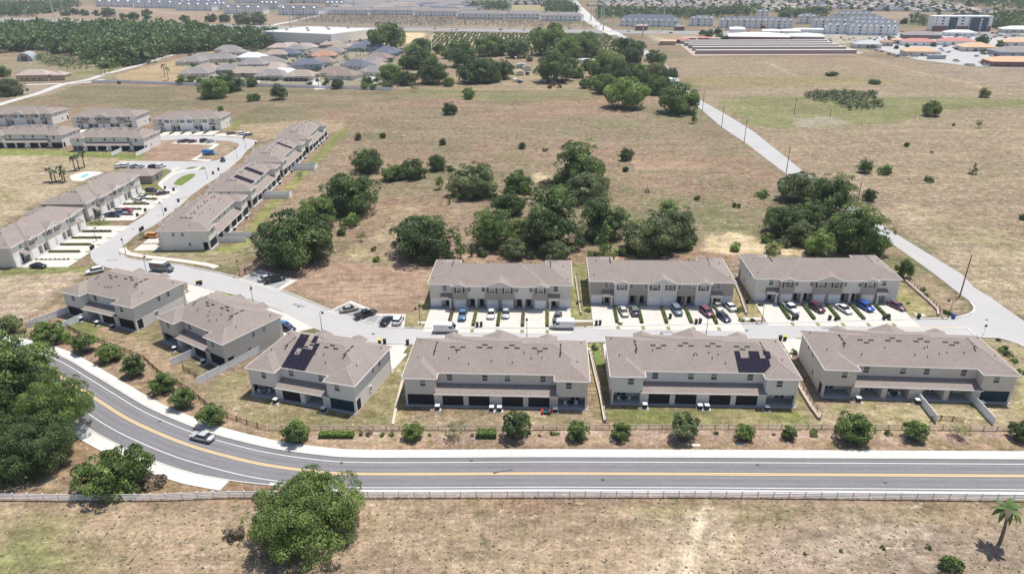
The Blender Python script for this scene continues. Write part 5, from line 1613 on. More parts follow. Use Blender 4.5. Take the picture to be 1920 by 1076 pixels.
# palms
def frond_mesh(L=1.0, droop=.5, wid=.16, n=7):
    mb = MB()
    pts = []
    for i in range(n + 1):
        t = i / n
        pts.append((L * (t - .18 * t * t), 0, L * (.42 * t - droop * 1.5 * t * t)))
    for i in range(n):
        t0, t1 = i / n, (i + 1) / n
        w0, w1 = wid * sin(pi * min(1, .12 + t0 * .88)) + .01, wid * sin(pi * min(1, .12 + t1 * .88)) + .005
        a, b = pts[i], pts[i + 1]
        mb.add([(a[0], 0, a[2]), (b[0], 0, b[2]), (b[0], w1, b[2] - w1 * .5), (a[0], w0, a[2] - w0 * .5), (b[0], -w1, b[2] - w1 * .5), (a[0], -w0, a[2] - w0 * .5)], [(0, 1, 2, 3), (1, 0, 5, 4)])
    return mb.mesh('frond', 'leaf_oak')


def palm(x, y, h, lab, rad=2.6, n=16, lean=(0, 0), m='leaf_oak', seed=0, name='palm_tree', group=None):
    r = random.Random(seed)
    t = thing(name, lab, 'palm', (x, y, 0), 0, group)
    mb = MB()
    segs = 6
    for i in range(segs):
        a, b = i / segs, (i + 1) / segs
        mb.tube((lean[0] * a * a, lean[1] * a * a, h * a), (lean[0] * b * b, lean[1] * b * b, h * b), .26 - .1 * a, .26 - .1 * b, 8)
    put('trunk', mb.mesh('trunk', 'palm_bark'), t)
    for i in range(n):
        up = r.random()
        o = put('frond', cached(('frond', i % 3), lambda: frond_mesh(1, .35 + .2 * (i % 3), .15)), t, (lean[0], lean[1], h), scale=rad * r.uniform(.85, 1.1),
                rot=(0, -.55 + up * .95, 2 * pi * i / n + r.uniform(-.2, .2)), m='leaf_dry' if (i % 8 == 5) else m)
    return t


x, y = gp(1874, 1018)
palm(x, y, 6.6, 'lone palm with a few dead fronds in the foreground pasture', 2.5, 20, (-.6, .0), 'leaf_bright', 3)
x, y = gp(1697, 523)
tree(x, y + 1, 4.6, 'young', 'leaf_oak', 'two-stemmed leafy tree beside the end house wall, near the lane', zs=1.25)
for i, (u, v) in enumerate(((141, 320), (149, 319), (159, 314))):
    x, y = gp(u, v)
    palm(x, y, 6.2, '%s palm from the left of the three behind the clubhouse pool' % ordinal(i), 2.6, 16, (.3, 0), 'leaf_dark', 10 + i, group='palms behind the pool')
x, y = gp(108, 340)
for i, (dx, dy, hh) in enumerate(((-2.2, 0, 5.2), (1.2, 1.5, 5.6), (3.6, -.8, 4.6), (0.3, -1.5, 4.2))):
    palm(x + dx, y + dy, hh, '%s palm from the left in the tight clump west of the pool' % ['first', 'third', 'fourth', 'second'][i], 2.6, 16, (0, 0), 'leaf_dark', 20 + i, group='palm clump west of the pool')
for i, (u, v) in enumerate(zc(340, 60, 7.37, [(1500, 560), (1560, 520), (1620, 480), (1680, 450), (1730, 420), (1790, 390), (810, 500), (840, 540), (1900, 740)])):
    x, y = gp(u, v)
    palm(x, y, 7.5, '%s palm from the left among the bungalow roofs' % ordinal([4, 5, 6, 7, 8, 9, 0, 1, 10][i]), 3.0, 12, (0, 0), 'leaf_grey', 30 + i, group='palms among the bungalows')
for i, (u, v) in enumerate(zc(560, 60, 7.37, [(640, 400), (680, 350), (860, 330), (900, 360), (960, 320), (800, 360), (700, 500), (660, 460)])):
    x, y = gp(u, v)
    palm(x, y, 7.5, '%s palm from the left beside the orange-roofed bungalows' % ordinal([0, 2, 5, 6, 7, 4, 3, 1][i]), 3.2, 12, (0, 0), 'leaf_grey', 50 + i, group='palms right of the orange-roofed bungalows')
for i, (u, v) in enumerate(zc(0, 0, 5.978, [(1140, 830), (1180, 840), (1235, 830), (1850, 860), (1890, 900)])):
    x, y = gp(u, v)
    palm(x, y, 9, '%s tall grey palm from the left along the curving track' % ordinal(i), 3.4, 12, (.6, 0), 'leaf_grey', 70 + i, group='palms along the curving track')

rb = np.random.default_rng(31)
GT = sorted((rb.uniform(350, 740), rb.uniform(98, 162)) for _ in range(64))
for i, (u, v) in enumerate(GT):
    tree_px(u, v, rb.uniform(7, 14), 'far', ['leaf_dark', 'leaf_grey', 'leaf_oak'][i % 3], '%s garden tree from the left between the bungalows behind the meadow' % ordinal(i), group='garden trees between the bungalows')
# palm plantation: thousands of small palms in rows -> one mass
P = [gp(*p) for p in [(815, 64), (1135, 67), (1188, 92), (1150, 104), (822, 101), (808, 85)]]
r = np.random.default_rng(5)
gx, gy = np.meshgrid(np.arange(-120, 160, 4.3), np.arange(690, 930, 5.6))
gx = gx + r.normal(size=gx.shape) * .7
gy = gy + r.normal(size=gx.shape) * .9
k = pip(gx, gy, P) & (r.random(gx.shape) < .93)
gx, gy = gx[k], gy[k]
V0, t0 = crown_arrays(77, 5, 14, .34, 1.15, .3, lobe=(.2, .34))
VV = np.concatenate([V0 * s + np.array([a, b, 0]) for a, b, s in zip(gx, gy, r.uniform(1.9, 3.1, len(gx)))])
tag(put('palm_plantation', mesh_np('palm_plantation', VV, np.arange(len(VV)).reshape(-1, 4), 'leaf_grey', tint=np.tile(t0, len(gx)) * .6)), 'rows of small nursery palms on pale sand', kind='stuff')

# hedges
def hedge(pts, w, h, m, lab, seed, dense=90, group=None, name='hedge'):
    r = np.random.default_rng(seed)
    a, b = np.array(pts[0]), np.array(pts[1])
    L = np.linalg.norm(b - a)
    d = (b - a) / L
    nn = np.array([-d[1], d[0]])
    n = int(dense * (L * w + 2 * L * h))
    s = r.random(n) * L
    face = r.random(n)
    q = (r.random(n) - .5) * w
    z = r.random(n) * h
    top = face < w / (w + 2 * h)
    z = np.where(top, h + r.normal(size=n) * .05, z)
    q = np.where(top, q, np.where(r.random(n) < .5, -w / 2, w / 2) + r.normal(size=n) * .04)
    P = np.stack([a[0] + d[0] * s + nn[0] * q, a[1] + d[1] * s + nn[1] * q, z], -1)
    nrm = r.normal(size=(n, 3)) + np.array([0, 0, .8])
    nrm /= np.linalg.norm(nrm, axis=1, keepdims=True)
    u = np.cross(nrm, r.normal(size=(n, 3)))
    u /= np.linalg.norm(u, axis=1, keepdims=True)
    v = np.cross(nrm, u)
    u, v = u * .14, v * .1
    V = np.stack([P - u, P - v, P + u, P + v], 1).reshape(-1, 3)
    c = np.array([(a + b)[0] / 2, (a + b)[1] / 2, 0])
    o = put(name, mesh_np(name, V - c, np.arange(len(V)).reshape(-1, 4), m, tint=np.repeat(np.clip(.45 + r.normal(size=n) * .2, 0, 1), 4)), None, tuple(c))
    tag(o, lab, 'hedge', group)
    core = MB().prism([tuple(a + nn * (w / 2 - .1) - c[:2]), tuple(b + nn * (w / 2 - .1) - c[:2]), tuple(b - nn * (w / 2 - .1) - c[:2]), tuple(a - nn * (w / 2 - .1) - c[:2])], 0, h - .1).mesh('stems', 'leaf_dark')
    put('stems', core, o)
    return o


hedge([gp(599, 818), gp(664, 818)], 1.1, .9, 'leaf_bright', 'long clipped hedge beside the road below the stepped solar array', 1)
hedge([gp(894, 817), gp(931, 817)], 1.5, 1.1, 'leaf_bright', 'short bright oval hedge below the plain-roofed block', 2)
for i, (u, v, w, m) in enumerate(((676, 816, 10, 'leaf_oak'), (692, 817, 12, 'leaf_dry'), (716, 818, 10, 'leaf_oak'), (733, 818, 11, 'leaf_oak'), (806, 817, 7, 'leaf_oak'), (975, 815, 16, 'leaf_oak'), (990, 815, 11, 'leaf_grey'), (1036, 815, 10, 'leaf_oak'), (1045, 816, 9, 'leaf_oak'), (1304, 815, 16, 'leaf_oak'), (1343, 814, 9, 'leaf_oak'),
                                 (1528, 817, 18, 'leaf_oak'), (1668, 816, 14, 'leaf_oak'), (885, 818, 8, 'leaf_dry'), (1012, 818, 7, 'leaf_dry'), (1452, 816, 7, 'leaf_dry'))):
    tree_px(u, v, w, 'bush', m, '%s of the small shrubs from the left along the tan rail fence' % ordinal(sorted([676, 692, 716, 733, 806, 975, 990, 1036, 1045, 1304, 1343, 1528, 1668, 885, 1012, 1452]).index(u)), cat='shrub', group='small shrubs along the tan rail fence', trunk=False)
for i, (u, v, w) in enumerate(((120, 640, 26), (132, 644, 16), (224, 672, 20), (64, 635, 16), (40, 625, 14), (30, 612, 22))):
    tree_px(u, v, w, 'bush', 'leaf_bright' if i < 3 else 'leaf_grey', '%s shrub beside the trees above the bend' % ordinal(i), cat='shrub', group='shrubs above the bend', trunk=False)
for i, (u, v, w) in enumerate(((1578, 1035, 8), (1656, 1030, 10), (1741, 1030, 12), (1510, 1040, 7), (1776, 1045, 6))):
    tree_px(u, v, w, 'bush', 'leaf_dark', '%s tiny dark weed bush from the left in the pasture' % ordinal([1, 2, 3, 0, 4][i]), cat='shrub', group='weed bushes in the pasture', trunk=False)
for i, (u, v, w) in enumerate(((1773, 588, 9), (1780, 590, 10), (1704, 570, 6), (1874, 640, 8), (1885, 655, 10), (1880, 660, 12), (1893, 668, 14), (1903, 680, 11), (1917, 700, 12), (1086, 570, 9), (1103, 585, 10), (790, 575, 9), (1425, 573, 8), (1388, 585, 12), (1690, 572, 5), (1730, 545, 9), (1738, 556, 8), (769, 690, 10), (1488, 665, 12), (1116, 655, 12), (1391, 603, 9), (1411, 604, 9), (1163, 609, 7))):
    tree_px(u, v, w * 1.2, 'bush', ['leaf_dark', 'leaf_oak', 'leaf_bright'][i % 3], '%s of the small garden shrubs beside the house ends and the lane' % ordinal(i), cat='shrub', group='small garden shrubs', trunk=False)
for i, (u, v) in enumerate(((179, 418), (189, 420), (268, 450))):
    tree_px(u, v, 16, 'thin', 'leaf_dark', '%s young sapling on the lawns between the left blocks' % ordinal(i), group='saplings between the left blocks')
tree_px(562, 336, 12, 'thin', 'leaf_dark', 'thin young tree casting a long shadow behind the third eastern block', zs=1.2)
# ---------------------------------------------------------------- driveways, hedges between them
def drive(H, n, depth, house, strips, walk=True):
    """H faces the street along its +y; depth = metres from the wall to the kerb"""
    o = HOUSES[H]
    y0 = TD + 1.2
    for i in range(n):
        x0, x1 = .4 + 5.87 * i + (.1 if i == 0 else .42), .4 + 5.87 * (i + 1) - (.1 if i == n - 1 else .42)
        P = [local(H, x0, y0), local(H, x1, y0), local(H, x1, depth), local(H, x0, depth)]
        sheet('driveway', [p[:2] for p in P], .06 + .001 * i, 'concrete', .1, pix=False)
    for i in range(1, n):
        x = .4 + 5.87 * i
        if walk:
            P = [local(H, x - .41, depth - 3.0), local(H, x + .41, depth - 3.0), local(H, x + .41, depth - 1.7), local(H, x - .41, depth - 1.7)]
            sheet('pavement', [p[:2] for p in P], .062, 'concrete', .1, pix=False)
            P = [local(H, x - .41, depth - 1.7), local(H, x + .41, depth - 1.7), local(H, x + .41, depth - .1), local(H, x - .41, depth - .1)]
            sheet('grass_verge', [p[:2] for p in P], .058, 'grass_patch', .1, pix=False)
        k = strips[i - 1] if i - 1 < len(strips) else ' '
        a, b = local(H, x, y0 + .5), local(H, x, depth - (3.3 if walk else 1.5))
        P = [local(H, x - .41, y0), local(H, x + .41, y0), local(H, x + .41, depth - 3.0), local(H, x - .41, depth - 3.0)]
        sheet('planting_bed', [p[:2] for p in P], .055, 'mulch' if k != 'g' else 'lawn', .1, pix=False)
        if k in 'hyrb':
            mm = {'h': 'leaf_oak', 'y': 'leaf_pale', 'r': 'leaf_dry', 'b': 'leaf_oak'}[k]
            hedge([a[:2], b[:2]], .6, .6, mm, '%s hedge between driveways, %s from the %s %s' % ({'h': 'clipped green', 'y': 'yellow-green', 'r': 'dry brown', 'b': 'dark green'}[k], ordinal((n - 1 - i) if 'of three' in house else i - 1), 'left' if 'of three' in house else 'end', house), 500 + i + hash(H[0]) % 7 * 0 + ord(H[0]) * 3 + int(H[1]), 60, 'hedges between the driveways')
        if k == 'd':
            for q in range(8):
                t = q / 7
                px, py = a[0] + (b[0] - a[0]) * t, a[1] + (b[1] - a[1]) * t
                tree(px, py, .75, 'bush', 'leaf_dry', '%s small round bush of the line beside the nearest driveway at the left edge' % ordinal(q), cat='shrub', group='small round bushes beside the driveway', trunk=False)


drive('C1', 6, TD + 13.1, 'of the left block of three', 'yrhyry')
drive('C2', 6, TD + 13.3, 'of the middle block of three', 'hhhbbh')
drive('C3', 6, TD + 12.9, 'of the right block of three', 'hhhhh')
drive('B1', 6, TD + 7.6, 'of the plain-roofed block', 'gggggg', False)
drive('B2', 6, TD + 7.6, 'of the pale block', 'gggggg', False)
drive('B3', 6, TD + 7.6, 'of the junction block', 'gggggg', False)
drive('B4', 4, TD + 7.5, 'x', 'ggg', False)
drive('B5', 4, TD + 7.5, 'x', 'ggg', False)
drive('B6', 4, TD + 5.5, 'x', 'ggg', False)
for k in ('D1', 'D2', 'D3', 'D4'):
    drive(k, 6, TD + 8.2, 'x', 'gggggg', False)
drive('E1', 6, TD + 14.5, 'of the leftmost block', 'ryyyd')
drive('E2', 6, TD + 14.5, 'of the block next to the clubhouse', 'yyyrr')
drive('F0', 6, TD + 12.0, 'of the far white-fronted block', 'bbbbb')
drive('F1', 6, TD + 12.0, 'of the far middle block', 'bbbbb')
# concrete to the street around B5/B4 and B6
sheet('forecourt', [(404, 546), (432, 552), (488, 569), (540, 590), (589, 615), (560, 622), (520, 606), (480, 585), (430, 570), (385, 557), (352, 545), (352, 532)], .04, 'concrete')
sheet('forecourt', [(726, 646), (766, 646), (752, 668), (735, 700), (728, 672)], .04, 'concrete')
sheet('forecourt', [(1462, 635), (1492, 634), (1487, 655), (1484, 672)], .04, 'concrete')
sheet('grass_verge', [(404, 545), (418, 548), (450, 558), (446, 562), (410, 553)], .1, 'lawn', .1)
sheet('grass_verge', [(466, 563), (482, 568), (486, 573), (470, 569)], .1, 'lawn', .1)
sheet('grass_verge', [(1058, 650), (1088, 650), (1087, 656), (1057, 656)], .06, 'lawn', .05)
sheet('grass_verge', [(1101, 644), (1125, 643.5), (1125, 652), (1101, 652)], .065, 'grass_patch', .05)
sheet('pavement', [(1101, 652.5), (1126, 652.5), (1126, 656), (1101, 656)], .07, 'concrete', .05)
sheet('garden_lawn', [(1102, 657), (1124, 657), (1130, 690), (1110, 690)], .06, 'lawn', .05)
sheet('pavement', [(783, 603), (806, 603), (806, 606.5), (783, 606.5)], .07, 'concrete', .05)
sheet('pavement', [(1072, 600), (1110, 600.5), (1110, 604), (1072, 604)], .07, 'concrete', .05)
sheet('pavement', [(1392, 596), (1426, 595), (1428, 600), (1394, 601)], .07, 'concrete', .05)
sheet('pavement', [(1712, 588), (1730, 588), (1738, 593), (1722, 594)], .07, 'concrete', .05)

# ---------------------------------------------------------------- vehicles
def loft(mb, st, nseg=10):
    """st: stations (x, z0, z1, halfwidth, corner) -> rounded body"""
    rings = []
    for x, z0, z1, hw, c in st:
        zc_, hz = (z0 + z1) / 2, (z1 - z0) / 2
        r = []
        for i in range(nseg):
            a = 2 * pi * (i + .5) / nseg
            r.append((x, hw * np.sign(cos(a)) * abs(cos(a)) ** c, zc_ + hz * np.sign(sin(a)) * abs(sin(a)) ** c))
        rings.append(r)
    vs = [p for r in rings for p in r]
    fs = []
    for k in range(len(st) - 1):
        for i in range(nseg):
            j = (i + 1) % nseg
            fs.append((k * nseg + i, k * nseg + j, (k + 1) * nseg + j, (k + 1) * nseg + i)[::-1])
    fs.append(tuple(range(nseg)))
    fs.append(tuple(range((len(st) - 1) * nseg, len(st) * nseg))[::-1])
    mb.add(vs, [f[::-1] for f in fs])


def frustum(mb, xb0, xb1, xt0, xt1, z0, z1, wb, wt):
    mb.add([(xb0, -wb, z0), (xb1, -wb, z0), (xb1, wb, z0), (xb0, wb, z0), (xt0, -wt, z1), (xt1, -wt, z1), (xt1, wt, z1), (xt0, wt, z1)],
           [(0, 3, 2, 1), (4, 5, 6, 7), (0, 1, 5, 4), (1, 2, 6, 5), (2, 3, 7, 6), (3, 0, 4, 7)])


def car_parts(kind):
    c = .42
    body, glass, roof = MB(), MB(), MB()
    wx, wr, hl = 1.42, .34, (2.3, .62)
    if kind == 'sedan':
        loft(body, [(-2.36, .4, .78, .7, c), (-2.25, .28, .93, .84, c), (-1.6, .22, .99, .91, c), (-.4, .2, .97, .92, c), (.8, .2, .96, .92, c), (1.6, .22, .88, .9, c), (2.2, .27, .76, .84, c), (2.36, .36, .62, .7, c)])
        frustum(glass, -1.75, 1.2, -1.02, .38, .9, 1.40, .83, .62)
        frustum(roof, -1.05, .4, -.9, .28, 1.38, 1.45, .65, .56)
    elif kind == 'suv':
        loft(body, [(-2.33, .4, .95, .78, c), (-2.2, .3, 1.1, .9, c), (-1.2, .25, 1.13, .95, c), (.6, .25, 1.12, .95, c), (1.3, .26, 1.08, .94, c), (2.1, .3, .98, .88, c), (2.35, .4, .8, .76, c)])
        frustum(glass, -2.15, 1.15, -1.75, .45, 1.05, 1.62, .87, .70)
        frustum(roof, -1.85, .5, -1.75, .35, 1.6, 1.70, .74, .66)
    elif kind == 'pickup':
        loft(body, [(-2.85, .45, 1.0, .84, c), (-2.75, .4, 1.08, .93, c), (-.9, .35, 1.1, .97, c), (1.0, .35, 1.12, .97, c), (1.6, .35, 1.12, .96, c), (2.5, .4, 1.05, .9, c), (2.8, .5, .9, .8, c)])
        frustum(glass, -.95, 1.35, -.75, .65, 1.05, 1.72, .88, .72)
        frustum(roof, -.78, .7, -.7, .55, 1.70, 1.80, .76, .68)
        body.box(-2.8, -1.0, -.97, -.85, 1.0, 1.2).box(-2.8, -1.0, .85, .97, 1.0, 1.2).box(-2.85, -2.78, -.97, .97, .95, 1.2)
        wx, wr, hl = 1.75, .4, (2.76, .8)
    elif kind == 'van':
        loft(body, [(-2.85, .4, 2.2, .92, .25), (-2.75, .35, 2.32, .97, .25), (1.0, .35, 2.32, .98, .25), (1.5, .35, 2.1, .97, .3), (2.2, .35, 1.3, .95, .35), (2.75, .4, 1.05, .88, .4), (2.88, .5, .8, .75, .4)])
        glass.add([(1.42, -.86, 2.16), (1.42, .86, 2.16), (2.24, .9, 1.32), (2.24, -.9, 1.32), (1.3, -.8, 2.1), (1.3, .8, 2.1), (2.1, .8, 1.25), (2.1, -.8, 1.25)], [(0, 3, 2, 1), (4, 5, 6, 7), (0, 1, 5, 4), (1, 2, 6, 5), (2, 3, 7, 6), (3, 0, 4, 7)])
        glass.box(.7, 1.6, -.995, -.9, 1.3, 1.85).box(.7, 1.6, .9, .995, 1.3, 1.85)
        frustum(roof, -2.7, .95, -2.6, .85, 2.3, 2.36, .8, .7)
        wx, wr, hl = 1.85, .38, (2.84, .72)
    for k in (-1, 1):
        roof.tube((0.2 if kind != 'van' else 1.7, k * .97, 1.02 if kind != 'van' else 1.3), (0.3 if kind != 'van' else 1.8, k * 1.08, 1.02 if kind != 'van' else 1.3), .09, .09, 6) if False else None
    B = body.mesh('body', 'paint_white_car')
    for p in B.polygons:
        p.use_smooth = True
    G = glass.mesh('windows', 'car_glass')
    Rf = roof.mesh('roof_panel', 'paint_white_car')
    wheel = MB()
    wheel.add(*_cyl_y(0, 0, wr, -.12, .12, 12))
    rim = MB()
    rim.add(*_cyl_y(0, 0, wr * .6, -.13, .13, 8))
    return B, G, Rf, wheel.mesh('wheel', 'tyre'), rim.mesh('rim', 'rim'), wx, wr, hl


def _cyl_y(x, z, r, y0, y1, n):
    vs = [(x + r * cos(2 * pi * i / n), y0, z + r * sin(2 * pi * i / n)) for i in range(n)] + [(x + r * cos(2 * pi * i / n), y1, z + r * sin(2 * pi * i / n)) for i in range(n)]
    return vs, [(i, (i + 1) % n, (i + 1) % n + n, i + n)[::-1] for i in range(n)] + [tuple(range(n)), tuple(range(n, 2 * n))[::-1]]


def car(x, y, rz, kind, paint, label, cat='car', group=None, far=False, z=.06, name=None):
    B, G, Rf, Wm, Rm, wx, wr, hl = cached(('car', kind), lambda: car_parts(kind))
    t = thing(name or {'sedan': 'parked_car', 'suv': 'parked_car', 'pickup': 'pickup_truck', 'van': 'van'}[kind], label, cat, (x, y, z), rz, group)
    pm = 'paint_' + paint + '_car'
    put('body', B, t, m=pm)
    put('windows', G, t, m='car_glass')
    put('roof_panel', Rf, t, m=pm)
    if far:
        return t
    for sx in (-1, 1):
        for sy in (-1, 1):
            w = put('wheel', Wm, t, (sx * wx, sy * .84, wr), m='tyre')
            put('rim', Rm, w, (0, 0, 0), m='rim')
    for sy in (-1, 1):
        put('headlight', cached('hl', lambda: MB().box(-.05, .06, -.2, .2, -.08, .08).mesh('headlight', 'headlight')), t, (hl[0] - .02, sy * .58, hl[1]))
        put('taillight', cached('tl', lambda: MB().box(-.06, .05, -.14, .14, -.1, .1).mesh('taillight', 'taillight')), t, (-hl[0] + .0, sy * .66, hl[1] + .12))
    if kind == 'pickup':
        put('bed', cached('bed', lambda: MB().box(-2.76, -1.02, -.84, .84, 1.09, 1.13).mesh('bed', 'bin_black')), t)
    return t


GC = 'cars parked on the driveways and bays'
N_, S_ = R_(90), R_(-90)
CARS = [
    # u, v (centre of the footprint), heading deg, kind, paint, label
    (868, 592, -93, 'pickup', 'steel', 'steel-blue pickup on a driveway of the left block of the row of three', 'pickup truck'),
    (921, 590, -94, 'sedan', 'white', 'white sedan nosing out between two hedges, left block of the row of three', 'car'),
    (948.5, 589, -93, 'sedan', 'silver', 'silver car with its nose to the street beside the white sedan', 'car'),
    (1045, 596, -103, 'sedan', 'grey', 'grey hatchback half hidden behind the high white van', 'car'),
    (837, 620, -2, 'van', 'white', 'white van parked at the kerb, left of the two on the street', 'van'),
    (1054, 613, 177, 'van', 'white', 'high white van at the kerb, right of the two on the street', 'van'),
    (1169, 586, -84, 'sedan', 'beige', 'cream sedan on a driveway of the middle block', 'car'),
    (1189, 585, 92, 'suv', 'grey', 'dark grey wagon beside the cream sedan', 'car'),
    (1269, 584, -85, 'suv', 'greyblue', 'blue-grey hatchback alone between two clipped hedges of the middle block', 'car'),
    (1324.5, 587, -75, 'suv', 'purple', 'dark maroon wagon on a driveway of the middle block', 'car'),
    (1345, 576, -82, 'sedan', 'beige', 'cream car right behind the dark blue one', 'car'),
    (1368, 576, 100, 'sedan', 'white', 'white sedan at the right end of the middle block', 'car'),
    (1356.5, 596, -73, 'sedan', 'navy', 'dark blue sedan at the kerb end of the middle block driveway', 'car'),
    (1482, 580, -78, 'pickup', 'white', 'white pickup with a black bed beside the lamp post', 'pickup truck'),
    (1531, 579, -73, 'suv', 'maroon', 'black and maroon wagon on the right block driveway', 'car'),
    (1582, 581, -73, 'sedan', 'white', 'white sedan on the right block driveway', 'car'),
    (1622, 577, -72, 'suv', 'blue', 'bright blue hatchback on the right block driveway', 'car'),
    (1681, 575, -66, 'sedan', 'purple', 'dark plum sedan at the right end near the rail fence', 'car'),
    (655, 581, 28, 'sedan', 'tan', 'tan sedan in the first bay of the curved parking pad', 'car'),
    (686, 591, 40, 'pickup', 'black', 'black pickup in the curved parking pad', 'pickup truck'),
    (725, 603, 74, 'sedan', 'black', 'black car beside the white wagon in the parking pad', 'car'),
    (747, 602, 80, 'suv', 'white', 'white wagon at the right end of the curved parking pad', 'car'),
    (500, 523, 40, 'sedan', 'silver', 'silver sedan in the upper parking pad, beside the black pickup', 'car'),
    (516, 526, 34, 'pickup', 'black', 'black pickup in the upper parking pad', 'pickup truck'),
    (530, 610, 150, 'sedan', 'vanblue', 'bright blue car at the end of the short block by the stepped array', 'car'),
    (538, 617, 150, 'sedan', 'navy', 'dark blue car in front of the bright blue one', 'car'),
    (283, 444, 176, 'suv', 'orange', 'orange car beside the blank end wall of the nearest eastern block', 'car'),
    (72, 500, -8, 'sedan', 'black', 'black sedan at the corner of the block cut by the left edge', 'car'),
    (178, 510, 214, 'suv', 'white', 'white wagon on the slab behind the block with the box van', 'car'),
    (380, 821, 160, 'sedan', 'silver', 'silver sedan driving round the bend of the main road', 'car'),
    (212, 405, -4, 'pickup', 'navy', 'dark blue pickup on the driveway next to the clubhouse block', 'pickup truck'),
    (226, 400, -8, 'sedan', 'greyblue', 'grey-blue sedan behind the dark blue pickup', 'car'),
    (238, 396, -12, 'sedan', 'red', 'crimson sedan on the driveway of the clubhouse block', 'car'),
    (262, 378, -5, 'sedan', 'white', 'lower one of two white cars on the clubhouse block driveways', 'car'),
    (269, 371, -5, 'sedan', 'white', 'upper one of two white cars on the clubhouse block driveways', 'car'),
    (284, 359, -8, 'suv', 'black', 'black wagon below the clubhouse lawn', 'car'),
    (306, 363, 40, 'sedan', 'maroon', 'plum-coloured car at the street by the clubhouse lawn', 'car'),
    (224, 313, 80, 'suv', 'white', 'first white car of the row behind the clubhouse', 'car'),
    (238, 312, 60, 'suv', 'white', 'second white car of the row behind the clubhouse', 'car'),
    (253, 313, 80, 'sedan', 'greyblue', 'blue-grey car in the row behind the clubhouse', 'car'),
    (263, 314, 80, 'sedan', 'silver', 'silver car in the row behind the clubhouse', 'car'),
    (288, 314, 60, 'suv', 'black', 'black wagon in the row behind the clubhouse', 'car'),
    (302, 313, 60, 'suv', 'white', 'white wagon at the right end of the row behind the clubhouse', 'car'),
    (392, 289, -4, 'van', 'vanblue', 'bright blue van on the sand strip inside the loop', 'van'),
    (418, 301, 115, 'suv', 'navy', 'dark wagon on the loop street near the bright blue van', 'car'),
    (341, 266, 60, 'sedan', 'grey', 'first dark car of the bays inside the loop', 'car'),
    (350, 265, 60, 'sedan', 'black', 'second dark car of the bays inside the loop', 'car'),
    (361, 266, 60, 'sedan', 'maroon', 'maroon car of the bays inside the loop', 'car'),
    (383, 265, 60, 'suv', 'black', 'black wagon of the bays inside the loop', 'car'),
    (394, 266, 60, 'sedan', 'silver', 'silver car of the bays inside the loop', 'car'),
    (367, 247, 60, 'sedan', 'silver', 'silver car before a garage of the far white-fronted block', 'car'),
    (306, 245, 50, 'suv', 'white', 'left white car before the far white-fronted block', 'car'),
    (314, 244, 50, 'suv', 'white', 'right white car before the far white-fronted block', 'car'),
    (433, 251, 50, 'sedan', 'purple', 'plum car in the bays at the end of the far row', 'car'),
    (454, 252, 40, 'suv', 'white', 'white car in the bays at the end of the far row', 'car'),
    (466, 253, 40, 'sedan', 'greyblue', 'blue-grey car in the bays at the end of the far row', 'car'),
]
for u, v, a, k, p, lab, cat in CARS:
    x, y = gp(u, v, .3)
    o = car(x, y, R_(a), k, p, lab, cat, GC, z=.062)

# box van behind the left short block
x, y = gp(306, 508)
t = thing('box_van', 'dark grey delivery van with a white roof parked at the kerb behind the short block', 'delivery van', (x, y, .05), R_(-14))
put('cargo_box', MB().box(-3.4, 1.2, -1.05, 1.05, .6, 2.6).mesh('cargo_box', 'paint_grey_car'), t)
put('roof_panel', MB().box(-3.42, 1.22, -1.07, 1.07, 2.6, 2.72).mesh('roof_panel', 'paint_white_car'), t)
mb = MB()
loft(mb, [(1.22, .5, 2.4, 1.0, .25), (1.7, .5, 2.3, 1.0, .3), (2.4, .5, 1.5, .98, .35), (3.1, .5, 1.2, .92, .4), (3.3, .6, 1.0, .8, .4)])
put('cab', mb.mesh('cab', 'paint_grey_car'), t)
put('windscreen', MB().add([(1.75, -.88, 2.28), (1.75, .88, 2.28), (2.42, .9, 1.56), (2.42, -.9, 1.56), (1.6, -.8, 2.2), (1.6, .8, 2.2), (2.3, .8, 1.45), (2.3, -.8, 1.45)], [(0, 3, 2, 1), (4, 5, 6, 7), (0, 1, 5, 4), (1, 2, 6, 5), (2, 3, 7, 6), (3, 0, 4, 7)]).mesh('windscreen', 'car_glass'), t)
put('lettering', MB().box(-1.6, -.1, -1.065, -1.05, 1.75, 1.95).box(-1.6, -.6, -1.065, -1.05, 1.45, 1.6).mesh('lettering', 'taillight'), t)
Wm, Rm = cached(('car', 'van'), lambda: car_parts('van'))[3:5]
for sx in (-2.3, 2.3):
    for sy in (-1, 1):
        w = put('wheel', Wm, t, (sx, sy * .95, .38), m='tyre')
        put('rim', Rm, w, m='rim')

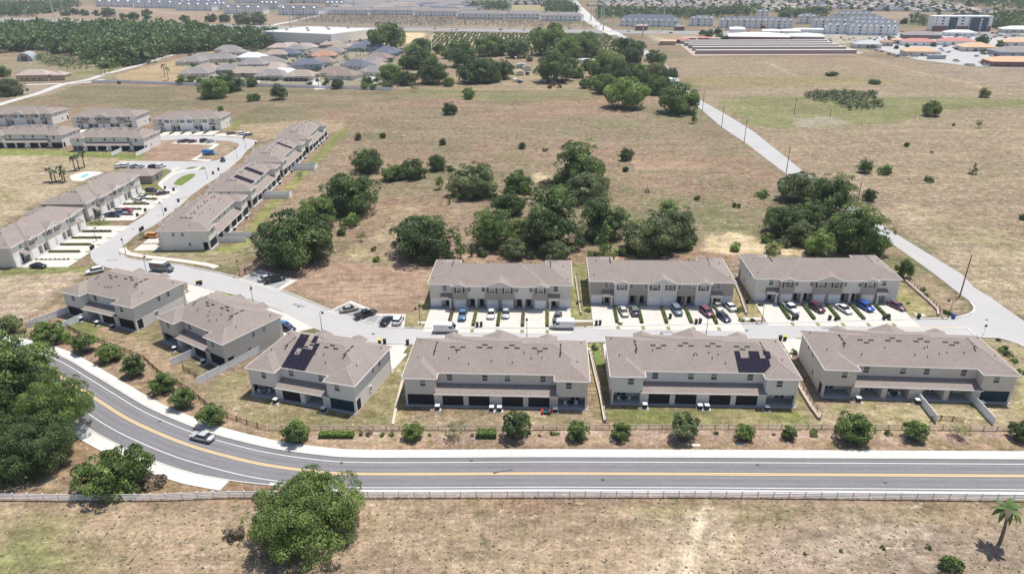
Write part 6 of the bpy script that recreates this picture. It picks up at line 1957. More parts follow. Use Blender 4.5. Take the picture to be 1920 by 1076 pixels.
# traffic on the highway and cars in the far car parks
r = random.Random(4)
paints = ['white', 'silver', 'grey', 'black', 'white', 'navy', 'red', 'beige', 'silver', 'white']
hw = [(90, 39), (92, 42.5), (122, 37), (148, 39), (164, 43.5), (187, 40.5), (217, 41), (282, 47), (402, 50.5), (669, 53.5), (740, 56), (755, 54.8), (815, 55.5), (848, 57.5), (856, 57), (939, 57.3), (982, 57.8), (1068, 55), (1096, 56), (1179, 61), (1234, 61.5), (1258, 63)]
for i, (u, v) in enumerate(hw):
    x, y = gp(u, v)
    car(x, y, 0 if i % 2 else pi, ['sedan', 'suv'][i % 2], paints[(i * 3) % 10], '%s vehicle from the left on the highway' % ordinal(i), 'car', 'traffic on the highway', far=True, z=.07)
lot = zc(1600, 0, 5.978, [(210, 565), (260, 575), (315, 585), (400, 618), (450, 625), (490, 640), (610, 620), (640, 635), (660, 640), (980, 560), (1000, 580), (1060, 595), (1130, 545), (1160, 560), (1190, 560), (1230, 570), (1140, 690), (1160, 695), (1270, 735), (1310, 738), (1340, 740), (1380, 640), (1440, 610), (1470, 615), (1540, 635), (1570, 630), (1600, 640), (1430, 705), (1470, 695), (1500, 700),
                          (1470, 745), (1510, 750), (1560, 748), (1020, 530), (1060, 525), (740, 500), (800, 510), (960, 610), (700, 640), (1700, 590), (1750, 600), (1000, 440), (880, 400), (920, 395), (620, 395), (560, 385), (1150, 420), (1200, 410), (1250, 400), (1320, 410), (1400, 400), (1450, 420), (1650, 410), (1700, 430), (700, 380), (760, 370), (1560, 380), (1600, 390), (1800, 420), (1850, 400)])
for i, (u, v) in enumerate(lot):
    x, y = gp(u, v)
    car(x, y, r.choice([0, pi / 2, pi]) + .2, r.choice(['sedan', 'suv']), paints[i % 10], '%s car from the left around the orange-roofed shops' % ordinal(sorted(range(len(lot)), key=lambda q: lot[q][0]).index(i)), 'car', 'cars around the orange-roofed shops', far=True)
slots = sorted((r.uniform(1365, 1660), 76 + r.uniform(-4, 3)) if i % 3 else (r.uniform(1275, 1500), 57 + r.uniform(-2, 3)) for i in range(46))
for i, (u, v) in enumerate(slots):
    x, y = gp(u, v)
    car(x, y, r.choice([0, pi / 2]), r.choice(['sedan', 'suv']), paints[i % 10], '%s car from the left before the slate-roofed apartments' % ordinal(i), 'car', 'cars before the slate-roofed apartments', far=True)
slots = sorted((r.uniform(1650, 1915), r.uniform(60, 72)) for i in range(24))
for i, (u, v) in enumerate(slots):
    x, y = gp(u, v)
    car(x, y, r.choice([0, pi / 2]), r.choice(['sedan', 'suv']), paints[i % 10], '%s car from the left in the car park before the hotel' % ordinal(i), 'car', 'cars before the hotel', far=True)
for i, (u, v, p) in enumerate(zc(960, 0, 5.978, [(40, 665, 'white'), (60, 760, 'white'), (110, 765, 'greyblue'), (150, 775, 'silver'), (250, 800, 'white'), (330, 800, 'white'), (40, 920, 'white'), (80, 930, 'navy'), (110, 925, 'white'), (350, 925, 'silver'), (460, 915, 'white'), (470, 935, 'silver'), (170, 840, 'maroon'), (90, 840, 'beige')])):
    x, y = gp(u, v)
    car(x, y, r.uniform(0, pi), ['van', 'pickup', 'suv'][i % 3], p, '%s vehicle from the left in the farmstead yard' % ordinal(i), 'vehicle', 'vehicles in the farmstead yard', far=True)

# ---------------------------------------------------------------- lamps, poles, bins, fences
def lamp(u, v, ang, lab):
    x, y = gp(u, v)
    t = thing('street_lamp', lab, 'street lamp', (x, y, 0), ang, 'black street lamps of the estate')
    put('post', cached('lpost', lambda: MB().cyl(0, 0, 0, .8, .13, .09, 8).cyl(0, 0, .8, 4.6, .07, .05, 8).tube((0, 0, 4.55), (.3, 0, 4.95), .04).tube((.3, 0, 4.95), (.75, 0, 4.95), .04).tube((.75, 0, 4.95), (.85, 0, 4.7), .04).mesh('post', 'metal_black')), t)
    put('lantern', cached('lant', lambda: MB().cyl(.85, 0, 4.25, 4.7, .36, .1, 8).mesh('lantern', 'metal_black')), t)
    put('lamp_glass', cached('lantg', lambda: MB().cyl(.85, 0, 4.14, 4.26, .24, .3, 8).mesh('lamp_glass', 'trim_white')), t)


for u, v, a, lab in ((236, 476, 130, 'lamp at the street bend beside the curved path'), (275, 510, 90, 'lamp behind the box van block at the kerb'), (450, 519, 120, 'lamp by the upper parking pad'), (475, 567, -60, 'lamp on the verge left of the bright blue car'), (604, 620, 60, 'lamp behind the stepped solar array'),
                    (988, 634, 90, 'lamp at the lower kerb between the two white vans'), (1324, 628, 95, 'lamp at the lower kerb behind the pale block'), (1428, 606, 100, 'lamp beside the driveway of the white pickup'), (1778, 596, 140, 'lamp on the corner by the blue waste bin'), (181, 452, -10, 'lamp on the driveways of the block cut by the left edge'),
                    (307, 404, 150, 'lamp at the front of the nearest eastern block'), (289, 378, -20, 'lamp by the clubhouse block driveways'), (389, 336, 150, 'lamp at the front of the second eastern block'), (445, 297, 150, 'lamp at the front of the third eastern block'), (461, 279, 150, 'lamp at the farthest bend of the loop street'), (788, 608, 200, 'lamp at the left end of the driveways of the row of three')):
    lamp(u, v, R_(a), 'black ' + lab)


def upole(u, v, h, lab, lean=0.0):
    x, y = gp(u, v)
    t = thing('utility_pole', lab, 'utility pole', (x, y, 0), .9, 'wooden poles along the pale lane')
    t.rotation_euler = (0, lean, .9)
    put('pole', cached(('up', h), lambda: MB().cyl(0, 0, 0, h, .17, .11, 8).mesh('pole', 'pole_wood')), t)
    put('crossarm', cached(('ua', h), lambda: MB().box(-.7, .7, -.06, .06, h - .9, h - .75).mesh('crossarm', 'pole_wood')), t)
    for s in (-.6, .6):
        put('insulator', cached(('ui', h), lambda: MB().cyl(0, 0, h - .75, h - .5, .07, .05, 6).mesh('insulator', 'metal_grey')), t, (s, 0, 0))


for i, (u, v, h) in enumerate(((1799, 557, 11.5), (1605, 393, 9.5), (1474, 325, 11), (1395, 268, 11), (1353, 239, 11), (1317, 208, 11), (1489, 215, 9.5), (1556, 220, 4.5), (1262, 158, 10), (1222, 128, 10))):
    upole(u, v, h, ['tallest pole, standing at the junction of the lane', 'pole between the lane-side oaks and the small dark tree', 'pole at the lane above the lane-side oaks', 'fourth pole up the lane, below the open bend', 'fifth pole up the lane', 'sixth pole up the lane, just below the wood',
                    'pole alone in the green patch of the east field', 'short post in the green patch of the east field', 'pole at the lane beside the wood', 'farthest pole on the lane before the highway'][i], .03 if i == 0 else 0)
steel = [(104, 42, 75), (667, 52, 40), (955, 54, 42), (908, 31, 28), (1119, 41, 38), (1127, 48, 40), (1131, 58, 38), (1108, 40, 22), (1243, 58, 44), (1046, 62, 24), (640, 55, 18), (545, 54, 44), (1205, 70, 20), (1149, 58, 20)]
for i, (u, v, h) in enumerate(steel):
    x, y = gp(u, v)
    t = thing('power_mast' if i else 'radio_mast', ('tall white radio mast left of the highway' if i == 0 else '%s of the tall pale masts from the left near the highway' % ordinal(sorted(q[0] for q in steel[1:]).index(u))), 'mast', (x, y, 0), 0, None if i == 0 else 'pale masts near the highway')
    put('shaft', MB().cyl(0, 0, 0, h, .9, .45, 8).mesh('shaft', 'pole_steel'), t)
    if h > 30:
        put('arm', MB().box(-2.5, 2.5, -.2, .2, h - 3, h - 2.6).box(-2, 2, -.2, .2, h - 6, h - 5.6).mesh('arm', 'pole_steel'), t)


def wbin(u, v, a, lid, lab):
    x, y = gp(u, v)
    t = thing('wheelie_bin', lab, 'waste bin', (x, y, .06), a, 'waste bins at the kerbs')
    put('bin_body', cached('bb', lambda: MB().add([(-.24, -.26, .05), (.24, -.26, .05), (.24, .26, .05), (-.24, .26, .05), (-.32, -.38, 1.02), (.32, -.38, 1.02), (.32, .38, 1.02), (-.32, .38, 1.02)], [(0, 3, 2, 1), (4, 5, 6, 7), (0, 1, 5, 4), (1, 2, 6, 5), (2, 3, 7, 6), (3, 0, 4, 7)]).mesh('bin_body', 'bin_black')), t, m='bin_blue' if lid == 'bin_blue' else 'bin_black')
    put('lid', cached('bl', lambda: MB().box(-.35, .35, -.4, .42, 1.02, 1.1).mesh('lid', 'bin_black')), t, m=lid)
    put('axle', cached('ba', lambda: MB().tube((-.3, .3, .13), (.3, .3, .13), .12, .12, 8).mesh('axle', 'tyre')), t)


BINS = [(895, 613, 'k'), (902.5, 612.5, 'k'), (1118, 610, 'k'), (1125, 609.5, 'k'), (1256.5, 597, 'k'), (1305, 607, 'k'), (1312.5, 606, 'k'), (1487, 600, 'k'), (1494, 598.5, 'k'), (1555, 600, 'k'), (1567, 600.5, 'k'), (1657, 599, 'k'), (1665, 597.5, 'k'), (1722, 597, 'k'), (1787, 597, 'b'),
        (712, 644.5, 'y'), (721.5, 644.5, 'k'), (764.5, 646, 'k'), (1462.5, 638, 'k'), (1471.5, 638, 'y'), (371, 533, 'y'), (377, 534, 'k'), (264, 434, 'k'), (268, 431, 'k'), (172, 469, 'k'), (175, 466, 'k'), (258, 406, 'k'), (273, 397, 'k'), (326, 358, 'k'), (310, 355, 'k'), (335, 379, 'k'), (311, 396, 'k'), (400, 327, 'k'), (410, 320, 'k'), (480, 271, 'k'), (458, 260, 'k'), (1559.5, 566, 'b'), (1400, 568, 'k'), (303, 425, 'k')]


def place(u, v):
    if u > 1760:
        return 'on the corner at the lane junction'
    if v > 630:
        return 'at the lower kerb of the street'
    if u > 790:
        k = 'left' if u < 1080 else 'middle' if u < 1390 else 'right'
        return 'before the %s block of the row of three' % k
    return 'along the street of the western blocks'


for i, (u, v, k) in enumerate(BINS):
    colr = {'k': 'black', 'b': 'blue', 'y': 'yellow-lidded'}[k]
    same = sorted(q[0] for q in BINS if q[2] == k and place(q[0], q[1]) == place(u, v))
    lab = '%s waste bin %s' % (colr, place(u, v)) + (', %s from the left' % ordinal(same.index(u)) if len(same) > 1 else '')
    wbin(u, v, R_(-3), {'k': 'bin_black', 'b': 'bin_blue', 'y': 'bin_yellow'}[k], lab)

# white rail fence in the foreground
fp = [gp(*p) for p in [(-60, 939), (0, 937), (140, 939), (300, 938), (420, 933), (560, 933), (700, 933), (1000, 932.5), (1300, 932), (1500, 934), (1700, 936.5), (1920, 939), (2040, 941)]]
t = thing('rail_fence', 'long white four-rail paddock fence along the near side of the main road', 'fence', (fp[0][0], fp[0][1], 0))
cum = [0]
for i in range(len(fp) - 1):
    cum.append(cum[-1] + math.dist(fp[i], fp[i + 1]))


def along(P, c, s):
    for i in range(len(P) - 1):
        if s <= c[i + 1] or i == len(P) - 2:
            k = (s - c[i]) / (c[i + 1] - c[i])
            return (P[i][0] + (P[i + 1][0] - P[i][0]) * k, P[i][1] + (P[i + 1][1] - P[i][1]) * k)


STEP = 2.5
nb = int(cum[-1] // STEP)
rail = MB().box(0.06, STEP - .06, -.025, .025, -.075, .075).mesh('rail', 'vinyl')
postm = MB().box(-.075, .075, -.075, .075, 0, 1.42).box(-.095, .095, -.095, .095, 1.42, 1.46).mesh('post', 'vinyl')
for i in range(nb + 1):
    p = along(fp, cum, i * STEP)
    q = along(fp, cum, min(cum[-1], (i + 1) * STEP))
    lp = (p[0] - fp[0][0], p[1] - fp[0][1], 0)
    put('post', postm, t, lp)
    if i < nb:
        a = atan2(q[1] - p[1], q[0] - p[0])
        for z in (.3, .62, .94, 1.26):
            put('rail', rail, t, (lp[0], lp[1], z), a)

# tan rail fence on a low block wall behind the back gardens
def low_fence(pts, lab, rail_m, h, step=2.4, rails=(.35, .75), wall=None, pick=0, group=None):
    P = [gp(*p) for p in pts]
    c = [0]
    for i in range(len(P) - 1):
        c.append(c[-1] + math.dist(P[i], P[i + 1]))
    t = thing('garden_rail_fence' if not pick else 'picket_fence', lab, 'fence', (P[0][0], P[0][1], 0), 0, group)
    n = max(1, int(c[-1] // step))
    st = c[-1] / n
    b = .0
    for i in range(n):
        p, q = along(P, c, i * st), along(P, c, (i + 1) * st)
        a = atan2(q[1] - p[1], q[0] - p[0])
        lp = (p[0] - P[0][0], p[1] - P[0][1], b)
        d = round(math.dist(p, q), 2)
        put('post', cached(('lfp', h, rail_m), lambda: MB().box(-.06, .06, -.06, .06, 0, h).mesh('post', rail_m)), t, lp)
        if pick:
            def pk():
                m = MB().box(.05, d - .05, -.02, .02, h - .18, h - .12).box(.05, d - .05, -.02, .02, .1, .16)
                k = int(d / .16)
                for j in range(1, k):
                    m.box(j * d / k - .012, j * d / k + .012, -.012, .012, .12, h - .12)
                return m.mesh('picket_panel', rail_m)
            put('picket_panel', cached(('pk', d, h), pk), t, lp, a)
        else:
            for z in rails:
                put('rail', cached(('lfr', d, rail_m), lambda: MB().box(.0, d, -.03, .03, -.06, .06).mesh('rail', rail_m)), t, (lp[0], lp[1], z + b), a)
    return t


low_fence([(505, 806), (640, 806), (900, 806), (1200, 804), (1500, 804), (1700, 805), (1930, 808), (2050, 810)], 'long low tan rail fence behind the back gardens, above the young trees', 'fence_tan', 1.15, 2.4, (.3, .65, 1.0))
low_fence([(30, 618), (110, 606), (150, 628), (215, 652), (270, 674), (300, 702), (360, 737), (395, 767)], 'dark bronze picket fence along the gardens above the bend', 'fence_bronze', 1.2, 2.4, pick=1)
low_fence([(410, 776), (440, 788), (480, 801), (503, 808)], 'short dark bronze picket fence ending at the tan rail fence', 'fence_bronze', 1.2, 2.4, pick=1)
low_fence([(1745, 790), (1765, 788), (1790, 790), (1808, 792)], 'dark picket gate panel between the two white fences', 'fence_bronze', 1.2, 2.0, pick=1)
low_fence([(344, 693), (380, 715)], 'dark picket fence closing the garden between the two left white fences', 'fence_bronze', 1.2, 2.0, pick=1)


def retaining(pts, lab, w=.5, h=.55, rail=True):
    P = [gp(*p) for p in pts]
    t = thing('retaining_wall', lab, 'wall', (P[0][0], P[0][1], 0), 0, 'low garden walls between the blocks')
    off = offset_line(P, w)
    sh_ = lambda L_: [(p[0] - P[0][0], p[1] - P[0][1]) for p in L_]
    put('block_course', MB().prism(sh_(P) + sh_(off)[::-1], 0, h).mesh('block_course', 'retain_block'), t)
    put('coping', MB().prism(sh_(offset_line(P, -.06)) + sh_(offset_line(P, w + .06))[::-1], h, h + .1).mesh('coping', 'fence_tan'), t)
    if rail:
        m = MB()
        for i in range(len(P) - 1):
            L_ = math.dist(P[i], P[i + 1])
            a, b = off[i], off[i + 1]
            k = max(2, int(L_ / 1.5))
            for j in range(k + 1):
                x = a[0] + (b[0] - a[0]) * j / k - P[0][0]
                y = a[1] + (b[1] - a[1]) * j / k - P[0][1]
                m.box(x - .04, x + .04, y - .04, y + .04, h + .1, h + 1.15)
            for z in (.5, 1.05):
                m.tube((a[0] - P[0][0], a[1] - P[0][1], h + z), (b[0] - P[0][0], b[1] - P[0][1], h + z), .035)
        put('railing', m.mesh('railing', 'fence_bronze'), t)


retaining([(1105, 662), (1113, 700), (1124, 745), (1132, 792)], 'low tan garden wall with a dark railing between the plain-roofed and the pale block')
retaining([(1478, 690), (1500, 735), (1518, 765), (1534, 787)], 'low tan garden wall with a dark railing between the pale and the junction block')
retaining([(765, 690), (752, 720), (742, 760), (735, 798)], 'low tan garden wall left of the plain-roofed block', .4, .35, False)
retaining([(1078, 520), (1082, 550), (1088, 590)], 'low tan garden wall between the left and middle blocks of the row of three', .4, .5)
retaining([(1378, 535), (1388, 560), (1398, 590)], 'low tan garden wall between the middle and right blocks of the row of three', .4, .5)
retaining([(1695, 527), (1715, 545), (1740, 567), (1756, 583), (1757, 592)], 'low tan garden wall curving down beside the end block to the lamp', .45, .5)

# small things in the scene
def patio_set(H, x, lab, m='plastic_teal'):
    p = local(H, x, 1.3, .1)
    t = thing('patio_table', lab, 'patio furniture', p, .3)
    put('table_top', cached('pt', lambda: MB().cyl(0, 0, .68, .73, .6, .6, 12).mesh('table_top', 'plastic_teal')), t, m=m)
    put('leg', cached('pl', lambda: MB().cyl(0, 0, 0, .68, .06, .06, 6).mesh('leg', 'metal_black')), t)
    for i, (dx, dy) in enumerate(((-1, -.2), (1, -.2))):
        c = thing('patio_chair', '%s patio chair at the %s' % (['left', 'right'][i], lab), 'chair', (p[0] + dx, p[1] + dy, p[2]), .3 * (1 - 2 * i))
        put('seat', cached('cs', lambda: MB().box(-.28, .28, -.28, .28, .38, .45).mesh('seat', 'plastic_white')), c)
        put('backrest', cached('cb', lambda: MB().box(-.28, .28, .22, .28, .45, .95).mesh('backrest', 'plastic_white')), c)
        for sx in (-.24, .24):
            for sy in (-.24, .24):
                put('leg', cached('cl', lambda: MB().box(-.03, .03, -.03, .03, 0, .38).mesh('leg', 'plastic_white')), c, (sx, sy, 0))


patio_set('B3', 14.5, 'teal round table in the porch of the junction block')
patio_set('B2', 3.0, 'teal round table in the porch of the pale block')
patio_set('B1', 32.5, 'dark round table in the porch of the plain-roofed block', 'metal_black')
patio_set('B4', 2.6, 'grey round table in the porch of the stepped-array block', 'slab_grey')
p = local('B1', 27.9, -1.6)
t = thing('play_slide', 'small red and teal plastic play slide on the grass behind the plain-roofed block', 'toy', p, R_(-3))
put('slide_chute', MB().box(-.7, .5, -.3, .3, .25, .5).mesh('slide_chute', 'plastic_teal'), t)
for s in (-.85, .55):
    put('side_frame', MB().box(s - .12, s + .12, -.45, .45, 0, .85).mesh('side_frame', 'cloth_red'), t)
for i, (u, v) in enumerate(((1371, 1076), (1385, 1071))):
    x, y = gp(u, v + 6)
    t = thing('marker_flag', '%s of two small red marker flags at the bottom edge of the pasture' % ['left', 'right'][i], 'flag', (x, y, 0))
    put('stick', cached('st', lambda: MB().cyl(0, 0, 0, .8, .02, .02, 5).mesh('stick', 'metal_grey')), t)
    put('flag', cached('fl', lambda: MB().box(0, .28, -.01, .01, .55, .8).mesh('flag', 'cloth_red')), t)
x, y = gp(460, 513)
t = thing('person', 'person in dark clothes standing beside the lamp at the upper parking pad', 'person', (x, y, 0), .4)


def person_mesh():
    mb = MB()
    for s in (-1, 1):
        mb.tube((s * .1, 0, 0), (s * .1, 0, .86), .06, .1, 8)
        mb.tube((s * .1, -.1, .04), (s * .1, .12, .04), .05, .05, 6)
        mb.tube((s * .22, 0, 1.42), (s * .27, .02, 1.1), .055, .045, 6)
        mb.tube((s * .27, .02, 1.12), (s * .27, .1, .82), .045, .035, 6)
    mb.cyl(0, 0, .82, 1.15, .17, .15, 8)
    mb.cyl(0, 0, 1.12, 1.48, .16, .2, 8)
    mb.cyl(0, 0, 1.47, 1.56, .07, .06, 8)
    return mb.mesh('person', 'metal_black')


put('clothes', person_mesh(), t)
mb = MB()
mb.cyl(0, 0, 1.56, 1.66, .07, .1, 8).cyl(0, 0, 1.66, 1.78, .1, .05, 8)
put('head', mb.mesh('head', 'skin'), t)
for i, (u, v) in enumerate(((1305, 835), (1389, 833))):
    x, y = gp(u, v)
    t = thing('drain_cover', ['small white concrete drain slab', 'concrete storm drain with a dark slot'][i] + ' on the verge above the main road', 'drain', (x, y, 0))
    put('slab', MB().box(-.7, .7, -.35, .35, 0, .12).mesh('slab', 'concrete_white'), t)
    if i:
        put('slot', MB().box(-.5, .5, -.15, .15, .12, .14).mesh('slot', 'metal_black'), t)
for i, (u, v) in enumerate(((1162, 611), (1392, 605), (1412, 604))):
    x, y = gp(u, v)
x, y = gp(1386, 878)
for i, (u, v, w) in enumerate(((1030, 353, 42), (1560, 143, 24), (1640, 158, 24))):
    tree_px(u, v, w, 'low', 'leaf_dry' if i == 0 else 'leaf_dark', ['grey heap of dead branches in the central field', 'left dark brush heap in the east field', 'right dark brush heap in the east field'][i], cat='brush heap', name='brush_heap', zs=.8, trunk=False)
x, y = gp(1833, 630)
p = gp(1844, 626)
t = thing('stop_sign', 'small sign post on the kerb corner of the lane junction', 'road sign', (p[0], p[1], 0), 0)
put('post', MB().cyl(0, 0, 0, 2.4, .035, .035, 6).mesh('post', 'metal_grey'), t)
put('plate', MB().box(-.3, .3, -.06, -.03, 1.85, 2.4).mesh('plate', 'metal_black'), t)
foliage_mat('tuft_dry', (0.27, 0.20, 0.14), (0.62, 0.52, 0.40), 0)
foliage_mat('tuft_green', (0.11, 0.105, 0.055), (0.24, 0.22, 0.10), 0)
# dry tufts, stones
r = np.random.default_rng(9)


def tufts(name, n, box, m, size, seed, label, keep=None):
    r = np.random.default_rng(seed)
    s0 = np.exp(r.uniform(math.log(box[2]), math.log(box[3]), n))
    s0 = box[2] + (box[3] - box[2]) * r.random(n) ** 1.6
    X = r.uniform(box[0], box[1], n) * s0 / box[3]
    X = r.uniform(-1, 1, n) * s0 * 1.1
    Y = s0
    ok = np.ones(n, bool)
    if keep is not None:
        ok = keep(X, Y)
    X, Y = X[ok], Y[ok]
    n = len(X)
    sz = size * r.uniform(.5, 1.8, n)
    V = []
    for k in range(3):
        a = r.uniform(0, 2 * pi, n)
        cx, cy = X + np.cos(a) * sz * .7, Y + np.sin(a) * sz * .5
        b = r.uniform(0, pi, n)
        ux, uy, vx, vy = np.cos(b) * sz, np.sin(b) * sz * .7, -np.sin(b) * sz * .6, np.cos(b) * sz * .5
        z0 = r.uniform(.03, .12, n)
        z1 = z0 + r.uniform(0, .10, n)
        V.append(np.stack([np.stack([cx - ux, cy - uy, z0], -1), np.stack([cx - vx, cy - vy, z0], -1), np.stack([cx + ux, cy + uy, z1], -1), np.stack([cx + vx, cy + vy, z1], -1)], 1))
    V = np.concatenate(V).reshape(-1, 3)
    t0 = np.repeat(np.tile(r.random(n), 3), 4)
    tag(put(name, mesh_np(name, V, np.arange(len(V)).reshape(-1, 4), m, tint=t0)), label, kind='stuff')


streetW = [gp(*p) for p in street]
HB = [(o.location[0], o.location[1]) for o in HOUSES.values()]


def in_field(X, Y):
    ok = ~pip(X, Y, streetW)
    # keep off the estate and the main road
    est = [gp(*p) for p in [(-400, 190), (0, 190), (435, 205), (660, 225), (640, 260), (500, 440), (470, 490), (800, 492), (800, 480), (1700, 470), (1830, 570), (1990, 640), (2200, 800), (2200, 925), (480, 925), (160, 810), (60, 700), (-300, 560)]]
    ok &= ~pip(X, Y, est)
    return ok


tufts('grass_tufts', 16000, (0, 0, 62, 420), 'tuft_dry', .075, 11, 'pale dry tufts in the fields', in_field)
tufts('weed_tufts', 14000, (0, 0, 62, 420), 'tuft_green', .13, 12, 'grey-green weeds in the fields', in_field)
# ---------------------------------------------------------------- bungalow estate behind the white wall
def house(x, y, rz, w, d, wall, roof, label, group, h=2.9, p=.5, cat='house', stories=1, far=False, name='bungalow', gable=False, screen=False):
    t = thing(name, label, cat, (x, y, 0), rz, group)
    H = h * stories
    key = (round(w), round(d), H, gable)
    w, d = round(w), round(d)

    def wl():
        return MB().box(-w / 2, w / 2, -d / 2, d / 2, 0, H).mesh('wall', 'wall_beige')

    def rfm():
        m = MB()
        o = .5
        m.hip(-w / 2 - o, w / 2 + o, -d / 2 - o, d / 2 + o, H, p, gable=gable)
        if not far:
            m.hip(-w / 2 - o + 1, -w / 2 + w * .45, -d / 2 - 2.6, d / 2 - 1, H - .01, p)
        return m.mesh('roof', 'roof_grey')
    put('wall', cached(('hw',) + key, wl), t, m=wall)
    put('roof', cached(('hr', far, p) + key, rfm), t, m=roof)
    if not far:
        put('garage_wing', cached(('hg',) + key, lambda: MB().box(-w / 2 + 1, -w / 2 + w * .45 - .5, -d / 2 - 2.1, -d / 2, 0, H).mesh('garage_wing', 'wall_beige')), t, m=wall)
        for k in range(stories):
            for wx in ((-w * .25, w * .15, w * .35) if k else (w * .1, w * .33)):
                put('window', cached('hwin', lambda: MB().box(-.6, .6, -.04, 0, 0, 1.2).mesh('window', 'glass')), t, (wx, -d / 2, 1 + k * h))
        if screen:
            def sc():
                m = MB()
                for i in range(6):
                    xx = -w * .4 + i * w * .16
                    m.box(xx - .06, xx + .06, -d / 2 - 4.5, -d / 2 - 4.4, 0, 2.6)
                m.box(-w * .4, w * .4, -d / 2 - 4.5, -d / 2 - 4.4, 2.5, 2.6).box(-w * .4, w * .4, -d / 2 - 4.5, -d / 2 - 4.4, 1.2, 1.28)
                m.box(-w * .4 - .06, -w * .4 + .06, -d / 2 - 4.5, -d / 2, 2.5, 2.6).box(w * .4 - .06, w * .4 + .06, -d / 2 - 4.5, -d / 2, 2.5, 2.6)
                return m.mesh('enclosure_frame', 'trim_white')
            put('enclosure_frame', cached(('enc', w, d), sc), t)
            put('enclosure_screen', cached(('encs', w, d), lambda: MB().box(-w * .4, w * .4, -d / 2 - 4.46, -d / 2 - 4.43, 0, 2.55).mesh('enclosure_screen', 'screen')), t)
    return t


bung = []
b3 = [(120, 440, 300, 'g'), (330, 560, 300, 't'), (270, 390, 300, 'g'), (420, 400, 270, 'g'), (560, 400, 260, 'g'), (700, 310, 300, 'g'), (620, 270, 260, 'g'), (180, 610, 170, 'g'), (650, 560, 280, 'l'), (770, 540, 180, 'g'), (860, 600, 240, 't'), (1090, 600, 240, 't'), (985, 540, 220, 'L'), (1240, 640, 300, 's'),
      (1400, 620, 220, 'w'), (1640, 650, 370, 'T'), (1730, 540, 330, 'B'), (1290, 480, 240, 'g'), (1170, 440, 240, 'g'), (1290, 340, 240, 't'), (1450, 330, 220, 'b'), (1360, 240, 220, 'p'), (1590, 265, 260, 'g'), (1480, 230, 200, 'p'), (1240, 530, 130, 'p'), (960, 380, 130, 'w'), (1700, 240, 200, 'p')]
bung += [q for q in zc(340, 60, 7.37, b3)]
b4 = [(330, 360, 320, 'o'), (310, 450, 300, 'r'), (470, 300, 240, 'g'), (440, 200, 200, 't'), (600, 240, 200, 't'), (470, 600, 200, 'r'), (610, 640, 300, 'r'), (810, 560, 280, 'D'), (1050, 520, 230, 't'), (1040, 590, 220, 'g'), (1010, 440, 330, 'g'), (1100, 390, 330, 'r'), (1170, 330, 280, 'b'), (1120, 260, 250, 'D2'), (850, 250, 260, 'D2'), (960, 200, 240, 'D2'), (760, 220, 160, 'g'),
      (1240, 300, 150, 'b'), (230, 330, 180, 'g')]
bung += [q for q in zc(560, 60, 7.37, b4)]
KD = {'g': ('wall_beige', 'roof_grey', 'grey-roofed'), 't': ('wall_taupe', 'roof_tan', 'tan-roofed'), 'l': ('wall_lavender', 'roof_grey', 'lavender-walled'), 'L': ('wall_lavender', 'roof_grey', 'two-storey lavender'), 's': ('wall_lightgrey', 'roof_grey', 'pool-screened'), 'w': ('wall_white', 'metal_roof_white', 'white-roofed'),
      'T': ('wall_beige', 'roof_tan', 'peach-roofed pool-screened'), 'B': ('wall_bluegrey', 'roof_blue', 'blue-grey two-storey'), 'b': ('wall_bluegrey', 'roof_blue', 'slate-blue-roofed'), 'p': ('wall_beige', 'roof_pink', 'pink-roofed'), 'o': ('wall_sand', 'roof_orange', 'orange-tiled'), 'r': ('wall_beige', 'roof_brown', 'brown-roofed'),
      'D': ('wall_beige', 'roof_blue', 'two-storey navy-roofed'), 'D2': ('wall_bluegrey', 'roof_blue', 'dark-roofed')}
bung.sort()
seen = {}
for i, (u, v, w, k) in enumerate(bung):
    x, y = gp(u, v + 3)
    wm = max(10, min(24, w * m_per_px(x, y) * 1.0))
    st = 2 if k in ('L', 'B', 'D') else 1
    seen[k] = seen.get(k, 0) + 1
    tot_k = sum(1 for q in bung if q[3] == k)
    lab = ('%s ' % ordinal(seen[k] - 1) if tot_k > 1 else '') + KD[k][2] + ' house' + (' from the left' if tot_k > 1 else '') + ' in the estate behind the meadow'
    house(x, y + 7, R_([-8, 0, 6, -14][i % 4]) + (R_(-25) if u > 640 else 0), wm, min(15, wm * .85), KD[k][0], KD[k][1], lab, 'houses of the estate behind the meadow', stories=st, p=.5, h=3.2, screen=k in ('s', 'T'))
# white estate wall
wp = [gp(*p) for p in [(172, 156), (240, 156), (350, 160), (500, 163), (640, 167), (735, 170)]]
t = thing('estate_wall', 'long white boundary fence between the meadow and the bungalow estate', 'fence', (wp[0][0], wp[0][1], 0))
for i in range(len(wp) - 1):
    a, b = np.array(wp[i]), np.array(wp[i + 1])
    L_ = np.linalg.norm(b - a)
    ang = atan2(b[1] - a[1], b[0] - a[0])
    o = a - np.array(wp[0])
    n = int(L_ // 5)
    for k in range(n):
        q = o + (b - a) * k / n
        put('fence_panel', cached(('ewp', i), lambda: MB().box(.1, L_ / n - .1, -.05, .05, 0, 2.0).mesh('fence_panel', 'vinyl')), t, (q[0], q[1], 0), ang)
        put('post', cached('ewpo', lambda: MB().box(-.1, .1, -.1, .1, 0, 2.15).mesh('post', 'vinyl')), t, (q[0], q[1], 0), ang)
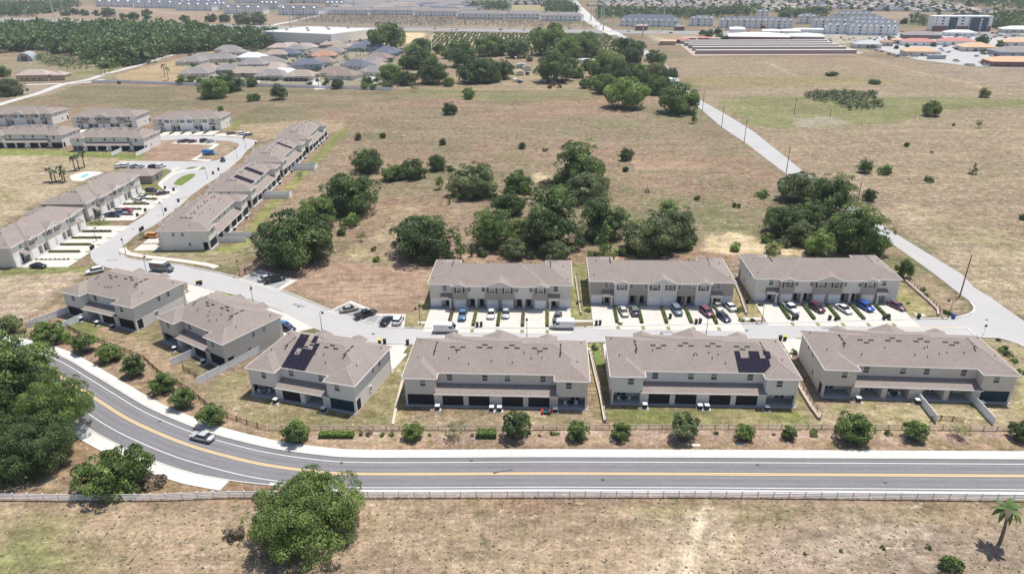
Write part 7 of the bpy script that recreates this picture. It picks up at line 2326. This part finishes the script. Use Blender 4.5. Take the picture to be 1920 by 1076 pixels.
# peach house on the left, barn
x, y = gp(62, 153)
t = thing('roadside_house', 'long sand-coloured house with a peach roof beside the curving track', 'house', (x, y + 6, 0), R_(2))
put('wall', MB().box(-13, 11, -5, 8, 0, 4.6).mesh('wall', 'wall_sand'), t)
put('roof', MB().hip(-13.7, 11.7, -5.7, 8.7, 4.6, .5).mesh('roof', 'roof_pink'), t)
put('garage_wing', MB().box(12, 23, -3, 7, 0, 4).mesh('garage_wing', 'wall_sand'), t)
put('garage_roof', MB().hip(11.9, 23.5, -3.6, 7.5, 4, .45).mesh('garage_roof', 'roof_pink'), t)
for wx in (-9, -5, 0, 5):
    put('window', cached('hwin', lambda: MB().box(-.6, .6, -.04, 0, 0, 1.2).mesh('window', 'glass')), t, (wx, -5, 1))
x, y = gp(43, 115)
t = thing('arched_barn', 'pale arched metal barn at the edge of the woodland', 'barn', (x, y + 8, 0), R_(-70))
mb = MB()
n = 10
vs = []
for s in (-12, 12):
    for i in range(n + 1):
        a = pi * i / n
        vs.append((s, 6.5 * cos(a), 7.5 * sin(a)))
mb.add(vs, [(i, i + 1, i + n + 2, i + n + 1) for i in range(n)] + [tuple(range(n + 1)), tuple(range(n + 1, 2 * n + 2))[::-1]])
put('arched_roof', mb.mesh('arched_roof', 'metal_grey'), t)
put('door', MB().box(12.0, 12.1, -2.5, 2.5, 0, 4.5).mesh('door', 'glass'), t)
# farmstead sheds
for i, (u, v, w, m) in enumerate(((1094, 118, 20, 'metal_roof_white'), (1117, 120, 10, 'metal_roof_white'), (988, 132, 14, 'roof_grey'), (975, 141, 12, 'roof_pink'), (977, 127, 14, 'metal_grey'), (1170, 165, 10, 'roof_grey'), (1258, 156, 12, 'metal_roof_white'))):
    x, y = gp(u, v)
    house(x, y, R_(5), w * m_per_px(x, y), 7, 'wall_lightgrey', m, '%s shed from the left around the farmstead in the copse' % ordinal([3, 4, 2, 0, 1, 5, 6][i]), 'farmstead sheds', far=True, name='shed', cat='shed', p=.2, gable=True)
for i, (u, v) in enumerate(((1030, 166), (1048, 165), (1056, 157), (1036, 162))):
    tree_px(u, v, 10, 'bush', 'leaf_red', '%s heap of rusty scrap before the farmstead' % ordinal([0, 2, 3, 1][i]), cat='scrap heap', name='scrap_heap', group='rusty scrap heaps', trunk=False)

# ---------------------------------------------------------------- warehouse
A, B, Cc = np.array(gp(493, 82.5)), np.array(gp(622.7, 89)), np.array(gp(641, 80))
d1 = (B - A) / np.linalg.norm(B - A)
nrm = np.array([-d1[1], d1[0]])
Lw = float(np.linalg.norm(B - A))
ang = atan2(d1[1], d1[0])
t = thing('warehouse', 'large flat-roofed grey warehouse with a white roof and a brick plinth', 'warehouse', (A[0], A[1], 0), ang)
Dw, Hw = 82.0, 12.5
put('wall', MB().box(0, Lw, 0, Dw, 3.2, Hw).mesh('wall', 'wall_lightgrey'), t)
put('plinth', MB().box(-.1, Lw + .1, -.1, Dw, 0, 3.2).mesh('plinth', 'roof_brown'), t)
put('roof', MB().box(.6, Lw - .6, .6, Dw - .6, Hw, Hw + .2).mesh('roof', 'concrete_white'), t)
put('parapet', MB().box(0, Lw, 0, .6, Hw, Hw + .9).box(0, .6, .6, Dw, Hw, Hw + .9).box(Lw - .6, Lw, .6, Dw, Hw, Hw + .9).box(.6, Lw - .6, Dw - .6, Dw, Hw, Hw + .9).mesh('parapet', 'wall_white'), t)
for k in range(5):
    put('loading_door', cached('ld', lambda: MB().box(0, .15, -1.8, 1.8, 0, 4.2).mesh('loading_door', 'glass')), t, (Lw + .1, 12 + k * 18, .3))
for k in range(6):
    put('roof_unit', cached('ru', lambda: MB().box(-1.5, 1.5, -1.2, 1.2, 0, 1.6).mesh('roof_unit', 'metal_grey')), t, (10 + k * 11, 30 + (k % 3) * 22, Hw + .2))


# ---------------------------------------------------------------- apartments and long rows far away
def block(u0, u1, v, depth, storeys, wall, roof, label, group=None, name='apartment_block', p=.35, gables=0, cat='apartment block', win=True, hh=4.0, skew=0.0, accent=None):
    a, b = np.array(gp(u0, v)), np.array(gp(u1, v + (u1 - u0) * .0124 + skew))
    L_ = float(np.linalg.norm(b - a))
    ang = atan2(b[1] - a[1], b[0] - a[0])
    t = thing(name, label, cat, (a[0], a[1], 0), ang, group)
    H = hh * storeys
    put('wall', MB().box(0, L_, 0, depth, 0, H).mesh('wall', wall), t)
    m = MB().hip(-.8, L_ + .8, -.8, depth + .8, H, p)
    put('roof', m.mesh('roof', roof), t)
    if gables:
        g = MB()
        for k in range(gables):
            cx = L_ * (k + .5) / gables
            hw = min(4.5, L_ / gables * .38)
            z = H + .02
            g.add([(cx - hw, -1.4, z), (cx + hw, -1.4, z), (cx, -1.4, z + .5 * hw), (cx - hw, 1, z), (cx + hw, 1, z), (cx, 6, z + .5 * hw)], [(0, 1, 2), (1, 4, 5, 2), (0, 2, 5, 3)])
        put('gable', g.mesh('gable', wall), t)
    if win:
        n = max(3, int(L_ / 7))
        w = MB()
        for s in range(storeys):
            for k in range(n):
                cx = L_ * (k + .5) / n
                ww = 1.3 if k % 3 == 1 else .5
                w.box(cx - ww, cx + ww, -.12, 0, s * hh + .7, s * hh + 2.5)
        o = put('windows_and_balconies', w.mesh('windows_and_balconies', 'glass'), t)
        tag(o, kind='stuff')
    if accent:
        for f0, f1, am in accent:
            put('facade_panel', MB().box(L_ * f0, L_ * f1, -.3, -.02, 0 if am == 'wall_brick' else 0, H * (.36 if am == 'wall_brick' else .92)).mesh('facade_panel', am), t)
    return t


ap = [(420, 494, 26.5), (522, 599, 28.5), (393, 424, 18), (488, 522, 17), (345, 420, 12), (180, 250, 13), (252, 330, 15), (330, 398, 20), (610, 645, 17), (440, 520, 6), (260, 340, 3), (540, 620, 6)]
for i, (u0, u1, v) in enumerate(sorted(ap)):
    block(u0, u1, v, 18, 3, 'wall_white', 'roof_blue', '%s white three-storey apartment block from the left beyond the highway' % ordinal(i), 'white apartment blocks beyond the highway', gables=4, p=.45)
block(1161, 1270, 50, 22, 2, 'wall_white', 'roof_blue', 'long hall with a dark hipped roof and white gables beyond the highway', None, gables=9, p=.6)
for i, (u0, u1, v, st) in enumerate(((1292, 1338, 49, 3), (1347, 1487, 53, 3), (1416, 1440, 40, 4), (1495, 1530, 45, 3), (1523, 1600, 54, 3), (1600, 1682, 58, 3), (1590, 1660, 50, 3), (1548, 1590, 64, 3), (1592, 1682, 66, 3), (1560, 1640, 40, 3))):
    block(u0, u1, v, 18, st, 'wall_white', 'roof_blue', '%s apartment block with a slate-blue roof, counted from the left' % ordinal(sorted([1292, 1347, 1416, 1495, 1523, 1600, 1590, 1548, 1592, 1560]).index(u0)), 'slate-roofed apartment blocks', gables=max(2, int((u1 - u0) / 11)), p=.35, hh=3.3,
          accent=[(.57, .63, 'wall_brick')] if i == 1 else None)
block(1746, 1856, 59, 20, 5, 'wall_white', 'metal_roof_white', 'five-storey hotel with navy and brick-red facade panels', None, name='hotel', cat='hotel', p=.01, hh=3.4, skew=-.6, accent=[(.27, .41, 'wall_navy'), (.63, .80, 'wall_navy'), (.84, .93, 'wall_navy'), (.0, .26, 'wall_brick'), (.42, .62, 'wall_brick'), (.94, .999, 'wall_brick')])
# white-fronted rows beyond the scrub
for i, (u0, u1, v) in enumerate(((600, 690, 27.5), (692, 775, 27.8), (777, 856, 30), (858, 945, 35.5), (948, 1012, 36), (1014, 1090, 39.5))):
    block(u0, u1, v, 16, 2, 'wall_white', 'roof_grey', '%s of the long white-fronted rows from the left beyond the brown scrub' % ordinal(i), 'white-fronted rows beyond the scrub', name='row_houses', cat='row houses', p=.5)
# storage rows
for i, (u0, u1, v) in enumerate(((1305, 1606, 102.0), (1299, 1586, 95.5), (1292, 1572, 91), (1284, 1560, 87), (1276, 1550, 83))):
    a, b = np.array(gp(u0, v)), np.array(gp(u1, v - (u1 - u0) * .002))
    L_ = float(np.linalg.norm(b - a))
    t = thing('storage_row', '%s storage row with a flat white roof and maroon doors, counted from the field' % ordinal(i), 'storage units', (a[0], a[1], 0), atan2(b[1] - a[1], b[0] - a[0]), 'storage rows beside the east field')
    put('wall', MB().box(0, L_, 0, 6, 0, 3.2).mesh('wall', 'roof_pink'), t)
    put('roof', MB().box(-.3, L_ + .3, -.3, 6.3, 3.2, 3.5).mesh('roof', 'concrete_white'), t)
    if i == 0:
        n = min(90, int(L_ / 3.4))
        dm = MB().box(-1.2, 1.2, -.1, 0, 0, 2.5).mesh('roller_door', 'door_maroon')
        for k in range(n):
            put('roller_door', dm, t, (L_ * (k + .5) / n, 0, .1))
    else:
        put('roller_doors', MB().box(1, L_ - 1, -.1, 0, .1, 2.5).mesh('roller_doors', 'door_maroon'), t)
for i, (u0, u1, v, dp, H, wl_, rf_) in enumerate(((1366, 1480, 78, 40, 5, 'wall_brick', 'metal_roof_white'), (1482, 1545, 78, 34, 5, 'roof_pink', 'metal_roof_white'), (1368, 1395, 67, 30, 7, 'wall_white', 'metal_roof_white'), (1430, 1462, 69, 24, 6, 'wall_white', 'metal_roof_white'), (1465, 1500, 69, 24, 6, 'wall_white', 'metal_roof_white'),
                                                  (1488, 1560, 62, 14, 4, 'wall_white', 'metal_roof_white'), (1280, 1305, 77, 12, 3, 'wall_brick', 'roof_pink'), (1308, 1330, 77, 12, 3, 'wall_brick', 'roof_coral'), (1330, 1350, 78, 12, 3, 'wall_brick', 'roof_pink'), (1191, 1212, 58, 16, 6, 'wall_brick', 'roof_pink'), (1264, 1282, 58, 16, 5, 'wall_brick', 'roof_grey'), (1236, 1266, 85, 14, 4, 'wall_sand', 'roof_lightorange'), (1267, 1290, 82, 12, 4, 'wall_brick', 'roof_coral'))):
    block(u0, u1, v, dp, 1, wl_, rf_, '%s %s beside the car parks, counted from the left' % (ordinal(sorted([1366, 1482, 1368, 1430, 1465, 1488, 1280, 1308, 1330, 1191, 1264, 1236, 1267]).index(u0)), 'white-roofed store' if rf_ == 'metal_roof_white' else 'small shop'), 'stores near the storage rows', name='store', cat='store', p=.15, hh=H, win=False)
for i, (u0, u1, v, dp, wl_, rf_, nm) in enumerate(((1697, 1760, 105.5, 18, 'wall_beige', 'roof_lightorange', 'orange-roofed clinic nearest the field with a dumpster beside it'), (1692, 1755, 86, 16, 'wall_white', 'roof_coral', 'coral-roofed strip of shops, left half'), (1762, 1828, 85, 16, 'wall_white', 'roof_coral', 'coral-roofed strip of shops, right half'),
                                                   (1805, 1868, 97, 22, 'wall_beige', 'roof_lightorange', 'wide orange-roofed shop behind the car park'), (1872, 1960, 107, 26, 'wall_bluegrey', 'roof_grey', 'grey-roofed shop at the right edge'), (1858, 1980, 125.5, 20, 'wall_brick', 'roof_lightorange', 'long orange-roofed building at the right edge, nearest the field'),
                                                   (1880, 1960, 87, 16, 'wall_beige', 'roof_lightorange', 'small orange-roofed shop at the far right edge'), (1602, 1652, 91, 20, 'wall_lightgrey', 'metal_grey', 'pale grey metal building at the corner of the track'), (1654, 1674, 87, 14, 'wall_beige', 'roof_orange', 'narrow orange-roofed shop beside the pale grey metal building'),
                                                   (1674, 1690, 83, 12, 'wall_beige', 'roof_lightorange', 'smallest orange-roofed shop left of the coral strip'), (1695, 1765, 73, 20, 'roof_brown', 'roof_grey', 'brown flat-roofed store behind the coral strip'), (1772, 1830, 68, 14, 'wall_white', 'metal_roof_white', 'white low store below the hotel'), (1880, 1950, 62, 20, 'wall_beige', 'metal_roof_white', 'low store right of the hotel'))):
    block(u0, u1, v, dp, 1, wl_, rf_, nm, 'shops around the car parks', name='shop', cat='shop', p=.3, hh=4, win=True)
x, y = gp(1755, 111)
t = thing('dumpster', 'grey-green dumpster at the field edge beside the orange-roofed clinic', 'dumpster', (x, y, 0), -.1)
put('container', MB().box(-7, 7, -2, 2, 0, 3).mesh('container', 'metal_grey'), t)
put('rim_bar', MB().box(-7.2, 7.2, -2.2, 2.2, 3, 3.3).mesh('rim_bar', 'wall_bluegrey'), t)
trees_far = zct(1600, 0, 5.978, [(215, 555, 80), (560, 270, 90), (900, 525, 70), (1045, 500, 90), (1090, 505, 80), (1440, 490, 150), (1650, 525, 100), (480, 550, 60), (600, 530, 60), (420, 460, 80), (1140, 205, 70), (960, 170, 50), (1350, 580, 50), (1450, 590, 60), (680, 490, 40), (1750, 290, 170), (1620, 320, 120)]) + \
    zct(1280, 0, 5.978, [(230, 400, 90), (300, 420, 110), (390, 385, 90), (400, 450, 120), (470, 460, 90), (1170, 50, 50), (1230, 75, 45), (1290, 90, 50), (1360, 105, 55), (1420, 120, 50), (1480, 130, 45), (1720, 210, 60), (1150, 230, 160), (490, 115, 40), (940, 95, 40)])
trees_far.sort()
for i, (u, v, w) in enumerate(trees_far):
    tree_px(u, v, w, 'far', 'leaf_dark', '%s tree from the left among the far shops and apartments' % ordinal(i), group='trees among the far shops')

# ---------------------------------------------------------------- distant suburbs
r = random.Random(12)
n_h = 0


def far_mesh():
    out = []
    for w, d in ((15, 13), (17, 12), (13, 14)):
        out.append((MB().box(-w / 2, w / 2, -d / 2, d / 2, 0, 3).mesh('wall', 'wall_beige'), MB().hip(-w / 2 - .6, w / 2 + .6, -d / 2 - .6, d / 2 + .6, 3, .45).mesh('roof', 'roof_grey'), w))
    for w, d in ((38, 13), (44, 13)):
        out.append((MB().box(-w / 2, w / 2, -d / 2, d / 2, 0, 7).mesh('wall', 'wall_white'), MB().hip(-w / 2 - .6, w / 2 + .6, -d / 2 - .6, d / 2 + .6, 7, .45).mesh('roof', 'roof_grey'), w))
    return out


FM = far_mesh()
spots = []


def rows(poly, rowgap, skew, kinds, roofs, walls, what, key, along_=0.0, gap=5):
    P = [gp(*p) for p in poly]
    xs, yv = [p[0] for p in P], [p[1] for p in P]
    ca, sa = cos(skew), sin(skew)
    R0 = max(max(xs) - min(xs), max(yv) - min(yv)) * 1.2
    cx, cy = (max(xs) + min(xs)) / 2, (max(yv) + min(yv)) / 2
    k = 0
    s = -R0
    row_i = 0
    while s < R0:
        t_ = -R0 + r.uniform(0, 10)
        off = 0 if row_i % 2 else rowgap * .32
        while t_ < R0:
            kk = r.choice(kinds)
            W = FM[kk][2]
            x = cx + t_ * ca - (s + off) * sa
            y = cy + t_ * sa + (s + off) * ca
            if pip(np.array([x]), np.array([y]), P)[0] and r.random() < .96:
                spots.append((y, x, skew, kk, r.choice(roofs), r.choice(walls), what, key, row_i))
            t_ += W + gap
        s += rowgap
        row_i += 1


rg = ['roof_grey', 'roof_grey', 'roof_grey', 'roof_tan', 'roof_brown']
rows([(640, 3), (860, 2), (905, 18), (870, 29), (700, 24), (610, 21), (640, 12)], 42, .05, [3, 4], ['roof_grey', 'roof_grey', 'roof_tan', 'roof_blue'], ['wall_white'], 'terraced row in the grey-roofed suburb behind the white-fronted rows', 'west')
rows([(500, 1), (640, 1), (640, 6), (520, 8)], 36, .05, [3, 4], ['roof_grey', 'roof_tan'], ['wall_white', 'wall_beige'], 'row in the haze behind the white apartment blocks', 'northwest')
rows([(940, 1), (1060, 2), (1050, 9), (960, 11)], 50, .0, [0, 1, 2], rg, ['wall_beige', 'wall_white'], 'house left of the far straight road', 'north')
rows([(1110, 12), (1140, 3), (1290, 1), (1440, 2), (1560, 24), (1430, 24), (1290, 22), (1150, 20)], 40, -.72, [0, 1, 2], ['roof_grey', 'roof_grey', 'roof_pink', 'roof_tan'], ['wall_beige', 'wall_white', 'wall_lightgrey'], 'house in the slanting rows behind the slate-roofed apartments', 'east', gap=3.5)
rows([(1450, 2), (1720, 2), (1800, 14), (1860, 24), (1760, 24), (1560, 20), (1500, 18)], 44, -.15, [0, 1, 2], ['roof_grey', 'roof_tan', 'roof_pink', 'roof_blue'], ['wall_beige', 'wall_white'], 'house in the suburb behind the hotel', 'hotel', gap=4)
rows([(1790, 28), (1990, 22), (2000, 34), (1860, 34)], 40, -.1, [0, 1, 2], ['roof_grey', 'roof_pink'], ['wall_beige', 'wall_white'], 'house in the trees right of the hotel', 'hoteleast', gap=6)
spots.sort()
main_, rest = spots[:295], spots[295:]
ck = {}
WK = {'west': 'behind the white-fronted rows', 'northwest': 'behind the apartments', 'north': 'left of the straight road', 'east': 'with slanting rows', 'hotel': 'behind the hotel', 'hoteleast': 'right of the hotel'}
for y, x, sk, kk, rf_, wl_, what, key, ri in main_:
    rs = sorted({q[8] for q in main_ if q[7] == key}, key=lambda a: -a) if sk < -.3 else sorted({q[8] for q in main_ if q[7] == key})
    xs_ = sorted(q[1] for q in main_ if q[7] == key and q[8] == ri)
    rn = ordinal(sorted({q[8] for q in main_ if q[7] == key}).index(ri))
    t = thing('distant_house', '%s house from the left in the %s row, suburb %s' % (ordinal(xs_.index(x)), rn, WK[key]), 'house', (x, y, 0), sk, 'distant houses ' + WK[key])
    put('wall', FM[kk][0], t, m=wl_)
    put('roof', FM[kk][1], t, m=rf_)
if rest:
    for nm, which, mm in (('distant_roofs', 1, 'roof_grey'), ('distant_walls', 0, 'wall_white')):
        mb = MB()
        for y, x, sk, kk, rf_, wl_, what, key, ri in rest:
            me = FM[kk][which]
            ca, sa = cos(sk), sin(sk)
            mb.add([(x + q.co[0] * ca - q.co[1] * sa, y + q.co[0] * sa + q.co[1] * ca, q.co[2]) for q in me.vertices], [tuple(p.vertices) for p in me.polygons])
        if mb.v:
            tag(put(nm, mb.mesh(nm, mm)), 'farthest suburb, too many houses to tell apart', kind='stuff')
# small street trees between the far rows
V0, t0 = crown_arrays(5, 5, 40, .22, .9, .1, lobe=(.2, .3))
VV = []
rr = np.random.default_rng(3)
for y, x, *_ in spots:
    for q in range(2):
        if rr.random() < .75:
            VV.append(V0 * rr.uniform(5, 9) + np.array([x + rr.uniform(-12, 12), y - 10 + rr.uniform(-4, 4), 0]))
VV = np.concatenate(VV)
tag(put('suburb_trees', mesh_np('suburb_trees', VV, np.arange(len(VV)).reshape(-1, 4), 'leaf_dark', tint=np.tile(t0, len(VV) // len(V0)))), 'small trees between the distant houses', kind='stuff')

# ---------------------------------------------------------------- air
hz = put('haze', MB().box(-2600, 2600, -150, 3400, -1.5, 100).mesh('haze'))
tag(hz, kind='stuff')
m = bpy.data.materials.new('haze')
t_, N, Lk = nt(m)
out = N.new('ShaderNodeOutputMaterial')
pv = N.new('ShaderNodeVolumePrincipled')
pv.inputs['Color'].default_value = (0.80, 0.88, 1.0, 1)
pv.inputs['Density'].default_value = HAZE
pv.inputs['Anisotropy'].default_value = 0.2
Lk.new(pv.outputs[0], out.inputs['Volume'])
hz.data.materials.append(m)
